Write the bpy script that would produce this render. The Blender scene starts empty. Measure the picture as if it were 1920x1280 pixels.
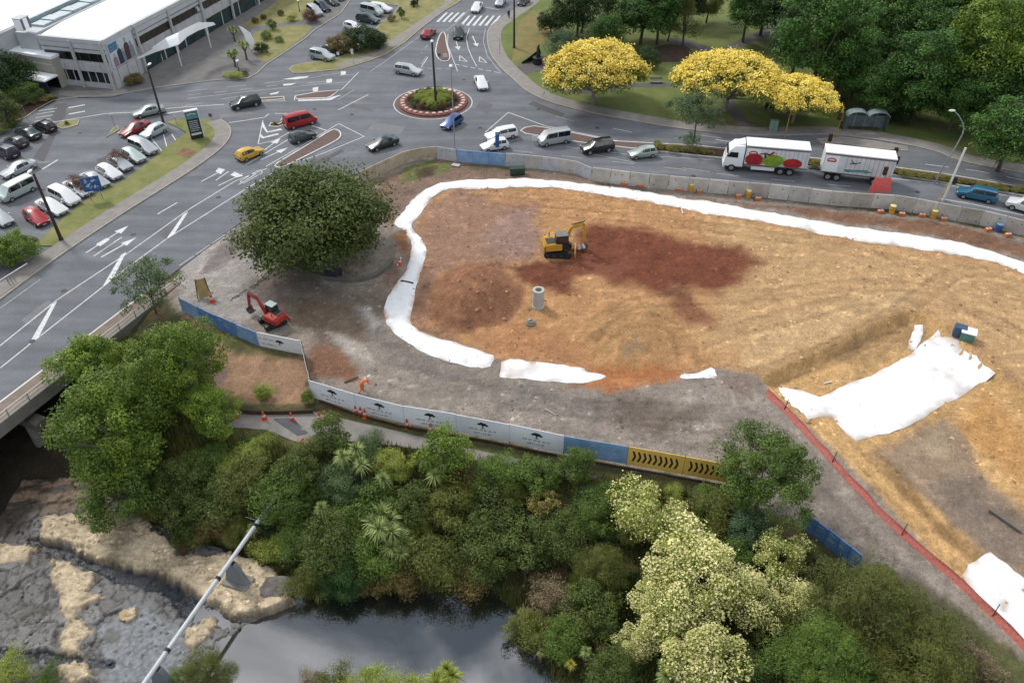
import bpy, bmesh, math, random
import numpy as np
from mathutils import Vector, Matrix
from mathutils.geometry import delaunay_2d_cdt

random.seed(7)
RNG = np.random.default_rng(7)
R = math.radians
scene = bpy.context.scene
COL = scene.collection

# ------------------------------------------------------------------ camera
CAM_H, PITCH, FPX = 50.0, R(39.5), 1493.0          # metres, downward tilt, focal length in 1920-wide pixels
cam_data = bpy.data.cameras.new("camera")
cam = bpy.data.objects.new("camera", cam_data)
COL.objects.link(cam)
cam.location = (0, 0, CAM_H)
cam.rotation_euler = (math.pi / 2 - PITCH, 0, 0)
cam_data.sensor_width = 36.0
cam_data.lens = 36.0 * FPX / 1920.0
cam_data.clip_start, cam_data.clip_end = 0.5, 3000.0
scene.camera = cam

# ------------------------------------------------------------------ sky: soft overcast with thin breaks
SUN_EL, SUN_AZ = R(45), R(-46)                      # azimuth measured from +Y towards +X
world = bpy.data.worlds.new("World")
scene.world = world
world.use_nodes = True
wn, wl = world.node_tree.nodes, world.node_tree.links
wn.clear()
w_out = wn.new("ShaderNodeOutputWorld")
w_bg = wn.new("ShaderNodeBackground")
w_sky = wn.new("ShaderNodeTexSky")
w_sky.sky_type = 'NISHITA'
w_sky.sun_disc = False
w_sky.sun_elevation = SUN_EL
w_sky.sun_rotation = SUN_AZ
w_sky.air_density, w_sky.dust_density, w_sky.ozone_density = 1.0, 1.5, 1.0
w_tc = wn.new("ShaderNodeTexCoord")
w_map = wn.new("ShaderNodeMapping")
w_map.inputs['Scale'].default_value = (1.0, 1.0, 1.3)
w_map.inputs['Rotation'].default_value = (0, 0, R(160))
w_n = wn.new("ShaderNodeTexNoise")
w_n.inputs['Scale'].default_value = 2.7
w_n.inputs['Detail'].default_value = 6.0
w_n.inputs['Roughness'].default_value = 0.55
w_n.inputs['Distortion'].default_value = 0.35
w_r = wn.new("ShaderNodeValToRGB")
w_r.color_ramp.elements[0].position, w_r.color_ramp.elements[0].color = 0.43, (1.7, 2.1, 2.7, 1)
w_r.color_ramp.elements[1].position, w_r.color_ramp.elements[1].color = 0.64, (17.0, 17.1, 17.4, 1)
w_mix = wn.new("ShaderNodeMixRGB")
w_mix.inputs[0].default_value = 0.85
wl.new(w_tc.outputs['Generated'], w_map.inputs[0])
wl.new(w_map.outputs[0], w_n.inputs['Vector'])
wl.new(w_n.outputs[0], w_r.inputs[0])
wl.new(w_sky.outputs[0], w_mix.inputs[1])
wl.new(w_r.outputs[0], w_mix.inputs[2])
wl.new(w_mix.outputs[0], w_bg.inputs[0])
w_bg.inputs[1].default_value = 0.075
wl.new(w_bg.outputs[0], w_out.inputs[0])

sun_data = bpy.data.lights.new("sun", 'SUN')
sun_data.energy = 1.5
sun_data.angle = R(10)
sun_data.color = (1.0, 0.96, 0.90)
sun = bpy.data.objects.new("sun", sun_data)
COL.objects.link(sun)
sun.location = (0, 60, 80)
_sd = Vector((math.sin(SUN_AZ) * math.cos(SUN_EL), math.cos(SUN_AZ) * math.cos(SUN_EL), math.sin(SUN_EL)))
sun.rotation_euler = _sd.to_track_quat('Z', 'Y').to_euler()

scene.view_settings.view_transform = 'Standard'
scene.view_settings.look = 'None'
scene.view_settings.gamma = 1.0
scene.view_settings.use_curve_mapping = False
scene.view_settings.exposure = 0.86
scene.render.engine = 'CYCLES'
scene.cycles.max_bounces = 5
scene.cycles.diffuse_bounces = 2
scene.cycles.transparent_max_bounces = 6
scene.cycles.use_denoising = True

# ------------------------------------------------------------------ geometry helpers
SP, CP = math.sin(PITCH), math.cos(PITCH)

def G(px, py, z=0.0):
    """Point of the place at height z seen at pixel (px, py) of the 1920x1280 photograph."""
    u, v = (px - 960.0) / FPX, (640.0 - py) / FPX
    d = (u, v * SP + CP, v * CP - SP)
    t = (z - CAM_H) / d[2]
    return np.array((d[0] * t, d[1] * t, z))

def top_z(base, py):
    """Height at which the vertical through base meets pixel row py."""
    k = (640.0 - py) / FPX
    return CAM_H + base[1] * (k * CP - SP) / (CP + k * SP)

def ppm(p):
    """Pixels per metre at point p."""
    return FPX / (p[1] * CP - (p[2] - CAM_H) * SP)

def GP(pts, z=0.0):
    return [tuple(G(x, y, z)[:2]) for x, y in pts]

def _hash(ix, iy, seed):
    n = (ix.astype(np.int64) * 374761393 + iy.astype(np.int64) * 668265263 + seed * 1442695041) & 0x7fffffff
    n = (n ^ (n >> 13)) * 1274126177 & 0x7fffffff
    n = n ^ (n >> 16)
    return (n & 0xffff) / 65535.0

def vnoise(x, y, seed=0):
    ix, iy = np.floor(x), np.floor(y)
    fx, fy = x - ix, y - iy
    fx, fy = fx * fx * (3 - 2 * fx), fy * fy * (3 - 2 * fy)
    a, b = _hash(ix, iy, seed), _hash(ix + 1, iy, seed)
    c, d = _hash(ix, iy + 1, seed), _hash(ix + 1, iy + 1, seed)
    return (a + (b - a) * fx) * (1 - fy) + (c + (d - c) * fx) * fy

def fbm(x, y, seed=0, octv=4, gain=0.5):
    s, a, t = 0.0, 1.0, 0.0
    for i in range(octv):
        s = s + a * vnoise(x * 2 ** i + 17.3 * i, y * 2 ** i - 9.1 * i, seed + i)
        t += a
        a *= gain
    return s / t

def worley(x, y, seed=0):
    """Distance to the nearest and second nearest of jittered cell points, and the nearest cell's random value."""
    ix, iy = np.floor(x), np.floor(y)
    d1 = np.full(x.shape, 9.0); d2 = d1.copy(); cid = np.zeros(x.shape)
    for ox in (-1, 0, 1):
        for oy in (-1, 0, 1):
            jx, jy = ix + ox, iy + oy
            dx, dy = jx + _hash(jx, jy, seed) - x, jy + _hash(jx, jy, seed + 7) - y
            d = np.sqrt(dx * dx + dy * dy)
            near = d < d1
            d2 = np.where(near, d1, np.minimum(d2, d))
            cid = np.where(near, _hash(jx, jy, seed + 13), cid)
            d1 = np.where(near, d, d1)
    return d1, d2, cid

def sdf(poly, X, Y):
    """Signed distance to a polygon in plan, negative inside."""
    P = np.asarray(poly, float)
    D = np.full(X.shape, 1e9)
    inside = np.zeros(X.shape, bool)
    n = len(P)
    for i in range(n):
        ax, ay = P[i]; bx, by = P[(i + 1) % n]
        ex, ey = bx - ax, by - ay
        wx, wy = X - ax, Y - ay
        t = np.clip((wx * ex + wy * ey) / (ex * ex + ey * ey + 1e-12), 0, 1)
        D = np.minimum(D, (wx - ex * t) ** 2 + (wy - ey * t) ** 2)
        c = (ay > Y) != (by > Y)
        with np.errstate(divide='ignore', invalid='ignore'):
            inside ^= c & (X < (bx - ax) * (Y - ay) / ((by - ay) if by != ay else 1e-12) + ax)
    D = np.sqrt(D)
    return np.where(inside, -D, D)

def sstep(a, b, x):
    t = np.clip((x - a) / (b - a), 0, 1)
    return t * t * (3 - 2 * t)

def densify(pts, step, closed=True):
    out = []
    n = len(pts)
    for i in range(n if closed else n - 1):
        a, b = np.array(pts[i][:2], float), np.array(pts[(i + 1) % n][:2], float)
        k = max(1, int(np.linalg.norm(b - a) / step))
        for j in range(k):
            out.append(tuple(a + (b - a) * j / k))
    if not closed:
        out.append(tuple(pts[-1][:2]))
    return out

def smooth_line(pts, it=2, closed=False):
    """Chaikin corner cutting."""
    P = [np.array(p, float) for p in pts]
    for _ in range(it):
        Q = [] if closed else [P[0]]
        n = len(P)
        for i in range(n if closed else n - 1):
            a, b = P[i], P[(i + 1) % n]
            Q += [a * .75 + b * .25, a * .25 + b * .75]
        if not closed:
            Q.append(P[-1])
        P = Q
    return [tuple(p) for p in P]

def offset_line(pts, d):
    """Open polyline shifted d metres to its left."""
    P = np.array([p[:2] for p in pts], float)
    T = np.gradient(P, axis=0)
    T /= np.linalg.norm(T, axis=1)[:, None] + 1e-9
    return [tuple(p) for p in P + d * np.stack([-T[:, 1], T[:, 0]], 1)]

# ------------------------------------------------------------------ object helpers
def tag(o, label=None, cat=None, group=None, kind=None):
    for k, v in (('label', label), ('category', cat), ('group', group), ('kind', kind)):
        if v:
            o[k] = v
    return o

def thing(name, label, cat, loc=(0, 0, 0), rz=0.0, group=None):
    o = bpy.data.objects.new(name, None)
    o.empty_display_size = 0.3
    COL.objects.link(o)
    o.location = loc
    o.rotation_euler = (0, 0, rz)
    return tag(o, label, cat, group)

KIDS = {}
def link(name, me, parent=None):
    o = bpy.data.objects.new(name, me)
    COL.objects.link(o)
    if parent is not None:
        o.parent = parent
        KIDS.setdefault(parent.name, []).append(o)
    return o

def copy_thing(src, loc, rz=0.0, scale=1.0, label=None, group=None, swap=None):
    """A copy of a thing with copies of its parts and sub-parts; swap maps a material name to another material."""
    def cp(o, parent):
        c = o.copy()
        COL.objects.link(c)
        if parent is not None:
            c.parent = parent
            KIDS.setdefault(parent.name, []).append(c)
        if swap and c.type == 'MESH':
            for i, sl in enumerate(o.material_slots):
                m = sl.material
                if m is not None and m.name in swap:
                    c.material_slots[i].link = 'OBJECT'
                    c.material_slots[i].material = swap[m.name]
        for k in KIDS.get(o.name, [])[:]:
            cp(k, c)
        return c
    c = cp(src, None)
    c.location = loc
    c.rotation_euler = (0, 0, rz)
    c.scale = (scale, scale, scale) if np.isscalar(scale) else scale
    if label:
        c['label'] = label
    if group:
        c['group'] = group
    return c

def quick_mesh(name, V, F, mat=None, smooth=False, face_attr=None, point_attr=None):
    """Mesh from numpy arrays: V (n,3), F (m,k) faces that all have k corners."""
    V = np.ascontiguousarray(V, np.float32); F = np.ascontiguousarray(F, np.int32)
    me = bpy.data.meshes.new(name)
    m, k = F.shape
    me.vertices.add(len(V)); me.vertices.foreach_set("co", V.ravel())
    me.loops.add(m * k); me.loops.foreach_set("vertex_index", F.ravel())
    me.polygons.add(m)
    me.polygons.foreach_set("loop_start", np.arange(0, m * k, k, dtype=np.int32))
    me.update(calc_edges=True)
    if smooth:
        me.polygons.foreach_set("use_smooth", np.ones(m, bool))
    for dom, attr in (('FACE', face_attr), ('POINT', point_attr)):
        if attr:
            for an, arr in attr.items():
                a = me.attributes.new(an, 'FLOAT_COLOR', dom)
                arr = np.asarray(arr, np.float32)
                if arr.shape[1] == 3:
                    arr = np.concatenate([arr, np.ones((len(arr), 1), np.float32)], 1)
                a.data.foreach_set("color", np.ascontiguousarray(arr).ravel())
    if mat:
        me.materials.append(mat)
    return me

class MB:
    """Collects shapes and links them as ONE mesh object."""
    def __init__(s):
        s.v, s.f = [], []
    def add(s, vs, fs):
        b = len(s.v)
        s.v += [tuple(float(c) for c in v) for v in vs]
        s.f += [tuple(b + i for i in f) for f in fs]
        return s
    def box(s, c, d, rz=0.0, tilt=None, top=1.0):
        x, y, z = d[0] / 2, d[1] / 2, d[2] / 2
        vs = [Vector((sx * x * (top if sz > 0 else 1), sy * y * (top if sz > 0 else 1), sz * z)) for sz in (-1, 1) for sy in (-1, 1) for sx in (-1, 1)]
        M = Matrix.Rotation(rz, 3, 'Z')
        if tilt is not None:
            M = M @ tilt
        vs = [M @ v + Vector(c) for v in vs]
        return s.add(vs, [(0, 2, 3, 1), (4, 5, 7, 6), (0, 1, 5, 4), (2, 6, 7, 3), (0, 4, 6, 2), (1, 3, 7, 5)])
    def prism(s, poly, z0, z1):
        n = len(poly)
        A = 0.0
        for i in range(n):
            A += poly[i][0] * poly[(i + 1) % n][1] - poly[(i + 1) % n][0] * poly[i][1]
        if A < 0:
            poly = poly[::-1]
        vs = [(p[0], p[1], z0) for p in poly] + [(p[0], p[1], z1) for p in poly]
        return s.add(vs, [tuple(range(n))[::-1], tuple(range(n, 2 * n))] + [(i, (i + 1) % n, n + (i + 1) % n, n + i) for i in range(n)])
    def tube(s, pts, r, n=6):
        P = [Vector(p) for p in pts]
        rs = [r] * len(P) if np.isscalar(r) else r
        rings = []
        for i, p in enumerate(P):
            t = (P[min(i + 1, len(P) - 1)] - P[max(i - 1, 0)]).normalized()
            a = t.orthogonal().normalized() if i == 0 else (a - t * a.dot(t)).normalized()
            b = t.cross(a)
            rings.append([p + (a * math.cos(2 * math.pi * k / n) + b * math.sin(2 * math.pi * k / n)) * rs[i] for k in range(n)])
        vs = [v for r_ in rings for v in r_]
        fs = [(i * n + k, i * n + (k + 1) % n, (i + 1) * n + (k + 1) % n, (i + 1) * n + k) for i in range(len(P) - 1) for k in range(n)]
        fs += [tuple(range(n))[::-1], tuple(range((len(P) - 1) * n, len(P) * n))]
        return s.add(vs, fs)
    def cyl(s, p0, p1, r0, r1=None, n=12):
        return s.tube([p0, p1], [r0, r0 if r1 is None else r1], n)
    def lathe(s, prof, n=16, c=(0, 0, 0)):
        vs = [(c[0] + r * math.cos(2 * math.pi * k / n), c[1] + r * math.sin(2 * math.pi * k / n), c[2] + z) for r, z in prof for k in range(n)]
        fs = [(i * n + k, i * n + (k + 1) % n, (i + 1) * n + (k + 1) % n, (i + 1) * n + k) for i in range(len(prof) - 1) for k in range(n)]
        return s.add(vs, fs)
    def loft(s, rings, closed=True):
        n = len(rings[0])
        vs = [v for r_ in rings for v in r_]
        fs = [(i * n + k, i * n + (k + 1) % n, (i + 1) * n + (k + 1) % n, (i + 1) * n + k) for i in range(len(rings) - 1) for k in range(n if closed else n - 1)]
        if closed:
            fs += [tuple(range(n))[::-1], tuple(range((len(rings) - 1) * n, len(rings) * n))]
        return s.add(vs, fs)
    def ball(s, c, r, n=8, m=5):
        rx, ry, rz = (r, r, r) if np.isscalar(r) else r
        vs, fs = [], []
        for i in range(m + 1):
            th = math.pi * i / m
            for k in range(n):
                ph = 2 * math.pi * k / n
                vs.append((c[0] + rx * math.sin(th) * math.cos(ph), c[1] + ry * math.sin(th) * math.sin(ph), c[2] - rz * math.cos(th)))
        for i in range(m):
            for k in range(n):
                fs.append((i * n + k, i * n + (k + 1) % n, (i + 1) * n + (k + 1) % n, (i + 1) * n + k))
        return s.add(vs, fs)
    def mesh(s, name, mat, smooth=False, origin=(0, 0, 0)):
        me = bpy.data.meshes.new(name)
        o = origin
        me.from_pydata([(v[0] - o[0], v[1] - o[1], v[2] - o[2]) for v in s.v], [], s.f)
        me.validate(clean_customdata=False)
        if smooth:
            me.polygons.foreach_set("use_smooth", np.ones(len(me.polygons), bool))
            me.set_sharp_from_angle(angle=R(35 if smooth is True else smooth))
        if mat:
            me.materials.append(mat)
        me.update()
        return me
    def build(s, name, mat, parent=None, smooth=False, origin=(0, 0, 0)):
        return link(name, s.mesh(name, mat, smooth, origin), parent)

def drape(poly, step, zfun, jitter=0.0):
    """Triangulated sheet over a plan polygon: returns (V, F) with z from zfun(x, y)."""
    B = densify(poly, step)
    P = np.array(B)
    x0, y0 = P.min(0); x1, y1 = P.max(0)
    gx, gy = np.meshgrid(np.arange(x0, x1, step), np.arange(y0, y1, step))
    gx = gx.ravel() + RNG.uniform(-.25, .25, gx.size) * step
    gy = gy.ravel() + RNG.uniform(-.25, .25, gy.size) * step
    keep = sdf(P, gx, gy) < -step * 0.45
    pts = [Vector(p) for p in B] + [Vector(p) for p in zip(gx[keep], gy[keep])]
    n = len(B)
    res = delaunay_2d_cdt(pts, [(i, (i + 1) % n) for i in range(n)], [], 1, 1e-5)
    V2 = np.array([(v.x, v.y) for v in res[0]])
    F = np.array([f for f in res[2] if len(f) == 3], int)
    a, b, c = V2[F[:, 0]], V2[F[:, 1]], V2[F[:, 2]]
    flip = ((b - a)[:, 0] * (c - a)[:, 1] - (b - a)[:, 1] * (c - a)[:, 0]) < 0
    F[flip] = F[flip][:, ::-1]
    z = zfun(V2[:, 0], V2[:, 1])
    return np.column_stack([V2, z]), F

def flat_poly(name, poly, z, mat, kind='structure', parent=None):
    """One flat polygon sheet, triangulated."""
    pts = [Vector(p[:2]) for p in poly]
    n = len(pts)
    res = delaunay_2d_cdt(pts, [(i, (i + 1) % n) for i in range(n)], [], 1, 1e-5)
    mb = MB()
    V2 = [(v.x, v.y, z) for v in res[0]]
    fs = []
    for f in res[2]:
        a, b, c = (V2[i] for i in f[:3])
        up = (b[0] - a[0]) * (c[1] - a[1]) - (b[1] - a[1]) * (c[0] - a[0])
        fs.append(tuple(f) if up > 0 else tuple(f)[::-1])
    mb.add(V2, fs)
    o = mb.build(name, mat, parent)
    return tag(o, kind=kind)

# ------------------------------------------------------------------ materials
def lin(c):
    c = np.asarray(c, float) / 255.0
    return np.where(c <= 0.04045, c / 12.92, ((c + 0.055) / 1.055) ** 2.4)

MATS = {}
def M(name, rgb, rough=0.8, var=0.12, scale=2.0, bump=0.0, metal=0.0, spec=0.5, detail=4, coord='Object', coat=0.0, k=1.0, rgb2=None):
    """Principled material whose colour (given as sRGB 0-255) varies with noise."""
    if name in MATS:
        return MATS[name]
    m = bpy.data.materials.new(name)
    m.use_nodes = True
    nt = m.node_tree; N, L = nt.nodes, nt.links
    b = N['Principled BSDF']
    c = lin(rgb) * k
    b.inputs['Roughness'].default_value = rough
    b.inputs['Metallic'].default_value = metal
    b.inputs['Specular IOR Level'].default_value = spec
    b.inputs['Coat Weight'].default_value = coat
    b.inputs['Coat Roughness'].default_value = 0.08
    if var or bump:
        tc = N.new('ShaderNodeTexCoord')
        n = N.new('ShaderNodeTexNoise')
        n.inputs['Scale'].default_value = scale
        n.inputs['Detail'].default_value = detail
        n.inputs['Roughness'].default_value = 0.65
        L.new(tc.outputs[coord], n.inputs['Vector'])
        mr = N.new('ShaderNodeMapRange')
        mr.inputs[1].default_value, mr.inputs[2].default_value = 0.3, 0.7
        L.new(n.outputs[0], mr.inputs[0])
        mx = N.new('ShaderNodeMixRGB')
        c2 = (lin(rgb2) * k) if rgb2 is not None else np.clip(c * (1 + var * 1.5), 0, 1)
        c1 = c if rgb2 is not None else c * (1 - var * 1.5)
        mx.inputs[1].default_value = (*c1, 1)
        mx.inputs[2].default_value = (*c2, 1)
        L.new(mr.outputs[0], mx.inputs[0])
        L.new(mx.outputs[0], b.inputs['Base Color'])
        if bump:
            bp = N.new('ShaderNodeBump')
            bp.inputs['Strength'].default_value = bump
            bp.inputs['Distance'].default_value = 0.05
            n2 = N.new('ShaderNodeTexNoise')
            n2.inputs['Scale'].default_value = scale * 6
            n2.inputs['Detail'].default_value = 3
            L.new(tc.outputs[coord], n2.inputs['Vector'])
            L.new(n2.outputs[0], bp.inputs['Height'])
            L.new(bp.outputs[0], b.inputs['Normal'])
    else:
        b.inputs['Base Color'].default_value = (*c, 1)
    MATS[name] = m
    return m

def ground_mat(name, rough=0.95, specks=0.35, streak=0.0, fine=1.0, wet=False, bump=0.6):
    """Colour from the mesh's own 'col' attribute (what the soil is there) with grit, clods and stones over it."""
    m = bpy.data.materials.new(name)
    m.use_nodes = True
    N, L = m.node_tree.nodes, m.node_tree.links
    b = N['Principled BSDF']
    b.inputs['Roughness'].default_value = rough
    b.inputs['Specular IOR Level'].default_value = 0.25
    at = N.new('ShaderNodeAttribute'); at.attribute_name = 'col'
    tc = N.new('ShaderNodeTexCoord')
    def noise(scale, det, lo, hi, vec=None):
        n = N.new('ShaderNodeTexNoise')
        n.inputs['Scale'].default_value = scale; n.inputs['Detail'].default_value = det
        n.inputs['Roughness'].default_value = 0.7
        L.new(vec or tc.outputs['Object'], n.inputs['Vector'])
        r = N.new('ShaderNodeMapRange')
        r.inputs[1].default_value, r.inputs[2].default_value = 0.3, 0.7
        r.inputs[3].default_value, r.inputs[4].default_value = lo, hi
        L.new(n.outputs[0], r.inputs[0])
        return r.outputs[0], n.outputs[0]
    def mul(a, c):
        x = N.new('ShaderNodeMixRGB'); x.blend_type = 'MULTIPLY'; x.inputs[0].default_value = 1
        L.new(a, x.inputs[1]); L.new(c, x.inputs[2])
        return x.outputs[0]
    a, _ = noise(0.35, 6, 0.86, 1.14)
    c, h1 = noise(1.9, 8, 0.78, 1.22)
    d, h2 = noise(6.0 * fine, 5, 1 - specks, 1 + specks)
    col = mul(mul(mul(at.outputs['Color'], a), c), d)
    if streak:
        mp = N.new('ShaderNodeMapping'); mp.inputs['Rotation'].default_value = (0, 0, R(-14)); mp.inputs['Scale'].default_value = (0.12, 1.7, 1)
        L.new(tc.outputs['Object'], mp.inputs[0])
        e, _ = noise(1.0, 4, 1 - streak, 1 + streak, mp.outputs[0])
        col = mul(col, e)
    L.new(col, b.inputs['Base Color'])
    bp = N.new('ShaderNodeBump'); bp.inputs['Strength'].default_value = bump; bp.inputs['Distance'].default_value = 0.12
    ad = N.new('ShaderNodeMath'); ad.operation = 'ADD'
    L.new(h1, ad.inputs[0]); L.new(h2, ad.inputs[1])
    L.new(ad.outputs[0], bp.inputs['Height']); L.new(bp.outputs[0], b.inputs['Normal'])
    if wet:
        rr = N.new('ShaderNodeAttribute'); rr.attribute_name = 'wet'
        L.new(rr.outputs['Fac'], b.inputs['Roughness'])
    return m
# ------------------------------------------------------------------ terrain
KG = 0.67            # albedo of soils relative to their sunlit look
def C(r, g, b):
    c = lin((r, g, b)); m = c.mean()
    return (m + (c - m) * .91) * KG
WATER_Z = -5.0

ROAD_LOW = [(-900, 1436), (0, 757), (440, 425), (560, 345), (690, 322), (765, 283), (830, 278), (960, 292), (1100, 318), (1320, 348),
            (1600, 378), (1750, 400), (1920, 434), (2400, 545)]
ROAD_POLY = GP(ROAD_LOW + [(2600, 330), (2600, -190), (-500, -190), (-1500, 500), (-1500, 1100)])

VALLEY = GP([(1750, 1216), (1620, 1112), (1500, 1012), (1370, 938), (1200, 897), (1000, 872), (800, 838), (690, 826), (560, 836), (430, 803),
             (385, 740), (335, 645), (292, 588), (180, 500), (92, 452), (40, 425), (0, 405), (-250, 330), (-700, 420), (-1200, 900)]) + [(-90, 4), (60, 4), (42, 20)]
FLOOR = GP([(-700, 760), (-100, 800), (60, 838), (150, 898), (240, 962), (330, 1006), (420, 1036), (505, 1062), (545, 1122), (620, 1115), (760, 1108),
            (920, 1100), (985, 1158), (1012, 1220), (1062, 1300), (1040, 1420), (600, 1500), (0, 1500), (-700, 1500)], -5.0)
ROCKS = GP([(-160, 820), (60, 840), (150, 890), (250, 955), (330, 998), (430, 1028), (510, 1056), (556, 1128), (500, 1150), (455, 1168), (405, 1212),
            (366, 1232), (420, 1290), (330, 1480), (-300, 1480)], -4.7)
PIT = GP([(1424, 708), (1560, 644), (1700, 580), (1745, 590), (1800, 636), (1930, 736), (2300, 930), (2300, 1560), (2060, 1330), (1920, 1200),
          (1800, 1085), (1690, 960), (1600, 862), (1500, 770)])
MOUND = [tuple(G(x, y)[:2]) for x, y in [(800, 560), (830, 512), (885, 495), (940, 500), (984, 546), (962, 598), (900, 622), (832, 617), (803, 592)]]
MOUND2 = [tuple(G(x, y)[:2]) for x, y in [(1105, 600), (1160, 568), (1235, 570), (1285, 622), (1272, 682), (1180, 696), (1112, 662)]]

def ground_z(x, y, rough=True):
    x = np.asarray(x, float); y = np.asarray(y, float)
    dv = sdf(VALLEY, x, y); df = sdf(FLOOR, x, y)
    din, dfl = np.maximum(-dv, 0), np.maximum(df, 0)
    t = din / (din + dfl + 1e-6)
    t = np.where(dv < 0, t, 0)
    t = 0.6 * t + 0.4 * t * t * (3 - 2 * t)
    wob = (fbm(x * .22, y * .22, 3) - .5) * 1.6 * np.clip(4 * t * (1 - t), 0, 1)
    z = -5.0 * t + wob
    z = np.where(df < 0, -5.0 - np.minimum(-df * 0.45, 1.6), z)
    dr = sdf(ROCKS, x, y)
    z = np.where(dr < 0.6, np.minimum(z, -5.5 - 0.0 * x), z)
    dp = sdf(PIT, x, y)
    z = z - 1.1 * sstep(0.0, -.7, dp) * (dv > 0) - 0.7 * sstep(-1.5, -9, dp)
    dm = sdf(MOUND, x, y)
    z = z + 2.3 * sstep(0.3, -4.0, dm) + np.where(dm < 0, 0.13 * np.sin((x * 0.62 + y * .75) * 3.6) * sstep(0, -1, dm), 0)
    dm2 = sdf(MOUND2, x, y)
    z = z + 0.6 * sstep(0.8, -3.5, dm2)
    if rough:
        road = sstep(0.3, 2.5, sdf(ROAD_POLY, x, y))
        z = z + road * ((fbm(x * .5, y * .5, 11) - .5) * .28 + (fbm(x * 2.1, y * 2.1, 23, 3) - .5) * .16)
        z = z - 0.07 * (1 - road)
    return z

def gz(x, y):
    return float(ground_z(np.array([x]), np.array([y]), True)[0])

def GT(px, py, dz=0.0):
    """Where the ray of pixel (px, py) meets the ground."""
    z = 0.0
    for _ in range(8):
        p = G(px, py, z)
        z = 0.5 * z + 0.5 * (gz(p[0], p[1]) + dz)
    p = G(px, py, z)
    return p

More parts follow.
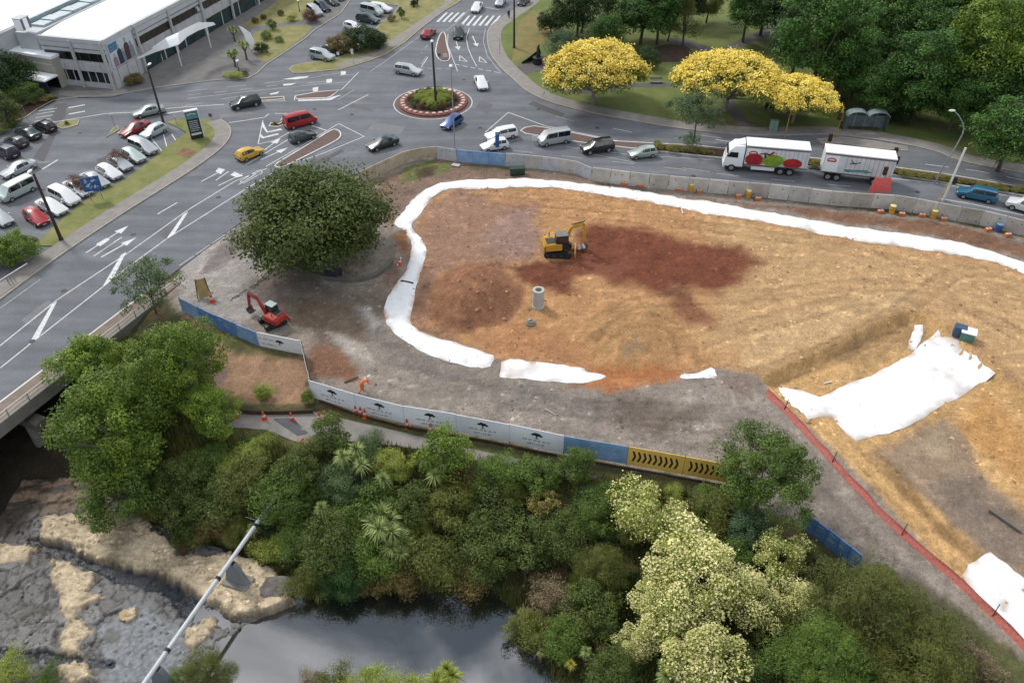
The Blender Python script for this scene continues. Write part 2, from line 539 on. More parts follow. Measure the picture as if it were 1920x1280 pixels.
# soil, gravel and grass patches: (outline in the photograph, colour, edge softness m, strength)
PATCH = [
    ([(640, 345), (760, 285), (960, 300), (1320, 360), (1750, 408), (2300, 530), (2300, 1560), (1920, 1240), (1740, 1100), (1620, 1055), (1500, 985), (1360, 912), (1180, 875), (1000, 838),
      (800, 795), (590, 745), (560, 655), (340, 588), (300, 545), (440, 425), (520, 350)], (156, 144, 132), .4, 1),
    ([(335, 500), (440, 425), (500, 455), (560, 500), (640, 530), (600, 560), (520, 560), (450, 610), (345, 572)], (176, 168, 162), .3, 1),
    ([(395, 480), (440, 428), (480, 450), (420, 500), (370, 520)], (132, 122, 120), .3, .8),
    ([(440, 545), (520, 500), (640, 535), (720, 540), (735, 590), (700, 610), (600, 600), (560, 640), (520, 590)], (118, 103, 90), 1.2, .75),
    ([(560, 560), (660, 575), (690, 640), (610, 660), (555, 610)], (120, 100, 80), 1.0, .8),
    ([(605, 620), (640, 625), (690, 655), (700, 680), (670, 672), (640, 650)], (186, 176, 164), .4, .95),
    ([(660, 575), (690, 572), (720, 615), (705, 622), (680, 590)], (182, 176, 170), .4, .95),
    ([(575, 640), (640, 655), (672, 690), (668, 716), (600, 712), (575, 690)], (140, 101, 76), .7, 1),
    ([(690, 640), (720, 610), (760, 650), (900, 700), (1080, 735), (1250, 745), (1200, 790), (1000, 760), (800, 720)], (126, 117, 110), 1.6, .8),
    ([(1120, 755), (1200, 742), (1320, 765), (1310, 790), (1240, 812), (1180, 815), (1150, 795)], (112, 97, 85), 1.4, .75),
    ([(1330, 800), (1400, 770), (1500, 860), (1560, 960), (1500, 960), (1380, 880)], (126, 115, 108), 1.2, .6),
    ([(1500, 900), (1560, 900), (1700, 1060), (1800, 1140), (1800, 1200), (1700, 1130), (1560, 1000)], (118, 106, 98), 1.2, .6),
    # inside the white strip
    ([(850, 352), (1060, 352), (1240, 382), (1440, 415), (1640, 456), (1840, 484), (2300, 640), (2300, 900), (1930, 735), (1800, 636), (1740, 590), (1700, 578), (1424, 705), (1340, 690),
      (1270, 703), (1142, 706), (1095, 690), (940, 674), (850, 642), (780, 618), (765, 600), (784, 520), (800, 470), (778, 440), (780, 410), (818, 365)], (194, 145, 94), .35, 1),
    ([(1330, 400), (1440, 420), (1640, 460), (1840, 488), (2300, 645), (2300, 900), (1930, 735), (1800, 636), (1740, 590), (1560, 640), (1424, 700), (1300, 640), (1350, 540)], (200, 162, 112), 4.0, .85),
    ([(840, 355), (960, 352), (1010, 380), (1000, 430), (1010, 500), (960, 500), (880, 490), (820, 520), (800, 620), (768, 600), (785, 520), (800, 470), (778, 440), (782, 410)], (164, 126, 104), 1.8, .95),
    ([(940, 400), (1010, 395), (1015, 440), (990, 485), (920, 470), (900, 440)], (160, 130, 118), 1.5, .7),
    ([(900, 355), (1000, 352), (990, 385), (910, 380)], (186, 140, 92), 1.5, .8),
    ([(1085, 430), (1120, 418), (1190, 428), (1290, 452), (1390, 462), (1425, 492), (1395, 520), (1340, 552), (1290, 545), (1230, 540), (1150, 525), (1090, 505), (1040, 495)], (122, 62, 40), 2.0, .95),
    ([(1060, 495), (1110, 480), (1120, 500), (1180, 500), (1140, 520), (1090, 520)], (150, 95, 70), 1.0, .5),
    ([(936, 498), (1000, 490), (1060, 488), (1095, 505), (1080, 530), (1065, 550), (1040, 552), (1000, 540), (985, 530)], (118, 62, 40), 1.4, .95),
    ([(1255, 540), (1300, 548), (1345, 600), (1330, 607), (1290, 602), (1262, 575)], (130, 76, 54), 1.4, .8),
    ([(1262, 532), (1300, 532), (1305, 555), (1270, 556)], (104, 72, 50), 1.0, .6),
    ([(800, 560), (830, 512), (885, 495), (940, 500), (986, 546), (962, 600), (900, 624), (832, 619), (800, 592)], (156, 108, 76), .6, 1),
    ([(770, 560), (800, 530), (800, 610), (860, 640), (940, 660), (900, 655), (800, 625), (768, 605)], (150, 112, 88), 1.0, .9),
    ([(880, 625), (980, 600), (1100, 640), (1110, 690), (1000, 672), (900, 655)], (182, 126, 82), 1.5, .7),
    ([(1105, 600), (1160, 568), (1235, 570), (1285, 622), (1272, 682), (1180, 696), (1112, 662)], (176, 134, 84), 1.8, .7),
    ([(1165, 640), (1200, 632), (1210, 660), (1175, 668)], (140, 124, 108), .8, .7),
    ([(1130, 690), (1280, 690), (1275, 716), (1150, 730), (1050, 728), (1095, 706)], (184, 118, 66), .8, .95),
    ([(1340, 690), (1425, 700), (1440, 735), (1380, 745), (1345, 712)], (140, 122, 108), 1.0, .8),
    ([(1380, 640), (1560, 560), (1700, 540), (1720, 575), (1560, 640), (1424, 705)], (208, 172, 122), 1.0, .7),
    ([(1400, 700), (1560, 628), (1690, 572), (1740, 562), (1750, 592), (1700, 586), (1560, 652), (1430, 712)], (170, 134, 90), .5, .4),  # darker band along the cut: the step's shadow line painted in
    ([(1745, 585), (1800, 628), (1930, 725), (1935, 745), (1800, 642), (1740, 598)], (158, 126, 88), .4, .6),
    # between strip and the concrete wall
    ([(700, 335), (820, 300), (950, 312), (1100, 335), (1320, 372), (1600, 398), (1750, 415), (2300, 545), (2300, 600), (1920, 480), (1740, 440), (1440, 392), (1260, 366), (1060, 338), (960, 334),
      (850, 338), (790, 358), (745, 400), (735, 440), (745, 500), (755, 540), (720, 530), (740, 440), (680, 350)], (140, 114, 98), .5, 1),
    ([(1440, 385), (1600, 400), (1780, 420), (2000, 480), (2000, 500), (1780, 445), (1600, 420)], (138, 98, 70), .9, .8),
    ([(755, 318), (800, 303), (850, 308), (842, 318), (800, 330), (750, 345)], (112, 122, 62), .5, .9),
    ([(780, 318), (815, 312), (812, 328), (785, 335)], (84, 66, 50), .5, .9),
    ([(870, 308), (960, 310), (955, 322), (880, 322)], (104, 106, 66), .7, .6),
    ([(738, 440), (760, 430), (772, 480), (768, 495), (745, 470)], (150, 96, 50), .6, .9),
    # pit
    ([(1422, 704), (1560, 640), (1700, 577), (1745, 588), (1800, 634), (1930, 734), (2300, 925), (2300, 1560), (1920, 1214), (1800, 1098), (1690, 975), (1600, 876), (1500, 784), (1440, 730)], (212, 168, 108), .3, 1),
    ([(1560, 655), (1700, 592), (1745, 602), (1760, 640), (1700, 640), (1640, 660)], (170, 136, 92), 1.0, .8),
    ([(1640, 835), (1700, 790), (1775, 755), (1810, 770), (1850, 840), (1930, 930), (2050, 1060), (2000, 1130), (1900, 1060), (1800, 960), (1700, 880)], (160, 138, 116), .9, .9),
    ([(1700, 810), (1780, 780), (1800, 830), (1730, 850)], (182, 160, 128), .8, .8),
    ([(1760, 880), (1830, 850), (1950, 960), (2000, 1060), (1900, 1030), (1800, 950)], (136, 120, 106), 1.2, .8),
    ([(1800, 770), (1860, 730), (1980, 820), (2000, 900), (1900, 860)], (206, 152, 84), .9, .8),
    ([(1640, 830), (1670, 830), (1760, 940), (1900, 1060), (1890, 1070), (1740, 960)], (142, 108, 66), .5, .7),
    # outside the hoarding
    ([(345, 588), (560, 652), (580, 722), (586, 762), (440, 760), (400, 720), (380, 640)], (166, 130, 100), .5, 1),
    ([(380, 615), (420, 612), (500, 640), (560, 652), (570, 668), (500, 668), (420, 650)], (84, 92, 46), .7, .8),
    ([(470, 720), (505, 715), (520, 735), (490, 752)], (120, 120, 60), .5, .8),
    ([(400, 690), (425, 690), (425, 722), (405, 722)], (110, 100, 96), .3, .8),
    ([(560, 840), (500, 815), (430, 808), (440, 790), (600, 775), (800, 812), (1130, 886), (1340, 905), (1340, 930), (1100, 885), (960, 858), (800, 832), (690, 822)], (98, 98, 54), .5, .9),
    ([(440, 815), (560, 828), (570, 850), (460, 860), (420, 830)], (106, 112, 54), .7, .9),
    # park floor under the trees, mulch beds
    ([(1215, 80), (1290, 78), (1300, 110), (1240, 118), (1210, 105)], (96, 60, 42), .7, .9),
]

TRACKS = [([(1100, 640), (1140, 590), (1200, 568), (1260, 560), (1400, 560), (1600, 530), (1760, 540), (1930, 640)], 1), ([(1000, 380), (1100, 385), (1300, 420), (1500, 450), (1700, 490), (1930, 560)], 1), ([(1300, 640), (1450, 600), (1600, 560), (1750, 550), (1900, 620)], 1),
          ([(1110, 650), (1150, 620), (1220, 600), (1270, 620), (1290, 670)], 1), ([(860, 370), (950, 375), (1050, 400), (1160, 405), (1350, 430)], 1), ([(1430, 700), (1600, 640), (1720, 560), (1800, 500), (1920, 520)], 1), ([(1600, 830), (1680, 900), (1800, 1020), (1920, 1140)], 1), ([(1640, 830), (1720, 900), (1850, 1030), (1960, 1120)], 1),
          ([(700, 730), (900, 770), (1100, 800), (1300, 820), (1450, 850), (1560, 960), (1700, 1090)], 1), ([(720, 690), (900, 735), (1100, 770), (1300, 770), (1420, 780), (1560, 900), (1720, 1060)], 1)]

def ground_colours(X, Y, Z):
    nz = (fbm(X * .45, Y * .45, 41) - .5) * 3.2
    nf = (fbm(X * 1.7, Y * 1.7, 43, 3) - .5) * 1.3
    base = np.stack([np.full(X.shape, c) for c in C(86, 88, 52)], -1)
    v = fbm(X * .3, Y * .3, 5)[..., None]
    base = base * (0.7 + 0.6 * v) + (C(110, 92, 62) - C(86, 88, 52)) * sstep(.5, .75, fbm(X * .6, Y * .6, 8))[..., None]
    col = base
    for poly, rgb, soft, s in PATCH:
        P = np.array(GP(poly))
        lo, hi = P.min(0) - 4, P.max(0) + 4
        msk = (X > lo[0]) & (X < hi[0]) & (Y > lo[1]) & (Y < hi[1])
        if not msk.any():
            continue
        d = sdf(P, X[msk], Y[msk]) + (nz[msk] * min(soft, 1.2) + nf[msk] * min(soft, 1.0)) * .8
        w = (s * sstep(soft * .7, -soft * .7, d))[:, None]
        col[msk] = col[msk] * (1 - w) + C(*rgb) * w
    # wheel and track ruts of the machines
    for px, wob in TRACKS:
        L_ = np.array(smooth_line(GP(px), 3)); T_ = np.gradient(L_, axis=0); T_ /= np.linalg.norm(T_, axis=1)[:, None]; N_ = np.stack([-T_[:, 1], T_[:, 0]], 1)
        lo, hi = L_.min(0) - 3, L_.max(0) + 3
        msk = (X > lo[0]) & (X < hi[0]) & (Y > lo[1]) & (Y < hi[1])
        q = np.stack([X[msk], Y[msk]], -1); best = np.full(len(q), 99.0)
        for p, n_ in zip(L_, N_):
            d_ = q - p; r2 = np.hypot(d_[:, 0], d_[:, 1]); lat = d_ @ n_; lon = np.abs(d_[:, 0] * n_[1] - d_[:, 1] * n_[0]); ok = lon < 1.2
            best = np.where(ok & (np.abs(lat) < np.abs(best)), lat, best)
        w = np.exp(-((np.abs(best) - .95) / .26) ** 2) * (.5 + .9 * vnoise(q[:, 0] * .5, q[:, 1] * .5, 66))
        col[msk] = col[msk] * (1 - (.20 * w)[:, None]); e = np.exp(-((np.abs(best) - 1.5) / .3) ** 2); col[msk] = col[msk] * (1 + (.12 * e)[:, None])
    mud = sstep(1.5, -1.5, sdf(np.array(GP([(-1500, 560), (-400, 560), (0, 640), (150, 660), (200, 720), (150, 800), (140, 860), (100, 900), (-20, 980), (-900, 1000)], -4.0)), X, Y))[..., None]  # deep shade under the bridge, painted into the ground colour
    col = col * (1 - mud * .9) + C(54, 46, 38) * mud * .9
    # clods and stones of other soils
    w1 = sstep(.60, .74, fbm(X * .9, Y * .9, 61))[..., None] * .28
    col = col * (1 - w1 * .7)
    w2 = sstep(.60, .72, fbm(X * 1.3 + 9, Y * 1.3, 71))[..., None] * .30
    col = col * (1 + w2)
    return col

def axis(a0, a1, segs):
    """Grid lines a0..a1, fine inside the given (lo, hi, step) spans."""
    out = [a0]
    while out[-1] < a1:
        st = 6.0
        for lo, hi, s in segs:
            if lo - s <= out[-1] < hi:
                st = s
                break
        out.append(out[-1] + st)
    return np.array(out)

gxs = np.concatenate([[-1500, -700, -350], axis(-180, 200, [(-66, 80, 0.42)]), [350, 700, 1500]])
gys = np.concatenate([[-300, -60], axis(0, 260, [(14, 118, 0.42)]), [500, 1000, 2000]])
GX, GY = np.meshgrid(gxs, gys)
GZ = ground_z(GX, GY)
nx_, ny_ = len(gxs), len(gys)
idx = np.arange(nx_ * ny_).reshape(ny_, nx_)
GF = np.stack([idx[:-1, :-1], idx[:-1, 1:], idx[1:, 1:], idx[1:, :-1]], -1).reshape(-1, 4)
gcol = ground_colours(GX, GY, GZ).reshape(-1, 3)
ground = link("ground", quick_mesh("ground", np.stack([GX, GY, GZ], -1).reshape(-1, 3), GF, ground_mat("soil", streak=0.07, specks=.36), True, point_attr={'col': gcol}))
tag(ground, kind='structure')

# ---- stream bed: sandstone shelves, cracked grey rock, wet runs
def bed(px_poly, z=-4.7): return np.array(GP(px_poly, z))
TAN = [bed(p, z) for p, z in [
    ([(78, 962), (128, 956), (190, 953), (270, 965), (312, 1008), (332, 1036), (372, 1036), (430, 1030), (505, 1056), (552, 1120), (492, 1147), (430, 1150), (384, 1122), (336, 1086), (280, 1062), (200, 1046), (128, 1022), (72, 1000)], -4.2),
    ([(90, 1060), (98, 1042), (122, 1044), (140, 1060), (176, 1068), (178, 1090), (163, 1104), (192, 1116), (140, 1140), (132, 1160), (119, 1156), (106, 1110)], -4.6),
    ([(120, 1166), (150, 1158), (178, 1180), (145, 1200), (152, 1224), (100, 1220), (110, 1190)], -4.7),
    ([(224, 1146), (250, 1138), (258, 1150), (236, 1166)], -4.7),
    ([(352, 1184), (396, 1154), (402, 1172), (362, 1226), (342, 1204)], -4.8),
    ([(112, 1244), (150, 1238), (178, 1266), (130, 1284), (100, 1270)], -4.7),
    ([(-30, 1010), (20, 1012), (62, 1024), (52, 1046), (10, 1050), (-30, 1060)], -4.5)]]
WETB = [bed(p, -4.9) for p in [
    [(40, 1000), (92, 1008), (200, 1046), (290, 1074), (342, 1096), (396, 1150), (352, 1170), (300, 1112), (220, 1086), (140, 1058), (56, 1026)],
    [(-30, 1216), (100, 1220), (216, 1236), (212, 1252), (90, 1240), (-30, 1240)]]]
SPECK = [bed(p, -4.9) for p in [[(176, 1170), (262, 1126), (332, 1178), (368, 1226), (310, 1290), (200, 1290), (190, 1230)]]]
bx_, by_ = np.meshgrid(np.arange(-44, -9.0, .11), np.arange(20.0, 47.5, .11))
bs = sdf(ROCKS, bx_, by_)
wx_, wy_ = bx_ + (fbm(bx_ * .6, by_ * .6, 3) - .5) * 1.6, by_ + (fbm(bx_ * .6 + 7, by_ * .6, 4) - .5) * 1.6
w1_, w2_, wid_ = worley(wx_ * .52, wy_ * .52, 5)
crack = np.maximum(sstep(.07, .015, w2_ - w1_), .8 * sstep(.035, .01, np.abs(fbm(bx_ * .9 + 5, by_ * .9, 93, 3) - .5)))
tanw = np.zeros(bx_.shape)
for P_ in TAN: tanw = np.maximum(tanw, sstep(.3, -.3, sdf(P_, bx_, by_)))
crack = crack * (1 - .85 * tanw); wid_ = wid_ * (1 - .8 * tanw) + .4 * tanw
bz = -4.98 + np.round((wid_ - .5) * 4) / 4 * .30 + (fbm(bx_ * .35, by_ * .35, 6) - .5) * .22 - crack * .16 + (fbm(bx_ * 2.2, by_ * 2.2, 9) - .5) * .08
bcol = np.stack([np.full(bx_.shape, c) for c in C(124, 122, 120)], -1) * (.75 + .5 * wid_[..., None])
rough_ = np.full(bx_.shape, .55)
jit = (fbm(bx_ * .9, by_ * .9, 31) - .5) * 1.7 + (fbm(bx_ * 3, by_ * 3, 33) - .5) * .7
def lay(col_, polys, rgb, soft=.14):
    for P in polys:
        w = sstep(soft, -soft, sdf(P, bx_, by_) + jit * .55)
        yield w, lin(rgb) * KG
for w, c in lay(0, SPECK, (130, 134, 138), .4):
    bcol = bcol * (1 - w[..., None]) + c * (.6 + .8 * vnoise(bx_ * 5, by_ * 5, 51))[..., None] * w[..., None]; bz = bz * (1 - w) + (-5.0 + (vnoise(bx_ * 4, by_ * 4, 52) - .5) * .05) * w; rough_ = rough_ * (1 - w) + .35 * w
for w, c in lay(0, WETB, (44, 50, 60), .12):
    bcol = bcol * (1 - w[..., None]) + c * w[..., None] * (.7 + .6 * vnoise(bx_ * 3, by_ * 3, 53))[..., None]; bz = bz * (1 - w) + (-5.24 + (vnoise(bx_ * 3, by_ * 3, 54) - .5) * .08) * w; rough_ = rough_ * (1 - w) + .18 * w
for i, (w, c) in enumerate(lay(0, TAN, (222, 202, 170))):
    ft_ = fbm(bx_ * .45, by_ * .7 + bx_ * .2, 81) * 7; tr_ = (np.floor(ft_) + sstep(.72, 1, ft_ - np.floor(ft_))) / 7
    hgt = (.75 if i == 0 else .28) + (tr_ - .5) * .55 - sstep(.06, .0, np.abs(fbm(bx_ * .5 + 3, by_ * 1.3, 85) - .5)) * .12
    d_ = -sdf(TAN[i], bx_, by_) - jit * .55
    bz = bz + np.where(w > 0, np.minimum(hgt, hgt * sstep(-.08, .16, d_) + np.clip(d_, 0, 2.2) * .12), 0)
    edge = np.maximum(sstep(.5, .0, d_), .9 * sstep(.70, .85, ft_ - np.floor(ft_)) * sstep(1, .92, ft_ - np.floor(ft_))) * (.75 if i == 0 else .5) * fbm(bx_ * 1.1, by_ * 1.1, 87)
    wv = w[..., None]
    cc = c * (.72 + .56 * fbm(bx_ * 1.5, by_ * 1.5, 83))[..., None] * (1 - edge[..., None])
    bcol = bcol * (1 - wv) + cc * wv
    rough_ = rough_ * (1 - w) + .9 * w
bcol = bcol * (1 - crack * .55 * (rough_ > .4))[..., None]
moss = sstep(.62, .75, fbm(bx_ * .5 + 31, by_ * .5, 91))[..., None] * .45
bcol = bcol * (1 - moss) + C(70, 66, 40) * moss
mud = sstep(1.2, -1.2, sdf(np.array(GP([(-900, 700), (-200, 790), (60, 815), (150, 870), (240, 950), (180, 950), (70, 955), (40, 1000), (-40, 1010), (-900, 900)], -4.4)), bx_, by_) + jit)[..., None]  # shade under and beside the bridge, painted dark brown into the rock
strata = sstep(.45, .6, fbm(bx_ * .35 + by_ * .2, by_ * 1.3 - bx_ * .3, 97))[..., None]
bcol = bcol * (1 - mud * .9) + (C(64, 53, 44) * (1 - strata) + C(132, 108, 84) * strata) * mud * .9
bz = bz - sstep(-.1, .6, bs) * 1.5
keepv = bs < 1.0
n2y, n2x = bx_.shape
id2 = np.arange(n2x * n2y).reshape(n2y, n2x)
F2 = np.stack([id2[:-1, :-1], id2[:-1, 1:], id2[1:, 1:], id2[1:, :-1]], -1).reshape(-1, 4)
F2 = F2[keepv.ravel()[F2].all(1)]
used = np.unique(F2); rem = np.zeros(n2x * n2y, int); rem[used] = np.arange(len(used))
V2_ = np.stack([bx_, by_, bz], -1).reshape(-1, 3)[used]
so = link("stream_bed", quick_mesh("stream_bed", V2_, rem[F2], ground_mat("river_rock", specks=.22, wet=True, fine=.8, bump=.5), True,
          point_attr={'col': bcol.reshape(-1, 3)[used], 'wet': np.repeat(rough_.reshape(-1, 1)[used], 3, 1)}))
tag(so, kind='structure')

# ---- pond: still dark water
wm = bpy.data.materials.new("pond_water"); wm.use_nodes = True
b_ = wm.node_tree.nodes['Principled BSDF']
b_.inputs['Base Color'].default_value = (.012, .014, .012, 1)
b_.inputs['Roughness'].default_value = .03
b_.inputs['IOR'].default_value = 2.05
b_.inputs['Specular IOR Level'].default_value = 1.0
n_ = wm.node_tree.nodes.new('ShaderNodeTexNoise'); n_.inputs['Scale'].default_value = 1.1; n_.inputs['Detail'].default_value = 2
tc_ = wm.node_tree.nodes.new('ShaderNodeTexCoord'); bp_ = wm.node_tree.nodes.new('ShaderNodeBump')
bp_.inputs['Strength'].default_value = .012; bp_.inputs['Distance'].default_value = .08
wm.node_tree.links.new(tc_.outputs['Object'], n_.inputs['Vector']); wm.node_tree.links.new(n_.outputs[0], bp_.inputs['Height']); wm.node_tree.links.new(bp_.outputs[0], b_.inputs['Normal'])
flat_poly("pond_water", GP([(380, 1120), (700, 1080), (1000, 1080), (1120, 1240), (1120, 1480), (400, 1560), (200, 1450), (330, 1240)], WATER_Z), WATER_Z, wm)
# ------------------------------------------------------------------ roads, kerbs, verges, markings
ASPHALT = M("asphalt", (126, 130, 136), .88, .10, .35, .25, k=.56, detail=9)
ASPHALT_OLD = M("car_park_asphalt", (128, 126, 130), .9, .12, .4, .25, k=.56, detail=9)
ASPHALT_NEW = M("patched_asphalt", (106, 105, 110), .9, .10, .5, .25, k=.55, detail=8)
KERB = M("kerb_concrete", (176, 170, 160), .85, .14, 1.5, .2, k=.7)
PAVE = M("footpath_concrete", (158, 152, 146), .9, .12, .9, .25, k=.62, detail=8)
PLAZA = M("plaza_paving", (126, 124, 122), .9, .14, .5, .25, k=.62, detail=8)
PINKP = M("brick_paving", (134, 104, 98), .9, .16, 2.5, .25, k=.62, detail=8)
for _m in (ASPHALT, ASPHALT_OLD):
    _N, _L = _m.node_tree.nodes, _m.node_tree.links; _b = _N['Principled BSDF']; _s = _b.inputs['Base Color'].links[0].from_socket
    _t = _N.new('ShaderNodeTexCoord'); _z = _N.new('ShaderNodeTexNoise'); _z.inputs['Scale'].default_value = 5.5; _z.inputs['Detail'].default_value = 4; _z.inputs['Roughness'].default_value = .8
    _y = _N.new('ShaderNodeMapping'); _y.inputs['Rotation'].default_value = (0, 0, R(38)); _y.inputs['Scale'].default_value = (.06, .5, 1); _w = _N.new('ShaderNodeTexNoise'); _w.inputs['Scale'].default_value = 1; _w.inputs['Detail'].default_value = 5
    _r = _N.new('ShaderNodeMapRange'); _r.inputs[1].default_value, _r.inputs[2].default_value, _r.inputs[3].default_value, _r.inputs[4].default_value = .3, .7, .78, 1.22
    _q = _N.new('ShaderNodeMapRange'); _q.inputs[1].default_value, _q.inputs[2].default_value, _q.inputs[3].default_value, _q.inputs[4].default_value = .35, .65, .80, 1.16
    _u = _N.new('ShaderNodeMath'); _u.operation = 'MULTIPLY'; _x = _N.new('ShaderNodeMixRGB'); _x.blend_type = 'MULTIPLY'; _x.inputs[0].default_value = 1
    _L.new(_t.outputs['Object'], _z.inputs['Vector']); _L.new(_t.outputs['Object'], _y.inputs[0]); _L.new(_y.outputs[0], _w.inputs['Vector']); _L.new(_z.outputs[0], _r.inputs[0]); _L.new(_w.outputs[0], _q.inputs[0])
    _L.new(_r.outputs[0], _u.inputs[0]); _L.new(_q.outputs[0], _u.inputs[1]); _L.new(_s, _x.inputs[1]); _L.new(_u.outputs[0], _x.inputs[2]); _L.new(_x.outputs[0], _b.inputs['Base Color'])
PAINT = M("road_paint", (228, 230, 228), .7, .16, 2.2, 0, k=.84, detail=12, rgb2=(176, 178, 178))
PAINT_OLD = M("worn_road_paint", (190, 190, 188), .75, .2, 2.0, 0, k=.62, detail=10)
GRASS = M("lawn_grass", (92, 118, 48), .95, .3, .22, .6, k=.58, detail=12, rgb2=(138, 142, 74))
DRYG = M("dry_verge_grass", (160, 152, 96), .95, .3, .4, .6, k=.64, detail=12, rgb2=(104, 122, 54))
DRYG2 = M("parched_grass", (174, 160, 108), .95, .3, .5, .6, k=.64, detail=12, rgb2=(116, 126, 64))
MULCH = M("dark_mulch", (78, 56, 44), .95, .3, 1.2, .6, k=.6, detail=9)

flat_poly("road", ROAD_POLY, 0.0, ASPHALT)
def sheet(name, px, z, mat): return flat_poly(name, GP(px), z, mat)

def line(px, w, mat=PAINT, z=.006, name="road_marking", dash=None):
    """A painted line through pixels px, w metres wide; dash = (on, off) metres."""
    P = [np.array(p) for p in GP(px)]
    mb = MB()
    acc = 0.0
    for a, b in zip(P[:-1], P[1:]):
        L = np.linalg.norm(b - a)
        if L < 1e-6:
            continue
        t = (b - a) / L; nn = np.array((-t[1], t[0])) * w / 2
        spans = [(0, L)]
        if dash:
            spans = []; s = -acc % (dash[0] + dash[1])
            s = s - (dash[0] + dash[1])
            while s < L:
                lo, hi = max(0, s), min(L, s + dash[0])
                if hi > lo: spans.append((lo, hi))
                s += dash[0] + dash[1]
            acc += L
        for lo, hi in spans:
            q0, q1 = a + t * (lo - (0 if dash else w * .3)), a + t * (hi + (0 if dash else w * .3))
            mb.add([(*(q0 - nn), z), (*(q1 - nn), z), (*(q1 + nn), z), (*(q0 + nn), z)], [(0, 1, 2, 3)])
    return tag(mb.build(name, mat), kind='structure')

def island(px, top, h=.13, name="traffic_island", kw=.18, smooth=0, kerb=KERB, top_name=None):
    """Raised kerbed area: a ring of kerb stone and a top sheet just below the kerb's edge."""
    P = GP(px)
    if smooth: P = smooth_line(P, smooth, True)
    P = densify(P, 3.0)
    A = sum(P[i][0] * P[(i + 1) % len(P)][1] - P[(i + 1) % len(P)][0] * P[i][1] for i in range(len(P)))
    if A < 0: P = P[::-1]
    Q = np.array(P); n = len(Q)
    T = np.roll(Q, -1, 0) - np.roll(Q, 1, 0); T /= np.linalg.norm(T, axis=1)[:, None] + 1e-9
    I = Q + np.stack([-T[:, 1], T[:, 0]], 1) * kw
    vs = [(*p, 0.0) for p in Q] + [(*p, h) for p in Q] + [(*p, h) for p in I] + [(*p, h - .06) for p in I]
    fs = [(r * n + i, r * n + (i + 1) % n, (r + 1) * n + (i + 1) % n, (r + 1) * n + i) for r in range(3) for i in range(n)]
    k = MB().add(vs, fs).build("kerb", kerb); tag(k, kind='structure')
    return flat_poly(top_name or name, [tuple(p) for p in I], h - .02, top)

# -- north-west: verge between the road and the car park, with footpath
def strip_poly(px, w):
    """Plan polygon of a band w metres wide to the left of the pixel polyline."""
    P = GP(px)
    return P + offset_line(P, w)[::-1]
WPATH = [(-700, 1055), (-100, 640), (0, 563), (110, 482), (240, 395), (330, 340), (390, 300), (424, 272), (436, 250), (430, 234), (414, 224)]
Pw = smooth_line(GP(WPATH), 2)
inner = offset_line(Pw, 2.3)
wp = flat_poly("footpath", Pw + inner[::-1], .12, PAVE)
kmb = MB()
ko = offset_line(Pw, .16)
for a, b, c, d in zip(Pw[:-1], Pw[1:], ko[1:], ko[:-1]):
    kmb.add([(*a, 0), (*b, 0), (*b, .135), (*a, .135), (*c, .135), (*d, .135)], [(0, 1, 2, 3), (3, 2, 4, 5)])
tag(kmb.build("kerb", KERB), kind='structure')
sheet("grass_verge", [(66, 462), (112, 415), (155, 380), (197, 355), (234, 338), (280, 303), (312, 277), (350, 250), (330, 238), (312, 230), (345, 222), (400, 226),
                      (416, 240), (404, 270), (330, 325), (240, 374), (150, 436), (112, 462)], .10, DRYG)
sheet("dirt_patch", [(330, 290), (345, 278), (372, 284), (352, 298)], .106, M("bare_dirt", (150, 112, 86), .95, .2, 1, .4, k=.6))
island([(199, 259), (224, 244), (220, 236), (210, 244)], DRYG, name="grass_verge")
island([(104, 238), (122, 227), (150, 226), (146, 236), (118, 243)], DRYG2, name="grass_verge")
sheet("asphalt_patch", [(62, 296), (100, 240), (112, 238), (82, 304)], .004, ASPHALT_NEW)
sheet("asphalt_patch", [(95, 222), (102, 196), (126, 193), (122, 222), (108, 230)], .004, ASPHALT_NEW)
# -- mall forecourt
island([(-60, 240), (0, 236), (48, 222), (72, 205), (100, 190), (150, 182), (215, 180), (290, 166), (400, 152), (466, 148), (484, 138), (500, 122), (540, 96), (575, 72),
        (590, 58), (640, 26), (672, -20), (420, -60), (100, -60), (-200, 120)], PLAZA, name="plaza")
sheet("footpath", [(110, 180), (150, 184), (212, 183), (244, 174), (230, 168), (160, 172), (112, 172)], .118, PAVE)
sheet("grass_verge", [(452, 50), (500, 18), (540, -10), (600, -10), (592, 20), (566, 40), (540, 44), (470, 52)], .118, DRYG2)
sheet("grass_verge", [(482, 96), (470, 78), (480, 62), (520, 52), (568, 48), (585, 52), (572, 68), (538, 94), (500, 118), (486, 112)], .118, DRYG2)
sheet("planted_bed", [(416, 146), (424, 140), (462, 134), (468, 142), (464, 147)], .122, MULCH)
sheet("planted_bed", [(24, 206), (100, 180), (112, 186), (60, 212), (20, 240), (-20, 248)], .122, MULCH)
# -- wedge between driveway and the northern road
island([(541, 131), (549, 124), (580, 118), (625, 113), (660, 98), (690, 72), (715, 42), (735, 30), (748, 12), (690, 2), (694, -40), (900, -40), (862, 4), (832, 22), (790, 54),
        (760, 80), (722, 104), (690, 116), (640, 131), (570, 138), (550, 138)], DRYG2, name="grass_verge")
sheet("footpath", [(628, 122), (690, 103), (735, 76), (790, 38), (828, 12), (850, -20), (880, -30), (858, -4), (836, 16), (794, 50), (748, 84), (694, 112), (640, 128)], .118, PAVE)
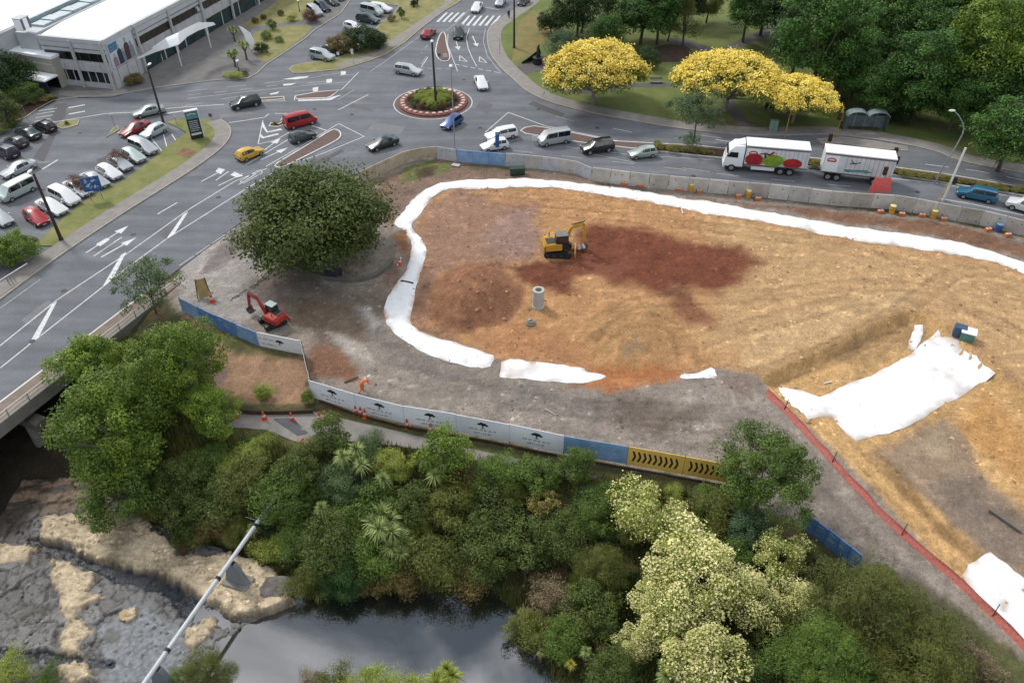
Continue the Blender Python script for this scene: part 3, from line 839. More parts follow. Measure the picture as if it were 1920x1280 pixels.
# -- park
PARK_K = [(1006, -40), (992, 0), (966, 18), (932, 40), (917, 52), (912, 66), (914, 88), (922, 108), (940, 130), (962, 150), (986, 172), (1022, 190), (1062, 202), (1110, 213), (1162, 223), (1212, 232),
          (1278, 243), (1340, 250), (1440, 256), (1530, 252), (1600, 256), (1700, 272), (1760, 286), (1800, 305), (1920, 326), (2200, 372)]
Pk = smooth_line(GP(PARK_K), 2)
pin = offset_line(Pk, 2.6)
flat_poly("lawn", Pk + GP([(2600, 330), (2600, -190), (1100, -190)]), .115, GRASS)
flat_poly("footpath", offset_line(Pk, .16) + pin[::-1], .125, PAVE)
kmb = MB(); ko = offset_line(Pk, .16)
for a, b, c, d in zip(Pk[:-1], Pk[1:], ko[1:], ko[:-1]):
    kmb.add([(*a, 0), (*b, 0), (*b, .14), (*a, .14), (*c, .14), (*d, .14)], [(0, 1, 2, 3), (3, 2, 4, 5)])
tag(kmb.build("kerb", KERB), kind='structure')
PPATH = M("park_path", (104, 98, 98), .92, .12, .8, .3, k=.62, detail=8)
flat_poly("path", smooth_line(GP([(1262, 70), (1302, 80), (1345, 97), (1372, 82), (1440, 52), (1520, 10), (1545, -30), (1580, -30), (1545, 20), (1450, 66), (1376, 94), (1357, 104), (1360, 130), (1372, 190),
    (1420, 250), (1396, 256), (1350, 190), (1338, 112), (1298, 92), (1250, 80)]), 1, True), .121, PPATH)
flat_poly("path", smooth_line(GP([(962, 134), (985, 112), (1010, 104), (1040, 112), (1036, 124), (1060, 130), (1030, 134), (985, 140), (966, 148)]), 1, True), .121, PPATH)
flat_poly("path", GP([(1040, 172), (1100, 178), (1180, 166), (1260, 164), (1260, 157), (1170, 158), (1100, 168), (1050, 168)]), .119, PPATH)
sheet("mulch_bed", [(1222, 92), (1250, 84), (1290, 88), (1300, 104), (1280, 118), (1240, 118), (1222, 106)], .12, MULCH)
sheet("mulch_bed", [(1290, 235), (1340, 225), (1420, 232), (1440, 246), (1340, 244)], .12, M("leaf_litter", (112, 104, 62), .95, .3, 1.2, .5, k=.6))
sheet("parched_grass", [(975, 40), (1000, 20), (1040, 60), (1010, 96), (985, 110), (960, 118), (962, 90)], .118, M("worn_lawn", (160, 136, 84), .95, .3, .5, .5, k=.6, rgb2=(122, 126, 62)))
island([(1530, 262), (1578, 258), (1640, 266), (1700, 276), (1702, 284), (1640, 279), (1575, 270), (1540, 270)], PAVE, name="traffic_island")

# -- roundabout apron, centre islands
rc = G(812, 193)[:2]
RR = abs(G(886, 193)[0] - rc[0])
def ring(name, r0, r1, z, mat, n=64):
    mb = MB()
    vs = [(rc[0] + r * math.cos(2 * math.pi * k / n), rc[1] + r * math.sin(2 * math.pi * k / n), z) for r in (r0, r1) for k in range(n)]
    mb.add(vs, [(n + k, n + (k + 1) % n, (k + 1) % n, k)[::-1] for k in range(n)])
    return tag(mb.build(name, mat), kind='structure')
ring("road_marking", RR - .14, RR, .006, PAINT)
ring("apron", RR * .86, RR - .14, .005, M("brown_apron", (118, 100, 94), .9, .14, 1.2, .2, k=.6))
# -- medians
BRICK = M("brick_median", (122, 98, 92), .9, .14, 3, .3, k=.58, detail=8)
WKERB = M("white_kerb", (222, 220, 214), .8, .1, 2, 0, k=.78)
island([(512, 311), (540, 294), (590, 264), (616, 247), (630, 242), (640, 249), (640, 258), (630, 266), (590, 286), (540, 311), (522, 317)], BRICK, kerb=WKERB, smooth=1, name="median")
island([(504, 238), (508, 231), (523, 233), (536, 226), (538, 234), (522, 239)], MULCH, kerb=WKERB, name="median")
island([(553, 181), (596, 173), (637, 170), (622, 182), (612, 185), (556, 187)], BRICK, kerb=WKERB, name="median")
island([(462, 187), (500, 184), (531, 182), (534, 187), (500, 190), (464, 191)], BRICK, kerb=WKERB, name="median")
island([(819, 110), (815, 96), (822, 70), (829, 60), (836, 64), (838, 84), (845, 106), (843, 115), (830, 117)], BRICK, kerb=WKERB, smooth=1, name="median")
island([(975, 246), (984, 240), (1002, 237), (1022, 240), (1075, 250), (1150, 265), (1222, 269), (1300, 273), (1420, 285), (1660, 312), (1760, 325), (1920, 352), (2300, 425), (2300, 450), (1920, 368), (1760, 342),
        (1660, 327), (1420, 304), (1300, 292), (1180, 279), (1100, 270), (1010, 256), (985, 252)], BRICK, kerb=WKERB, name="median")
sheet("planted_bed", [(1222, 272), (1300, 277), (1420, 289), (1660, 315), (1760, 328), (1920, 355), (2300, 430), (2300, 446), (1920, 366), (1760, 340), (1660, 325), (1420, 302), (1300, 290), (1222, 281)], .115, MULCH)

# -- painted lines (left arm)
line([(-200, 842), (0, 690), (75, 630), (241, 500), (312, 448), (468, 350), (500, 332), (522, 316)], .13); line([(336, 498), (440, 428)], .16, PAINT_OLD, dash=(2.2, .35)); line([(-100, 660), (0, 578), (75, 524)], .1, PAINT_OLD)
line([(-260, 762), (0, 643), (160, 526), (340, 402), (450, 330), (478, 318)], .13) if False else None
line([(0, 648), (107, 562), (240, 474), (352, 394), (440, 340), (500, 316)], .13)
for a, b, c, d in [((107, 565), (97, 571), (52, 648), (72, 633)), ((237, 472), (227, 478), (192, 538), (212, 523)), ((353, 397), (344, 402), (312, 448), (326, 440))]:
    sheet("road_marking", [a, b, c, d], .007, PAINT)
line([(296, 401), (332, 380)], .15)
line([(190, 470), (228, 445)], .15); line([(176, 479), (214, 455)], .15, PAINT_OLD) if False else None
# lane arrows: shaft and head
def arrow(p0, p1, w=.16, hw=.55, hl=1.7):
    a, b = np.array(GP([p0])[0]), np.array(GP([p1])[0])
    t = (b - a) / np.linalg.norm(b - a); n = np.array((-t[1], t[0])); m = b - t * hl
    mb = MB()
    mb.add([(*(a - n * w / 2), .007), (*(m - n * w / 2), .007), (*(m + n * w / 2), .007), (*(a + n * w / 2), .007)], [(0, 1, 2, 3)])
    mb.add([(*(m - n * hw), .007), (*b, .007), (*(m + n * hw), .007)], [(0, 1, 2)])
    tag(mb.build("road_marking", PAINT), kind='structure')
arrow((161, 474), (241, 423)); line([(176, 480), (214, 455)], .15); arrow((190, 482), (256, 445), .2, .5, 1.8)
sheet("road_marking", [(180, 458), (200, 446), (206, 449), (188, 462)], .0075, PAINT)
for a, b in [((378, 340), (420, 318)), ((405, 338), (428, 322)), ((410, 348), (455, 326)), ((448, 346), (480, 326))]: line([a, b], .15)
sheet("road_marking", [(410, 315), (422, 318), (414, 327), (404, 321)], .0075, PAINT); sheet("road_marking", [(440, 322), (456, 330), (444, 333), (432, 328)], .0075, PAINT)
line([(450, 340), (480, 322), (488, 318), (492, 324), (456, 344), (450, 340)], .12)
line([(499, 312), (560, 277), (635, 232), (683, 256), (600, 290), (520, 316)], .13)
line([(486, 270), (516, 263), (545, 247)], .12); arrow((490, 286), (526, 259)); line([(460, 310), (540, 262)], .13); arrow((488, 300), (540, 277))
line([(585, 236), (613, 245)], .2); line([(484, 270), (493, 226)], .13)
sheet("road_marking", [(493, 228), (498, 240), (502, 247), (526, 241), (530, 244), (500, 249), (492, 238)], .007, PAINT)
sheet("road_marking", [(488, 250), (494, 257), (520, 250), (524, 252), (492, 260), (487, 256)], .007, PAINT)
line([(430, 230), (460, 226), (496, 220), (504, 214)], .16); line([(516, 213), (546, 213)], .13); line([(536, 214), (526, 226)], .12)
# car park and mall road
line([(-40, 252), (60, 236), (150, 221), (200, 213), (245, 211)], .16, PAINT); line([(310, 204), (372, 199), (420, 196)], .15); line([(312, 213), (345, 208)], .3)
for i, y in enumerate((204, 210, 217, 224)): line([(74 - i * 3, y + 4), (106 - i * 4, y - 1)], .3, PAINT_OLD)
for i, y in enumerate((199, 211)): line([(130, y + 3), (158, y - 2)], .35)
line([(80, 317), (108, 300)], .22); line([(64, 305), (92, 304)], .12, PAINT_OLD)
for a, b in [((286, 262), (304, 284)), ((306, 250), (313, 276)), ((322, 252), (330, 264)), ((76, 252), (92, 254)), ((40, 330), (60, 320))]: line([a, b], .12)
line([(352, 171), (480, 158), (600, 144), (692, 138)], .13, PAINT_OLD, dash=(3, 3)); line([(352, 185), (480, 170), (600, 158), (655, 154)], .13, PAINT_OLD)
line([(340, 200), (440, 182), (500, 174)], .13, PAINT_OLD, dash=(3, 3)); line([(352, 178), (420, 172), (520, 160)], .13, PAINT_OLD, dash=(2, 2))
for q in [[(529, 149), (560, 144), (580, 143), (575, 146), (556, 149)], [(530, 158), (556, 156), (545, 160), (532, 161)], [(505, 176), (524, 172), (520, 176), (508, 178)], [(556, 185), (612, 184), (640, 178), (620, 188), (560, 190)]]:
    sheet("road_marking", q, .007, PAINT)
for q in [[(612, 149), (623, 148), (622, 155), (612, 156)], [(586, 165), (597, 163), (596, 171), (587, 172)], [(639, 134), (649, 134), (648, 140), (639, 141)]]:
    sheet("road_marking", q, .007, PAINT)
line([(577, 156), (612, 153)], .14, PAINT_OLD); line([(602, 142), (640, 137)], .14, PAINT_OLD); line([(553, 172), (588, 168)], .14, PAINT_OLD)
line([(695, 134), (720, 117), (760, 88), (795, 62)], .12, PAINT_OLD); line([(552, 188), (553, 180), (596, 172), (640, 169), (672, 136)], .13); line([(632, 188), (665, 168)], .12, PAINT_OLD)
line([(462, 192), (534, 189), (532, 182)], .12)
line([(635, 206), (690, 178)], .3, PAINT_OLD)
# northern arm
for i in range(6):
    x = 862 + i * 11.5
    sheet("road_marking", [(x + 16, 30), (x + 20, 30), (x + 5, 49), (x, 48)], .007, PAINT)
for i in range(4):
    x = 816 + i * 11
    sheet("road_marking", [(x + 20, 24), (x + 24, 24), (x + 6, 42), (x + 2, 41)], .007, PAINT)
line([(880, 54), (874, 72), (878, 92), (886, 110), (894, 125)], .13); line([(853, 121), (900, 130), (938, 137)], .16, dash=(1.0, .5)); line([(785, 128), (850, 130)], .16, PAINT_OLD, dash=(1, .5))
line([(802, 108), (790, 126)], .13); line([(840, 64), (839, 84), (848, 108), (858, 134)], .12); line([(836, 58), (860, 40), (880, 18)], .12, PAINT_OLD)
line([(910, 54), (906, 78), (914, 106), (940, 138)], .12, PAINT_OLD)
for x, y in [(862, 104), (899, 106)]: line([(x, y), (x + 14, y + 12), (x - 0, y + 10), (x, y)], .16)
arrow((854, 74), (860, 94)); arrow((886, 68), (895, 88), .2)
line([(910, 14), (936, 19)], .16); line([(790, 120), (800, 106)], .12, PAINT_OLD); line([(812, 70), (790, 100)], .1, PAINT_OLD, dash=(2, 2))
# eastern arm
line([(910, 248), (953, 211)], .13); line([(953, 211), (1022, 236), (1080, 248), (1147, 262), (1190, 270)], .16); line([(1042, 218), (1076, 228)], .14, PAINT_OLD); line([(1150, 241), (1184, 248)], .13)
line([(1265, 259), (1345, 268)], .13, PAINT_OLD); line([(1300, 252), (1352, 259)], .13, PAINT_OLD); line([(1342, 262), (1440, 275)], .13)
line([(960, 282), (1060, 293), (1240, 313), (1400, 332), (1620, 352)], .13, PAINT_OLD, dash=(3, 4)); line([(1100, 287), (1192, 305)], .12, PAINT_OLD); line([(1060, 275), (1180, 290), (1340, 300)], .12, PAINT_OLD)
line([(1660, 333), (1760, 344), (1920, 372)], .14); line([(1760, 372), (1820, 382), (1920, 404), (2100, 450)], .14); line([(1735, 308), (1830, 320), (1920, 338)], .13, dash=(3, 2)); line([(1280, 315), (1330, 322)], .12, PAINT_OLD)
line([(1770, 328), (1920, 356)], .12, PAINT_OLD)
line([(1850, 336), (1920, 348)], .12, PAINT_OLD)
# access path outside the hoarding
flat = lambda d: (lambda x, y: ground_z(x, y, False) + d)
def drape_sheet(name, px, step, mat, dz=.05, zf=None, kind='structure'):
    P = [tuple(GT(x, y)[:2]) for x, y in px]
    V, F = drape(P, step, zf or (lambda x, y: ground_z(x, y) + dz))
    return tag(link(name, quick_mesh(name, V, F, mat, True)), kind=kind)
drape_sheet("footpath", [(425, 800), (450, 776), (588, 772), (640, 785), (760, 812), (900, 845), (1000, 868), (1120, 893), (1115, 901), (990, 884), (900, 866), (800, 843), (700, 832), (620, 824), (570, 835), (500, 806)], .8, PAVE)
drape_sheet("asphalt_patch", [(512, 785), (548, 784), (578, 812), (558, 818)], .6, ASPHALT_NEW, .09)

# patches, trench scars and covers in the carriageway
PATCH2 = M("older_asphalt_patch", (118, 120, 125), .9, .1, .6, .2, k=.54, detail=8); PATCH3 = M("pale_asphalt_patch", (138, 140, 142), .9, .1, .6, .2, k=.58, detail=8)
for i, q in enumerate([[(640, 190), (690, 200), (700, 210), (648, 200)], [(700, 230), (760, 238), (750, 252), (690, 242)], [(560, 318), (640, 280), (646, 284), (568, 324)], [(300, 440), (330, 420), (342, 427), (310, 448)], [(40, 600), (90, 562), (102, 570), (50, 610)], [(1000, 190), (1060, 214), (1052, 220), (990, 196)], [(1360, 320), (1350, 326), (1240, 312), (1250, 308)], [(1500, 350), (1640, 364), (1636, 370), (1496, 356)], [(180, 300), (230, 280), (240, 290), (192, 312)], [(900, 190), (925, 196), (915, 215), (890, 205)], [(410, 215), (470, 208), (474, 214), (412, 222)]]):
    flat_poly("asphalt_patch", GP(q), .0035, (PATCH2, PATCH3, ASPHALT_NEW)[i % 3])
COVER = M("iron_cover", (70, 68, 66), .7, .2, 4, .2, k=.55)
for x, y in [(660, 215), (745, 262), (520, 330), (410, 370), (250, 440), (120, 545), (60, 640), (900, 240), (1010, 205), (1120, 240), (1300, 330), (1720, 360), (150, 250), (590, 205), (870, 150), (340, 235)]:
    c = G(x, y); flat_poly("manhole_cover", [(c[0] + .34 * math.cos(a * .5236), c[1] + .34 * math.sin(a * .5236)) for a in range(12)], .009, COVER)
# ------------------------------------------------------------------ bridge
CONC = M("bridge_concrete", (150, 148, 140), .9, .16, .8, .3, k=.62, detail=9)
CONC_D = M("old_concrete", (126, 122, 112), .9, .2, .8, .3, k=.6, detail=9)
STEEL = M("galvanised_steel", (170, 174, 178), .45, .06, 3, 0, metal=.6, k=.8)
WHITE_P = M("white_painted_steel", (225, 225, 222), .5, .05, 3, 0, k=.8)
E0, E1 = G(0, 757)[:2], G(440, 425)[:2]
bd = (E1 - E0) / np.linalg.norm(E1 - E0); bn = np.array((bd[1], -bd[0]))            # along the road, towards the river side
def BR(s, o): return E0 + bd * s + bn * o
W_OUT = float(np.dot(G(0, 800)[:2] - E0, bn))
S_END = float(np.dot(G(300, 560)[:2] - E0, bd))
far_o = float(np.dot(G(0, 545)[:2] - E0, bn))
br = thing("road_bridge", "concrete road bridge with slim steel rails crossing the rocky stream", "bridge", (*BR(0, 0), 0))
O = (*BR(0, 0), 0.0)
S0 = -75.0
def bar(s0, s1, o0, o1, z0, z1): return [tuple(BR(s0, o0)), tuple(BR(s1, o0)), tuple(BR(s1, o1)), tuple(BR(s0, o1))], z0, z1
MB().prism(*bar(S0, S_END, far_o, W_OUT, -.75, -.02)).build("deck", CONC, br, origin=O)
MB().prism(*bar(S0, S_END + 3, .08, W_OUT - .28, -.02, .15)).build("footway", M("bridge_footway", (146, 130, 116), .9, .14, 1, .2, k=.62), br, origin=O)
MB().prism(*bar(S0, S_END + 3, -.10, .08, -.02, .17)).build("kerb", M("white_kerb", (222, 220, 214)), br, origin=O)
MB().prism(*bar(S0, S_END, W_OUT - .28, W_OUT + .02, -1.0, .30)).build("edge_beam", CONC, br, origin=O)
for o in (W_OUT - 1.2, W_OUT - 4.2, far_o + 1.5):
    MB().prism(*bar(S0, S_END, o - .3, o + .3, -1.75, -.75)).build("girder", CONC_D, br, origin=O)
rail = MB()
rail.tube([(*BR(S0, W_OUT - .12), 1.05), (*BR(S_END + 3, W_OUT - .12), 1.05)], .05, 6)
rail.tube([(*BR(S0, W_OUT - .12), .68), (*BR(S_END + 3, W_OUT - .12), .68)], .035, 6)
rl = rail.build("handrail", WHITE_P, br, origin=O)
pm = None
for i in range(38):
    s = S_END + 2.9 - i * 2.2
    if pm is None:
        pm = MB().box((0, 0, .62), (.08, .08, .9)).mesh("rail_post", STEEL)
    p = link("rail_post", pm, br); q = BR(s, W_OUT - .12); p.location = (q[0] - O[0], q[1] - O[1], 0)
rail = MB()
rail.tube([(*BR(S0, far_o + .1), 1.1), (*BR(float(np.dot(G(38, 503)[:2] - E0, bd)), far_o + .1), 1.1)], .06, 6)
rail.build("handrail", WHITE_P, br, origin=O)
for px in (4, 20, 36):
    q = BR(float(np.dot(G(px, 530)[:2] - E0, bd)), far_o + .1); p = link("rail_post", pm, br); p.location = (q[0] - O[0], q[1] - O[1], 0)
sp = float(np.dot(G(70, 790, -2.0)[:2] - E0, bd))
cap_mb = MB(); cap_mb.prism(*bar(sp - .6, sp + .6, far_o + 1, W_OUT + .7, -2.6, -1.75)); cap_mb.build("pier_cap", CONC_D, br, origin=O)
for o in (W_OUT - .9, W_OUT - 6.0):
    q = BR(sp, o); MB().cyl((q[0], q[1], -6.5), (q[0], q[1], -2.6), .62, .62, 14).build("pier_column", CONC, br, True, O)
MB().prism(*bar(S_END - .8, S_END + .5, far_o, W_OUT, -6, -.05)).build("abutment", CONC_D, br, origin=O)

# ------------------------------------------------------------------ walls and hoardings
def panel_wall(name, label, cat, tops, bots, n_or_w, h, mat, thick=.09, post=None, lift=0.0, group=None, prints=None, part="panel", zf=None, lean=0.0, gap=.03):
    """Upright panels along a ground line given by its pixels; every panel is a part."""
    P = [GT(x, y) for x, y in bots]
    D = [0.0]
    for a, b in zip(P[:-1], P[1:]): D.append(D[-1] + float(np.linalg.norm(b[:2] - a[:2])))
    def at(s):
        i = max(0, min(len(P) - 2, int(np.searchsorted(D, s, 'right')) - 1))
        t = (s - D[i]) / (D[i + 1] - D[i] + 1e-9)
        return P[i] + (P[i + 1] - P[i]) * min(max(t, 0), 1)
    T = thing(name, label, cat, tuple(P[0]), 0, group); o = tuple(P[0])
    n = n_or_w if isinstance(n_or_w, int) else max(1, round(D[-1] / n_or_w))
    mats = mat if isinstance(mat, list) else [mat]
    kids = []
    for i in range(n):
        a, b = at(D[-1] * i / n), at(D[-1] * (i + 1) / n)
        d = (b - a)[:2]; L = np.linalg.norm(d); d = d / L; nn = np.array((d[1], -d[0]))
        hh = h * (1 + random.uniform(-.012, .012)); z0 = min(a[2], b[2]) + lift
        tilt = lean + random.uniform(-.02, .02)
        g = gap / 2
        def pt(q, off, z): return (q[0] + nn[0] * (off + tilt * (z - z0)), q[1] + nn[1] * (off + tilt * (z - z0)), z)
        a2, b2 = a.copy(), b.copy(); a2[:2] += d * g; b2[:2] -= d * g
        m = MB()
        za, zb = a[2] + lift, b[2] + lift
        m.add([pt(a2, 0, za), pt(b2, 0, zb), pt(b2, thick, zb), pt(a2, thick, za), pt(a2, 0, za + hh), pt(b2, 0, zb + hh), pt(b2, thick, zb + hh), pt(a2, thick, za + hh)],
              [(0, 1, 5, 4), (1, 2, 6, 5), (2, 3, 7, 6), (3, 0, 4, 7), (4, 5, 6, 7), (3, 2, 1, 0)])
        ob = m.build(part, mats[i % len(mats)], T, origin=o)
        if prints: prints(i, ob, a2, d, nn, L, za, hh, thick, tilt, o)
        if post:
            q = a; MB().box((q[0] - nn[0] * .06, q[1] - nn[1] * .06, z0 + hh / 2 - .1), (.07, .07, hh + .2), math.atan2(d[1], d[0])).build("post", post, T, origin=o)
    return T

def decal(quads, ob, a, d, nn, za, thick, tilt, o, mat, name, off=.006):
    """Flat print on a panel: polygons in (along, up) metres, laid just proud of the face towards the river."""
    m = MB()
    for q in quads:
        m.add([(a[0] + d[0] * u + nn[0] * (thick + off + tilt * v), a[1] + d[1] * u + nn[1] * (thick + off + tilt * v), za + v) for u, v in q], [tuple(range(len(q)))])
    return tag(m.build(name, mat, ob, origin=o), kind='stuff' if len(quads) > 1 else None)

INK = M("dark_print", (52, 54, 56), .8, .1, 3, 0, k=.7)
INKW = M("pale_print", (206, 218, 228), .8, .1, 3, 0, k=.7)
BLACKP = M("black_print", (44, 36, 22), .8, .1, 3, 0, k=.7)
CWALL = M("weathered_concrete_panel", (186, 182, 174), .9, .12, .9, .3, k=.78, detail=10)
CWALLB = M("lighter_concrete_panel", (196, 193, 186), .9, .12, .9, .3, k=.80, detail=10)
CWALLC = M("stained_concrete_panel", (178, 172, 162), .9, .16, .9, .3, k=.74, detail=10)
CWALL2 = M("pale_concrete_panel", (194, 198, 202), .85, .1, .9, .2, k=.78, detail=10)
TANW = M("dusty_tan_panel", (196, 182, 158), .9, .16, .9, .2, k=.74, detail=10)
BLUEW = M("blue_printed_panel", (98, 140, 188), .7, .25, .8, .1, k=.92, detail=8, rgb2=(146, 178, 208))
BLUEW2 = M("bright_blue_panel", (64, 116, 182), .6, .2, .8, .1, k=.84, detail=8, rgb2=(110, 150, 194))
BANNER = M("white_banner_cloth", (226, 231, 236), .8, .05, .6, .1, k=.94)
YEL = M("yellow_banner_cloth", (222, 184, 92), .8, .08, .6, .1, k=.98)
DARKG = M("dark_steel", (60, 62, 64), .6, .1, 3, 0, k=.6)

def bolt_holes(i, ob, a, d, nn, L, za, h, th, tilt, o):
    rr = random.Random(i * 7 + int(a[0] * 10))
    qs = []
    for _ in range(rr.choice((1, 2, 2, 3))):
        u, v, r = rr.uniform(.3, L - .4), rr.choice((.45, 1.5)) * h / 2 + rr.uniform(-.1, .1), rr.uniform(.05, .09)
        qs.append([(u + r * math.cos(t * math.pi / 4), v + r * math.sin(t * math.pi / 4)) for t in range(8)])
    decal(qs, ob, a, d, nn, za, th, tilt, o, DARKG, "bolt_hole")

panel_wall("panel_wall", "dusty tan hoarding panels curving round the corner by the round green tree", "wall", None,
           [(676, 345), (700, 334), (726, 322), (740, 314), (759, 306), (785, 300), (820, 296)], 2.4, 1.75, TANW, .1, DARKG, prints=bolt_holes)
panel_wall("panel_wall", "short pale grey hoarding run beside the blue printed hoarding", "wall", None, [(820, 297), (838, 300), (856, 303)], 2, 1.8, CWALL2, .1, DARKG, prints=bolt_holes)
def blue_specks(i, ob, a, d, nn, L, za, h, th, tilt, o):
    rr = random.Random(i)
    qs = [[(u, v), (u + w, v), (u + w, v + .05), (u, v + .05)] for u, v, w in [(rr.uniform(.1, L - .8), rr.uniform(.4, 1.6), rr.uniform(.2, .7)) for _ in range(5)]]
    decal(qs, ob, a, d, nn, za, th, tilt, o, INKW, "faded_print")
panel_wall("panel_wall", "faded blue printed hoarding below the two white cars at the junction", "wall", None, [(857, 303), (900, 307), (947, 311)], 3, 1.8, BLUEW, .1, DARKG, prints=blue_specks)
panel_wall("panel_wall", "pale grey hoarding panels with dark joints between blue hoarding and concrete wall", "wall", None,
           [(948, 311), (1017, 317), (1060, 322), (1080, 326), (1108, 338)], 2.35, 1.85, [CWALL2, CWALLB], .1, DARKG, prints=bolt_holes)
panel_wall("panel_wall", "long grey concrete panel wall along the site edge beside the main road", "wall", None,
           [(1109, 339), (1200, 350), (1300, 359), (1440, 371), (1495, 377), (1572, 386), (1665, 391), (1722, 400), (1777, 411), (1840, 422), (1920, 442), (2010, 470)], 2.45, 1.95, [CWALL, CWALLB, CWALL, CWALLC, CWALLB], .14, None, prints=bolt_holes, gap=.12)

def tree_logo(cx, cy, s):
    """Round-headed tree emblem: lumpy crown and a stem."""
    rr = random.Random(3)
    crown = [[(cx + ox * s + r * s * math.cos(t * math.pi / 5), cy + oy * s + r * .7 * s * math.sin(t * math.pi / 5)) for t in range(10)] for ox, oy, r in ((-.55, 0, .32), (-.15, .18, .4), (.3, .1, .38), (.65, -.12, .3), (.05, -.1, .34))]
    stem = [[(cx - .08 * s, cy - .75 * s), (cx + .12 * s, cy - .75 * s), (cx + .06 * s, cy), (cx - .04 * s, cy)], [(cx - .35 * s, cy - .8 * s), (cx + .4 * s, cy - .8 * s), (cx + .2 * s, cy - .68 * s), (cx - .2 * s, cy - .68 * s)]]
    return crown + stem
def scrawl(x0, x1, y, hgt, seed):
    """A line of brush lettering too small to read: short strokes in word groups."""
    rr = random.Random(seed); out = []; x = x0
    while x < x1:
        for _ in range(rr.randint(2, 6)):
            w = rr.uniform(.08, .15); h = hgt * rr.uniform(.55, 1.0); sl = rr.uniform(-.03, .06)
            k = rr.random()
            if k < .5: out.append([(x, y), (x + .045, y), (x + .045 + sl, y + h), (x + sl, y + h)])
            else: out.append([(x, y), (x + w, y), (x + w, y + .045), (x, y + .045)])
            if k > .3: out.append([(x, y + h * .5), (x + w, y + h * .5), (x + w, y + h * .5 + .04), (x, y + h * .5 + .04)])
            x += w + .02
            if x > x1: break
        x += .14
    return out
def banner_print(i, ob, a, d, nn, L, za, h, th, tilt, o):
    c = L * .5
    decal(tree_logo(c, h * .70, .55), ob, a, d, nn, za, th, tilt, o, INK, "tree_emblem")
    decal(scrawl(c - 1.25, c + 1.2, h * .34, .22, 5) + scrawl(c - .8, c + .85, h * .13, .2, 9), ob, a, d, nn, za, th, tilt, o, INK, "lettering")
    decal([[(-.01, 0), (.02, 0), (.02, h), (-.01, h)]], ob, a, d, nn, za, th, tilt, o, INKW, "seam")
BASE = [(586, 748), (630, 758), (665, 772), (706, 788), (760, 797), (805, 804), (855, 812), (905, 821), (960, 832), (1056, 853)]
HB = 2.1
panel_wall("banner_fence", "white banner fence with five dark tree emblems above the riverside path", "fence", None, BASE, 5, HB, BANNER, .05, DARKG, lift=.28, prints=banner_print, part="banner", gap=.02)
def swirl_print(i, ob, a, d, nn, L, za, h, th, tilt, o):
    c = L * .60
    arc = []
    for k in range(10):
        t0, t1 = 1.0 + k * .5, 1.0 + (k + 1) * .5
        r0, r1 = .5, .5; w0, w1 = .05 + .02 * k, .05 + .02 * (k + 1)
        arc.append([(c - .7 + (r0 - w0) * math.cos(t0), h * .5 + (r0 - w0) * math.sin(t0)), (c - .7 + r0 * math.cos(t0), h * .5 + r0 * math.sin(t0)), (c - .7 + r1 * math.cos(t1), h * .5 + r1 * math.sin(t1)), (c - .7 + (r1 - w1) * math.cos(t1), h * .5 + (r1 - w1) * math.sin(t1))])
    if i == 0:
        decal(arc, ob, a, d, nn, za, th, tilt, o, INKW, "swirl_emblem"); decal(scrawl(c, c + 1.1, h * .42, .24, 4) + scrawl(c - .6, c + .8, h * .16, .1, 6), ob, a, d, nn, za, th, tilt, o, INKW, "lettering")
panel_wall("banner_fence", "pale blue banner fence with white swirl emblem next to the yellow chevrons", "fence", None, [(1056, 853), (1110, 863), (1174, 873)], 1, HB, BLUEW, .05, DARKG, lift=.28, prints=swirl_print, part="banner")
def chevrons(i, ob, a, d, nn, L, za, h, th, tilt, o):
    qs = []; n = 9
    for k in range(n):
        x = .35 + k * (L - .7) / n; w = (L - .7) / n * .42; y0, y1 = h * .24, h * .80; m = (y0 + y1) / 2; s = w * .95
        decal([[(x, y0), (x + w, y0), (x + w + s, m), (x + w, y1), (x, y1), (x + s, m)]], ob, a, d, nn, za, th, tilt, o, BLACKP, "chevron")
panel_wall("banner_fence", "yellow banner fence printed with a row of black chevrons", "fence", None, [(1174, 873), (1235, 884), (1285, 893), (1335, 902), (1385, 912)], 2, HB, YEL, .05, DARKG, lift=.28, prints=chevrons, part="banner")
WOOD = M("dark_timber", (84, 66, 52), .9, .2, 1.5, .4, k=.6)
panel_wall("timber_edging", "dark timber edging boards under the white banner fence", "edging", None, [(600, 752), (665, 777), (760, 802), (855, 817), (960, 837), (1056, 858), (1174, 878), (1385, 917)], 4.0, .26, WOOD, .12, part="board")
panel_wall("banner_fence", "bright blue hoarding behind the small red digger", "fence", None, [(343, 583), (414, 618), (450, 633), (487, 648)], 4, 1.75, [BLUEW, BLUEW2, BLUEW2, BLUEW], .06, DARKG, prints=blue_specks, part="banner")
def small_tree(i, ob, a, d, nn, L, za, h, th, tilt, o):
    decal(tree_logo(L * .5, h * .62, .5), ob, a, d, nn, za, th, tilt, o, INK, "tree_emblem"); decal(scrawl(.2, L * .35, h * .6, .18, 2) + scrawl(.3, L * .4, h * .25, .14, 3), ob, a, d, nn, za, th, tilt, o, INK, "lettering")
panel_wall("banner_fence", "white banner with one tree emblem joining the blue hoarding at the corner", "fence", None, [(488, 648), (530, 657), (568, 664)], 1, 1.75, BANNER, .06, DARKG, prints=small_tree, part="banner")
panel_wall("banner_fence", "narrow white fence seen edge on between the two banner corners", "fence", None, [(569, 665), (575, 690), (582, 720), (587, 746)], 2.2, 1.7, M("pale_banner_back", (196, 190, 180), .85, .1, 1, .1, k=.7), .05, DARKG, part="banner")
panel_wall("timber_edging", "dark timber retaining boards beside the orange cones on the path", "edging", None, [(438, 772), (500, 778), (588, 774)], 2.4, .5, WOOD, .12, part="board")
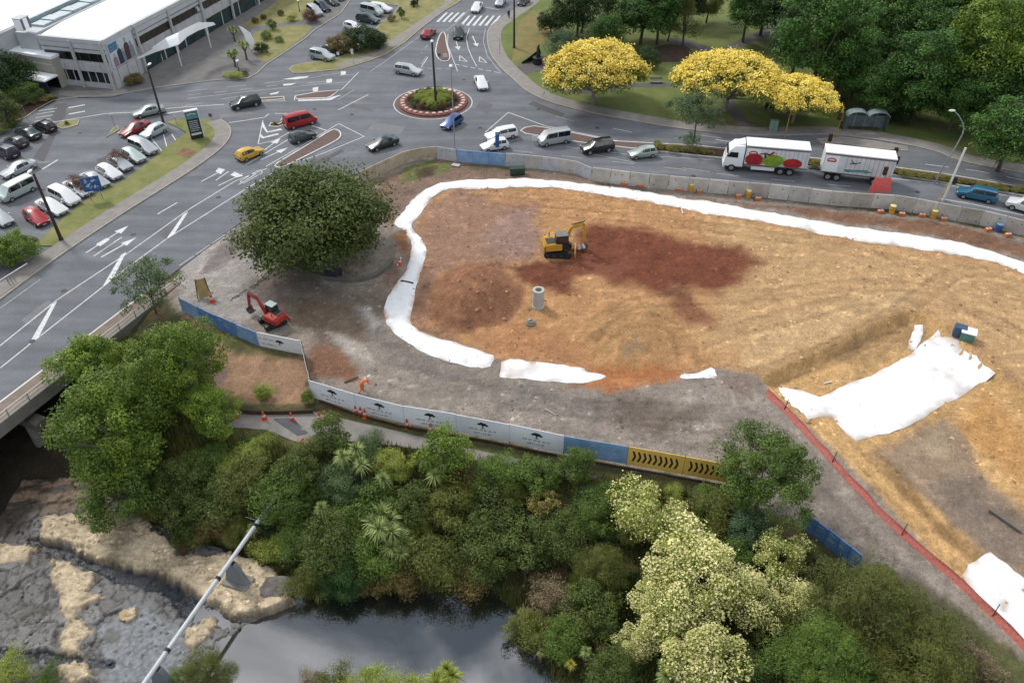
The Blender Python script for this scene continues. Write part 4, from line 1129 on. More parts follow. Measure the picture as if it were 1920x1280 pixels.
panel_wall("blue_hoarding", "blue hoarding on the track edge near the brown tree", "fence", None, [(1503, 990), (1526, 1004), (1566, 1036), (1606, 1068)], 5, 1.75, [BLUEW2], .08, DARKG, prints=blue_specks, part="panel")

# red mesh safety fence along the pit
REDM = M("red_safety_mesh", (196, 112, 100), .8, .22, 6, .3, k=.70)
BLK = M("black_post", (44, 40, 38), .7, .1, 3, 0, k=.6)
line_px = [(1436, 738), (1470, 770), (1500, 802), (1560, 868), (1600, 912), (1640, 956), (1690, 1004), (1740, 1046), (1800, 1098), (1860, 1156), (1920, 1216), (1990, 1282)]
P = [GT(x, y) for x, y in line_px]
rf = thing("safety_fence", "long red mesh safety fence with black posts along the pit edge", "fence", tuple(P[0]))
PP = densify([tuple(p[:2]) for p in P], 1.0, False)
mb = MB(); vs = []; off = []
for i, q in enumerate(PP):
    zz = gz(*q); s = .03 * math.sin(i * 1.9)
    vs += [(q[0] - .10, q[1] - .12, zz + .02), (q[0] + .10 + s, q[1] + .10 + s, zz + .34), (q[0] + .14 + s, q[1] + .16, zz + .52 + s)]
mb.add(vs, [(3 * i + k, 3 * i + 3 + k, 3 * i + 4 + k, 3 * i + 1 + k) for i in range(len(PP) - 1) for k in (0, 1)])
mb.build("mesh_panel", REDM, rf, origin=tuple(P[0]))
pmesh = MB().cyl((0, 0, 0), (.28, .32, 1.15), .035, .035, 6).mesh("post", BLK)
for i in range(2, len(PP), 6):
    p = link("post", pmesh, rf); p.location = (PP[i][0] - P[0][0] - .05, PP[i][1] - P[0][1] - .05, gz(*PP[i]) - P[0][2])

# ------------------------------------------------------------------ white sheeting
TARP = M("white_geotextile", (238, 240, 242), .75, .04, 1.6, .7, k=.84)
_n, _l = TARP.node_tree.nodes, TARP.node_tree.links
_b = _n['Principled BSDF']; _src = _b.inputs['Base Color'].links[0].from_socket
_tx = _n.new('ShaderNodeTexCoord'); _nz = _n.new('ShaderNodeTexNoise'); _nz.inputs['Scale'].default_value = 1.9; _nz.inputs['Detail'].default_value = 9; _nz.inputs['Roughness'].default_value = .75
_rm = _n.new('ShaderNodeMapRange'); _rm.inputs[1].default_value, _rm.inputs[2].default_value = .59, .72
_mm = _n.new('ShaderNodeMixRGB'); _mm.inputs[2].default_value = (.30, .24, .19, 1)
_l.new(_tx.outputs['Object'], _nz.inputs['Vector']); _l.new(_nz.outputs[0], _rm.inputs[0]); _l.new(_rm.outputs[0], _mm.inputs[0]); _l.new(_src, _mm.inputs[1]); _l.new(_mm.outputs[0], _b.inputs['Base Color'])
_at = _n.new('ShaderNodeAttribute'); _at.attribute_name = 'mud'; _m2 = _n.new('ShaderNodeMixRGB'); _m2.inputs[2].default_value = (.36, .26, .18, 1)
_l.new(_at.outputs['Fac'], _m2.inputs[0]); _l.new(_mm.outputs[0], _m2.inputs[1]); _l.new(_m2.outputs[0], _b.inputs['Base Color'])
TARPW = M("white_cloth", (242, 244, 245), .75, .02, 1.2, .1, k=.96)
def tarp(name, label, px, step=.34, dz=.04, crumple=.085, soft=True):
    P = [tuple(GT(x, y)[:2]) for x, y in px]
    if soft: P = smooth_line(P, 1, True)
    P = densify(P, .6); _a = np.array(P)
    P = [tuple(p) for p in _a + (np.stack([fbm(_a[:, 0] * .9, _a[:, 1] * .9, 111, 3), fbm(_a[:, 0] * .9 + 40, _a[:, 1] * .9, 112, 3)], 1) - .5) * .55]
    def zf(x, y):
        ed = sstep(-.02, .6, -sdf(P, x, y))
        return ground_z(x, y) + .025 + ed * dz + ed * crumple * (1.5 * fbm(x * 1.4, y * 1.4, 101, 3) + 2.6 * np.abs(fbm(x * .9 + y * 1.3, y * .7 - x * .4, 103, 3) - .5))
    V, F = drape(P, step, zf)
    c = V.mean(0)
    dm_ = -sdf(P, V[:, 0], V[:, 1]); mudw = sstep(.55, .0, dm_) * sstep(.42, .62, fbm(V[:, 0] * .8, V[:, 1] * .8, 131)) * .75 + sstep(.66, .80, fbm(V[:, 0] * .45, V[:, 1] * .45, 133)) * .45
    o = link(name, quick_mesh(name, V - c, F, TARP, True, point_attr={'mud': np.repeat(mudw[:, None], 3, 1)})); o.location = c
    return tag(o, label, "sheet")
tarp("white_sheet", "long white geotextile strip looping round the top of the dirt site", [
    (912, 694), (870, 685), (830, 675), (790, 660), (755, 640), (735, 622), (722, 602), (720, 580), (726, 562), (737, 545), (745, 535), (750, 525), (758, 512), (765, 492), (770, 475), (771, 462), (765, 442),
    (757, 430), (745, 426), (739, 420), (742, 413), (757, 395), (775, 371), (790, 361), (807, 350), (830, 342), (855, 339), (905, 337), (960, 335), (1010, 336), (1060, 340), (1110, 346), (1160, 352), (1210, 360), (1260, 369),
    (1310, 375), (1360, 383), (1440, 398), (1490, 406), (1540, 416), (1590, 424), (1640, 431), (1690, 437), (1740, 445), (1777, 450), (1815, 457), (1865, 473), (1920, 492), (2010, 526),
    (2010, 548), (1920, 513), (1877, 497), (1840, 485), (1790, 476), (1740, 470), (1690, 464), (1640, 457), (1590, 447), (1540, 440), (1490, 427), (1440, 416), (1360, 406), (1310, 399), (1272, 389), (1235, 384), (1185, 374),
    (1135, 366), (1092, 360), (1060, 354), (1010, 351), (960, 350), (905, 354), (855, 353), (837, 356), (817, 367), (805, 377), (792, 395), (780, 412), (771, 421), (775, 432), (787, 445), (797, 460), (800, 473), (792, 500),
    (785, 525), (780, 542), (775, 565), (770, 585), (767, 605), (780, 617), (805, 627), (842, 640), (880, 651), (905, 659), (931, 669)])
tarp("white_sheet", "white sheet strip with creases south of the round concrete pipe", [(945, 672), (1000, 677), (1060, 685), (1095, 688), (1100, 697), (1116, 703), (1142, 703), (1125, 714), (1080, 719), (1020, 714), (940, 707), (937, 702)])
tarp("white_sheet", "small scrap of white sheet at the bottom edge of the dirt site", [(1271, 706), (1276, 700), (1300, 702), (1320, 694), (1340, 689), (1345, 706), (1310, 709), (1280, 711)], .3)
tarp("white_sheet", "large white tarpaulin spread over the slope of the pit", [
    (1461, 727), (1503, 732), (1538, 743), (1573, 727), (1632, 703), (1675, 684), (1710, 662), (1725, 647), (1742, 634), (1757, 617), (1766, 628), (1783, 634), (1806, 650), (1830, 668), (1865, 703), (1836, 720), (1806, 743),
    (1771, 758), (1748, 775), (1719, 790), (1675, 808), (1632, 819), (1605, 827), (1588, 813), (1561, 784), (1538, 783), (1503, 774)], .5, soft=False)
tarp("white_sheet", "narrow white strip of sheet above the large tarpaulin", [(1716, 604), (1734, 608), (1728, 633), (1716, 657), (1702, 653), (1710, 624)], .3, .1, soft=False)
tarp("white_sheet", "white tarpaulin with a torn gap beside the red fence", [
    (1801, 1076), (1855, 1032), (1920, 1085), (2000, 1146), (1922, 1101), (1897, 1107), (1886, 1121), (1879, 1146), (1935, 1102), (2060, 1200), (2060, 1330), (1920, 1200), (1860, 1140)], .4, soft=False)

# ------------------------------------------------------------------ pipe across the stream, with its piers
PA, PB = G(492, 966, -1.4), G(255, 1302, -1.6)
pd = (PB - PA) / np.linalg.norm(PB - PA)
PB2 = PB + pd * 9
PA2 = PA - pd * 2.5
PIPEM = M("pale_painted_pipe", (196, 200, 204), .45, .06, 1.5, 0, k=.78)
pt_ = thing("water_pipe", "pale steel water pipe spanning the stream on concrete piers", "pipe", tuple(PA))
MB().cyl(tuple(PA2), tuple(PB2), .17, .17, 14).build("pipe", PIPEM, pt_, True, tuple(PA))
pl = np.linalg.norm(PB2 - PA)
for px, py in ((404, 1083), (314, 1218), (478, 986)):
    s = float(np.dot(G(px, py, -1.5) - PA, pd)); q = PA + pd * s
    MB().cyl(tuple(q - pd * .12), tuple(q + pd * .12), .215, .215, 14).build("collar", BLK, pt_, True, tuple(PA))
perp = np.array((-pd[1], pd[0], 0)); perp /= np.linalg.norm(perp)
def pier(px, py, label, wide=1.1):
    q = PA + pd * float(np.dot(G(px, py, -1.5) - PA, pd)); g = -4.3
    T = thing("pipe_pier", label, "pier", (q[0], q[1], g), math.atan2(pd[1], pd[0]), "pipe piers on the rock")
    MB().box((0, 0, .1), (1.3, 2.2, .3)).build("footing", CONC, T)
    m = MB(); m.add([(-.25, -.95, .25), (.25, -.95, .25), (.25, .95, .25), (-.25, .95, .25), (-.2, -.35, 2.55), (.2, -.35, 2.55), (.2, .35, 2.55), (-.2, .35, 2.55)], [(3, 2, 1, 0), (4, 5, 6, 7), (0, 1, 5, 4), (1, 2, 6, 5), (2, 3, 7, 6), (3, 0, 4, 7)])
    m.build("pier_stem", M("grey_pier_concrete", (140, 148, 154), .85, .12, 1.5, .2, k=.64), T)
    MB().box((0, 0, 2.6), (.34, .5, .1)).build("saddle", BLK, T)
pier(428, 1050, "grey concrete pier on the sandstone shelf under the pale pipe")
pier(296, 1250, "dark lower pier under the pipe near the bottom bush")
q = PA + pd * .6
T = thing("pipe_guard", "fan of pale bars guarding the far end of the pipe", "guard", tuple(q), math.atan2(pd[1], pd[0]))
for k in range(-5, 6):
    if k: MB().cyl((0, 0, 0), (.05, .23 * k, .28 - .02 * abs(k)), .03, .015, 5).build("bar", M("guard_bar", (130, 150, 158), .5, .05, 3, 0, k=.7), T)

# ------------------------------------------------------------------ shopping mall
WALLC = M("ribbed_wall_panel", (184, 187, 190), .9, .08, .7, .2, k=.86, detail=8)
ROOFW = M("white_membrane_roof", (240, 243, 245), .7, .04, .2, 0, k=.92)
FASC = M("fascia_metal", (190, 194, 196), .7, .06, .6, 0, k=.8)
GLASSD = M("dark_glass", (26, 30, 34), .12, .25, .8, 0, k=.7, spec=.7)
GLASSB = M("brown_glass", (70, 62, 58), .2, .3, 1.2, 0, k=.6, spec=.6, rgb2=(44, 46, 50))
GLASST = M("teal_glass", (58, 88, 90), .2, .3, .6, 0, k=.55, spec=.6, rgb2=(36, 58, 58))
COLM = M("pale_column", (196, 196, 192), .85, .05, 1, .1, k=.7)
c0 = G(222, 169); HB_ = top_z(c0, 79)                       # corner at the billboard, roof height
L0 = G(72, 68, HB_)[:2]; C1 = G(192, 79, HB_)[:2]; C2 = G(244, 50, HB_)[:2]; R1 = G(352, -6, HB_)[:2]
rd = (R1 - C2) / np.linalg.norm(R1 - C2); R1 = C2 + rd * 62
ld = (L0 - C1) / np.linalg.norm(L0 - C1)
back = np.array((-rd[1], rd[0])); back = back if back[0] < 0 else -back
mall = thing("shopping_mall", "white roofed two storey mall with ribbed grey walls and a corner billboard", "building", (*C1, 0)); MO = (*C1, 0)
outline = [L0, C1, C2, R1, R1 + back * 45, L0 + rd * 20 + back * 6]
front_poly = [tuple(L0), tuple(C1), tuple(C2), tuple(R1), tuple(R1 + back * 26), tuple(L0 + rd * 8 + np.array((-1.0, 3.0)))]
MB().prism(front_poly, 0, HB_ - .5).build("wall", WALLC, mall, origin=MO)
MB().prism([tuple(np.array(p) + (np.array(p) - np.mean(front_poly, 0)) * .004) for p in front_poly], HB_ - .5, HB_).build("roof", ROOFW, mall, origin=MO)
def face(A, B):
    A, B = np.array(A), np.array(B); L = np.linalg.norm(B - A); d = (B - A) / L; n = np.array((d[1], -d[0]))
    if np.dot(n, -np.array(A)) < 0: n = -n
    return A, d, n, L
def fbox(Fc, u0, u1, z0, z1, t0, t1, name, mat, parent=mall, o=MO):
    A, d, n, L = Fc
    p = [A + d * u0 + n * t0, A + d * u1 + n * t0, A + d * u1 + n * t1, A + d * u0 + n * t1]
    return MB().prism([tuple(x) for x in p], z0, z1).build(name, mat, parent, origin=o)
FL, FB, FR = face(L0, C1), face(C1, C2), face(C2, R1)
H = HB_
RIB = M("ribbed_panel", (184, 185, 187), .9, .08, .9, .2, k=.84)
def hz(f): return H * (1 - f)                # fraction of the wall height below the roof edge
def bands(Fc, cols, low=True):
    L = Fc[3]
    fbox(Fc, 0, L, H - .4, H + .22, -.3, .35, "parapet", FASC)
    fbox(Fc, 0, L, hz(.16), hz(.06), .02, .30, "fascia_panel", FASC); fbox(Fc, 0, L, hz(.25), hz(.19), .02, .22, "fascia_panel", FASC)
    fbox(Fc, .2, L - .2, hz(.43), hz(.27), .02, .06, "window", GLASSB if not low else GLASSD)
    n = max(4, int(L / 1.5))
    for i in range(n):
        fbox(Fc, L * i / n + .03, L * (i + 1) / n - .03, hz(.64), hz(.44), .02, .20 + .03 * (i % 2), "wall_panel", RIB)
    for u in cols:
        fbox(Fc, u - .2, u + .2, 0, H - .1, .25, .58, "column", COLM)
    for i in range(1, n):
        fbox(Fc, L * i / n - .05, L * i / n + .05, hz(.43), hz(.27), .06, .10, "mullion", DARKG)
bands(FL, [FL[3] * .5, FL[3] - .3])
LL = FL[3]
for i in range(7):
    fbox(FL, LL * .14 + i * LL * .12, LL * .14 + (i + 1) * LL * .12 - .25, hz(.87), hz(.655), .02, .06, "window", GLASSD)
fbox(FL, .3, LL, 0, hz(.88), .02, .16, "plinth", RIB)
fbox(FB, 0, FB[3], H - .5, H + .25, -.3, .2, "parapet", FASC)
bb = fbox(FB, FB[3] * .06, FB[3] * .94, hz(.58), hz(.07), .02, .16, "billboard", M("billboard_white", (206, 216, 224), .6, .04, 1, 0, k=.75))
for i in range(6):
    fbox(FB, FB[3] * i / 6 + .04, FB[3] * (i + 1) / 6 - .04, 0, hz(.60), .02, .12 + .05 * (i % 2), "wall_panel", RIB)
BBC = [M("print_" + n_, c_, .6, .1, 2, 0, k=.66) for n_, c_ in (("sky_blue", (60, 136, 176)), ("navy", (52, 60, 84)), ("rose", (168, 134, 140)), ("skin", (206, 176, 160)), ("pale_grey", (150, 156, 168)), ("plum", (84, 60, 72)))]
rr = random.Random(11); A_, d_, n_f, L_ = FB
def bquad(u0, v0, u1, v1, m, k):
    return fbox(FB, L_ * (.08 + .84 * u0), L_ * (.08 + .84 * u1), hz(.565) + H * .48 * v0, hz(.565) + H * .48 * v1, .16, .165 + .004 * k, "printed_shape", BBC[m], bb, (0, 0, 0) if False else MO)
def bpoly(pts, m, k):
    mb = MB(); mb.add([(*(A_ + d_ * L_ * (.08 + .84 * u) + n_f * (.165 + .004 * k)), hz(.565) + H * .48 * v) for u, v in pts], [tuple(range(len(pts)))]); return mb.build("printed_shape", BBC[m], bb, origin=MO)
bpoly([(0, .62), (.34, .66), (.36, .98), (0, .98)], 0, 1)
for cx, w, hh, m1, m2 in ((.14, .09, .55, 2, 3), (.36, .10, .86, 1, 3), (.5, .09, .62, 4, 3), (.68, .12, .98, 5, 3), (.86, .10, .72, 4, 2)):
    k = rr.randint(2, 6)
    bpoly([(cx - w, 0), (cx + w, 0), (cx + w * .9, hh * .62), (cx + w * .35, hh * .74), (cx - w * .35, hh * .74), (cx - w * .9, hh * .62)], m1, k)
    bpoly([(cx + w * .42 * math.cos(t * math.pi / 4), hh * .86 + hh * .12 * math.sin(t * math.pi / 4)) for t in range(8)], m2, k + 1)
bpoly([(.02, .80), (.30, .84), (.30, .88), (.02, .84)], 4, 8); bpoly([(.02, .70), (.2, .73), (.2, .77), (.02, .74)], 4, 8)
cols = [.4] + [FR[3] * 0 + 9.5 * i for i in range(1, 7)]
bands(FR, cols, low=False)
for i in range(10):
    fbox(FR, .6 + i * 6.2, 6.4 + i * 6.2, .05, hz(.66), .02, .07, "shopfront_glass", GLASST)
sg = fbox(FR, 17.2, 22.0, hz(.425), hz(.275), .10, .13, "sign", DARKG)
def letters(txt, Fc, u0, z0, hgt, mat, parent, t=.14):
    """Block capitals built from strokes, standing proud of the facade."""
    S = {'M': [(0, 0, .18, 1), (.82, 0, 1, 1), (.18, .55, .42, 1), (.58, .55, .82, 1), (.4, .4, .6, .7)], 'A': [(0, 0, .2, .85), (.8, 0, 1, .85), (.1, .85, .9, 1), (.2, .4, .8, .55)], 'L': [(0, 0, .2, 1), (.2, 0, .9, .17)],
         'T': [(.4, 0, .6, .83), (0, .83, 1, 1)], 'H': [(0, 0, .2, 1), (.8, 0, 1, 1), (.2, .42, .8, .58)], 'E': [(0, 0, .2, 1), (.2, 0, .9, .16), (.2, .42, .8, .58), (.2, .84, .9, 1)]}
    w = hgt * .72
    for i, ch in enumerate(txt):
        for k, (x0, y0, x1, y1) in enumerate(S.get(ch, [])):
            fbox(Fc, u0 + i * w * 1.25 + x0 * w, u0 + i * w * 1.25 + x1 * w, z0 + y0 * hgt, z0 + y1 * hgt, t, t + .08 + .004 * k, "letter_stroke", mat, parent)
LETW = M("white_letter", (226, 228, 226), .6, .03, 2, 0, k=.8)
letters("THE", FR, 17.6, hz(.33), .38, LETW, sg); letters("MALL", FR, 18.0, hz(.415), .62, LETW, sg)
# entrance canopy of white cloth on masts
cz = 4.6
cpx = [((258, 110), 3.4), ((332, 83), 4.4), ((372, 47), 5.6), ((403, 46), 5.0)]
can = thing("shade_canopy", "white sail canopy on slim masts along the mall entrance", "canopy", (*G(335, 125)[:2], 0)); cO = (*G(335, 125)[:2], 0)
outer = [G(258, 111, 4.2), G(290, 98, 4.5), G(318, 89, 4.8), G(336, 83, 5.0), G(352, 68, 4.9), G(372, 57, 5.1), G(404, 46, 5.3)]
innr = [G(258, 108, 4.4), G(284, 90, 5.6), G(310, 72, 6.0), G(334, 61, 6.2), G(350, 52, 6.2), G(372, 42, 6.3), G(398, 44, 5.6)]
mb = MB(); vs = []
for a, b in zip(outer, innr):
    vs += [tuple(a), tuple((a + b) / 2 + np.array((0, 0, .25))), tuple(b)]
n = len(outer)
mb.add(vs + [(v[0], v[1], v[2] - .06) for v in vs], [(3 * i + k, 3 * i + 3 + k, 3 * i + 4 + k, 3 * i + 1 + k) for i in range(n - 1) for k in (0, 1)] + [(3 * n + 3 * i + 1 + k, 3 * n + 3 * i + 4 + k, 3 * n + 3 * i + 3 + k, 3 * n + 3 * i + k) for i in range(n - 1) for k in (0, 1)])
mb.build("canopy_cloth", TARPW, can, True, cO)
for bx, by, ty in ((341, 126, 84), (396, 92, 48), (305, 116, 96), (380, 66, 56)):
    q = G(bx, by); zt = top_z(q, ty); MB().cyl((q[0], q[1], .1), (q[0], q[1], zt), .13, .11, 8).build("mast", WHITE_P, can, True, cO)
# skylight strip, second roof, plant box, low wing
S0_, S1_ = G(70, 62, HB_ + .3)[:2], G(225, -12, HB_ + .3)[:2]
sdv = (S1_ - S0_) / np.linalg.norm(S1_ - S0_); snv = np.array((-sdv[1], sdv[0]))
def rb(s0, s1, o0, o1, z0, z1, name, mat, parent=mall):
    return MB().prism([tuple(S0_ + sdv * s + snv * o) for s, o in ((s0, o0), (s1, o0), (s1, o1), (s0, o1))], z0, z1).build(name, mat, parent, origin=MO)
SKY_G = M("skylight_glass", (140, 168, 174), .2, .3, .8, 0, k=.6, spec=.6, rgb2=(196, 210, 214))
rb(0, 70, .6, 4.2, 0, HB_ + .12, "roof_walkway", FASC)
for i in range(22): rb(3 + i * 2.4, 5.2 + i * 2.4, 1.2, 3.6, HB_ + .12, HB_ + .45 + .1 * (i % 2), "skylight", SKY_G)
rb(2, 70, 4.6, 5.2, HB_ + .1, HB_ + .8, "gutter_upstand", SKY_G)
rb(-26, 80, 5.4, 40, 0, HB_ + .3, "rear_wall", WALLC); rb(-26.2, 80, 5.2, 40.2, HB_ + .3, HB_ + .7, "roof", ROOFW)
rb(-26.5, 80, 40.2, 42.6, 0, HB_ + .4, "rear_wall", FASC)
rb(-24, -4, 4.7, 5.15, HB_ - 1, HB_ + .9, "gutter_upstand", SKY_G)
pb = MB(); qb = G(52, 64, HB_); pzt = top_z(qb, 42)
tw = thing("plant_room", "small white plant box with two grey louvre strips on the mall roof", "plant room", (qb[0], qb[1], HB_ + .7), math.atan2(sdv[1], sdv[0]))
MB().box((0, .3, .9), (1.9, 1.4, 1.8)).build("box", ROOFW, tw)
for s in (-1, 1): MB().box((s * .7, -.43, .95), (.42, .06, 1.6)).build("louvre", M("grey_louvre", (110, 112, 114), .6, .1, 4, 0, k=.6), tw)
MB().box((0, .3, 1.85), (2.1, 1.6, .1)).build("cap", FASC, tw)
wbse = G(110, 166); WH = top_z(wbse, 106)
w0, w1 = G(2, 92, WH)[:2], G(92, 106, WH)[:2]
lw = thing("low_wing", "lower beige wing with white flat roof behind the dark trees", "building", (*w0, 0))
d1 = (w1 - w0) / np.linalg.norm(w1 - w0); n1 = np.array((-d1[1], d1[0]))
def wb(s0, s1, o0, o1, z0, z1, nm, m): return MB().prism([tuple(w0 + d1 * s + n1 * o) for s, o in ((s0, o0), (s1, o0), (s1, o1), (s0, o1))], z0, z1).build(nm, m, lw, origin=(*w0, 0))
WL = float(np.linalg.norm(w1 - w0))
wb(-20, WL + .3, 0, 12, 0, WH - .4, "wall", M("beige_wall", (190, 186, 172), .9, .06, 1, .1, k=.66)); wb(-20.2, WL + .4, -.2, 12, WH - .4, WH, "roof", ROOFW); wb(-20, WL + .2, -.12, .0, WH * .72, WH * .76, "wall_band", FASC)
wb(WL * .45, WL + .6, -3.0, -.15, WH * .42, WH * .42 + .22, "awning", ROOFW); wb(WL * .5, WL + .2, -.1, .0, .1, WH * .4, "shopfront_glass", GLASSD)
wb(WL * .62, WL + .4, -2.6, -2.45, .1, WH * .4, "roller_door", M("navy_door", (58, 66, 84), .6, .1, 1, 0, k=.6))
# ------------------------------------------------------------------ vehicles
def paint(name, rgb, metal=0.0, rough=.32, k=.8):
    return M("paint_" + name, rgb, rough, .03, .5, 0, metal=metal, coat=.6, k=k)
PAINT0 = paint("base", (200, 200, 200))
CARGLASS = M("car_glass", (30, 36, 40), .08, 0, 1, 0, k=.6, spec=.8)
TYRE = M("tyre_rubber", (34, 34, 34), .85, .1, 4, 0, k=.7)
RIM = M("alloy_rim", (176, 178, 180), .4, .05, 4, 0, metal=.5, k=.75)
HLAMP = M("headlamp_lens", (224, 228, 230), .15, .05, 4, 0, k=.8)
TLAMP = M("tail_lamp", (150, 26, 22), .25, .05, 4, 0, k=.7)
TRIM = M("black_trim", (32, 33, 35), .6, .1, 4, 0, k=.7)
PLATE = M("number_plate", (214, 214, 208), .6, .03, 4, 0, k=.7)

# stations along the body, front to rear: (x/L, bottom, belt, top, half width, half width of roof)
BODY = {
    'hatch': (3.9, 1.70, .30, [(0, .34, .58, .62, .70, .60), (.03, .22, .68, .72, .80, .68), (.25, .2, .86, .93, .85, .72), (.47, .2, .90, 1.42, .85, .58), (.70, .2, .93, 1.49, .85, .58), (.90, .2, .95, 1.42, .84, .56), (.985, .24, .90, .98, .82, .70), (1, .36, .62, .68, .76, .64)], (2, 3, 5, 6)),
    'sedan': (4.6, 1.76, .31, [(0, .34, .56, .60, .74, .62), (.03, .22, .66, .70, .84, .72), (.28, .2, .84, .90, .88, .75), (.45, .2, .88, 1.38, .88, .60), (.62, .2, .90, 1.44, .88, .60), (.76, .2, .92, 1.36, .88, .58), (.87, .2, .93, 1.00, .87, .72), (.985, .24, .90, .96, .84, .72), (1, .36, .62, .68, .78, .66)], (2, 3, 5, 6)),
    'wagon': (4.7, 1.80, .33, [(0, .36, .62, .66, .74, .62), (.03, .24, .76, .80, .85, .74), (.25, .22, .94, 1.0, .90, .78), (.40, .22, .98, 1.56, .90, .64), (.65, .22, 1.0, 1.63, .90, .64), (.93, .22, 1.02, 1.58, .89, .62), (.99, .26, .98, 1.06, .87, .76), (1, .38, .66, .72, .82, .72)], (2, 3, 5, 6)),
    'suv': (4.6, 1.84, .37, [(0, .42, .72, .76, .76, .66), (.03, .30, .88, .92, .88, .78), (.25, .28, 1.04, 1.10, .92, .80), (.38, .28, 1.08, 1.68, .92, .68), (.65, .28, 1.10, 1.76, .92, .68), (.93, .28, 1.12, 1.72, .91, .66), (.985, .32, 1.06, 1.16, .90, .80), (1, .44, .74, .80, .84, .74)], (2, 3, 5, 6)),
    'van': (4.8, 1.72, .33, [(0, .36, .70, .76, .74, .64), (.03, .24, .96, 1.02, .84, .76), (.10, .22, 1.06, 1.14, .86, .78), (.24, .22, 1.10, 1.92, .86, .74), (.55, .22, 1.10, 2.0, .86, .75), (.95, .22, 1.10, 1.98, .86, .74), (.992, .24, 1.06, 1.2, .85, .80), (1, .34, .70, .78, .82, .76)], (2, 3, 5, 6)),
    'minivan': (4.7, 1.78, .33, [(0, .34, .64, .70, .74, .62), (.03, .24, .78, .82, .85, .74), (.17, .22, .96, 1.02, .89, .78), (.36, .22, 1.0, 1.66, .89, .66), (.60, .22, 1.02, 1.76, .89, .67), (.94, .22, 1.04, 1.70, .88, .65), (.99, .26, 1.0, 1.1, .87, .78), (1, .36, .68, .74, .82, .74)], (2, 3, 5, 6)),
}
def car_template(kind, name, small=False):
    L, W, wr, st, (wf, r0, r1, wb) = BODY[kind]
    T = thing(name, "x", "car")
    def ring(s):
        x, zb, ze, zt, w, wt = s
        x = L * (.5 - x); zm = .5 * (zb + ze) + .06
        h = [(0, zb), (.8 * w, zb), (.97 * w, zb + .12), (w, zm), (.965 * w, ze), (wt, zt - .05), (.8 * wt, zt), (0, zt + .02)]
        return [(x, y, z) for y, z in h] + [(x, -y, z) for y, z in h[-2:0:-1]]
    rings = [ring(s) for s in st]
    MB().loft(rings).build("body", PAINT0, T, 40)
    def P(i, k, side=1):
        v = rings[i][k]; return Vector((v[0], v[1] * side, v[2]))
    def pane(nm, q, m=CARGLASS, off=.014, sx=(.07, .93), sy=(.12, .90)):
        a, b, c, d = q
        def bl(u, v): return (a * (1 - u) + b * u) * (1 - v) + (d * (1 - u) + c * u) * v
        pts = [bl(sx[0], sy[0]), bl(sx[1], sy[0]), bl(sx[1], sy[1]), bl(sx[0], sy[1])]
        n = (pts[1] - pts[0]).cross(pts[3] - pts[0]).normalized()
        cen = sum(pts, Vector()) / 4
        if n.dot(cen - Vector((0, 0, .7))) < 0: n = -n
        back = [p - n * .01 for p in pts]; fr = [p + n * off for p in pts]
        mb = MB(); mb.add(fr + back, [(0, 1, 2, 3), (4, 7, 6, 5), (0, 4, 5, 1), (1, 5, 6, 2), (2, 6, 7, 3), (3, 7, 4, 0)])
        return mb.build(nm, m, T)
    pane("windscreen", (P(wf, 5), P(wf, 5, -1), P(r0, 5, -1), P(r0, 5)), sx=(.06, .94), sy=(.10, .92))
    pane("rear_window", (P(wb, 5), P(wb, 5, -1), P(r1, 5, -1), P(r1, 5)), sx=(.08, .92), sy=(.25, .92))
    for s in (1, -1):
        # front quarter: triangle-like pane behind the screen pillar, then door panes
        a, b = P(wf, 4, s), P(r0, 4, s); c, d = P(r0, 5, s), P(wf, 5, s)
        pane("side_window", (a * .35 + b * .65, b, c, (c * .62 + d * .38)), sx=(.15, .98))
        mid = r0 + 1
        if mid < r1: segs = [(r0, mid), (mid, r1)]
        else: segs = [(r0, r1)]
        for i, j in segs: pane("side_window", (P(i, 4, s), P(j, 4, s), P(j, 5, s), P(i, 5, s)), sx=(.03, .95))
        if kind in ('hatch', 'wagon', 'suv', 'minivan', 'van') is False:
            pass
    xf, xr = L * (.5 - .19), L * (.5 - .80)
    tm = MB().cyl((0, -.10, 0), (0, .10, 0), wr, wr, 14).mesh("tyre", TYRE); rm = MB().cyl((0, -.112, 0), (0, .112, 0), wr * .62, wr * .62, 10).mesh("rim", RIM)
    wmax = max(s_[4] for s_ in st)
    for x in (xf, xr):
        for s in (1, -1):
            w_ = link("wheel", tm, T); w_.location = (x, s * (wmax - .075), wr); link("rim", rm, w_)
    for s in (1, -1):
        f = st[1]; zl = f[2] - .06
        MB().box((L * (.5 - .022), s * f[4] * .74, zl - .03), (.14, .34, .13)).build("headlight", HLAMP, T)
        b_ = st[-2]; tall = kind in ('wagon', 'suv', 'van', 'minivan')
        MB().box((L * (.5 - b_[0]) - .01, s * b_[4] * .84, b_[2] - .16), (.08, .2, .34 if tall else .18)).build("tail_light", TLAMP, T)
        if not small:
            x = L * (.5 - (st[wf][0] * .6 + st[r0][0] * .4)); MB().box((x, s * (st[wf][4] + .08), st[wf][3] + .03), (.12, .2, .13)).build("wing_mirror", PAINT0, T)
    if not small:
        MB().box((L * .5 - .0, 0, .42), (.05, 1.1, .14)).build("grille", TRIM, T)
        MB().box((L * .5 + .02, 0, .38), (.02, .5, .11)).build("number_plate", PLATE, T)
        MB().box((-L * .5 - .01, 0, .58), (.03, .5, .12)).build("number_plate", PLATE, T)
        MB().box((-L * .5 + .02, 0, .36), (.1, 1.3, .16)).build("bumper", TRIM, T)
    return T
TPL = {k: car_template(k, {'hatch': "hatchback_car", 'sedan': "sedan_car", 'wagon': "station_wagon", 'suv': "four_wheel_drive", 'van': "passenger_van", 'minivan': "people_carrier"}[k]) for k in BODY}
USED = set()
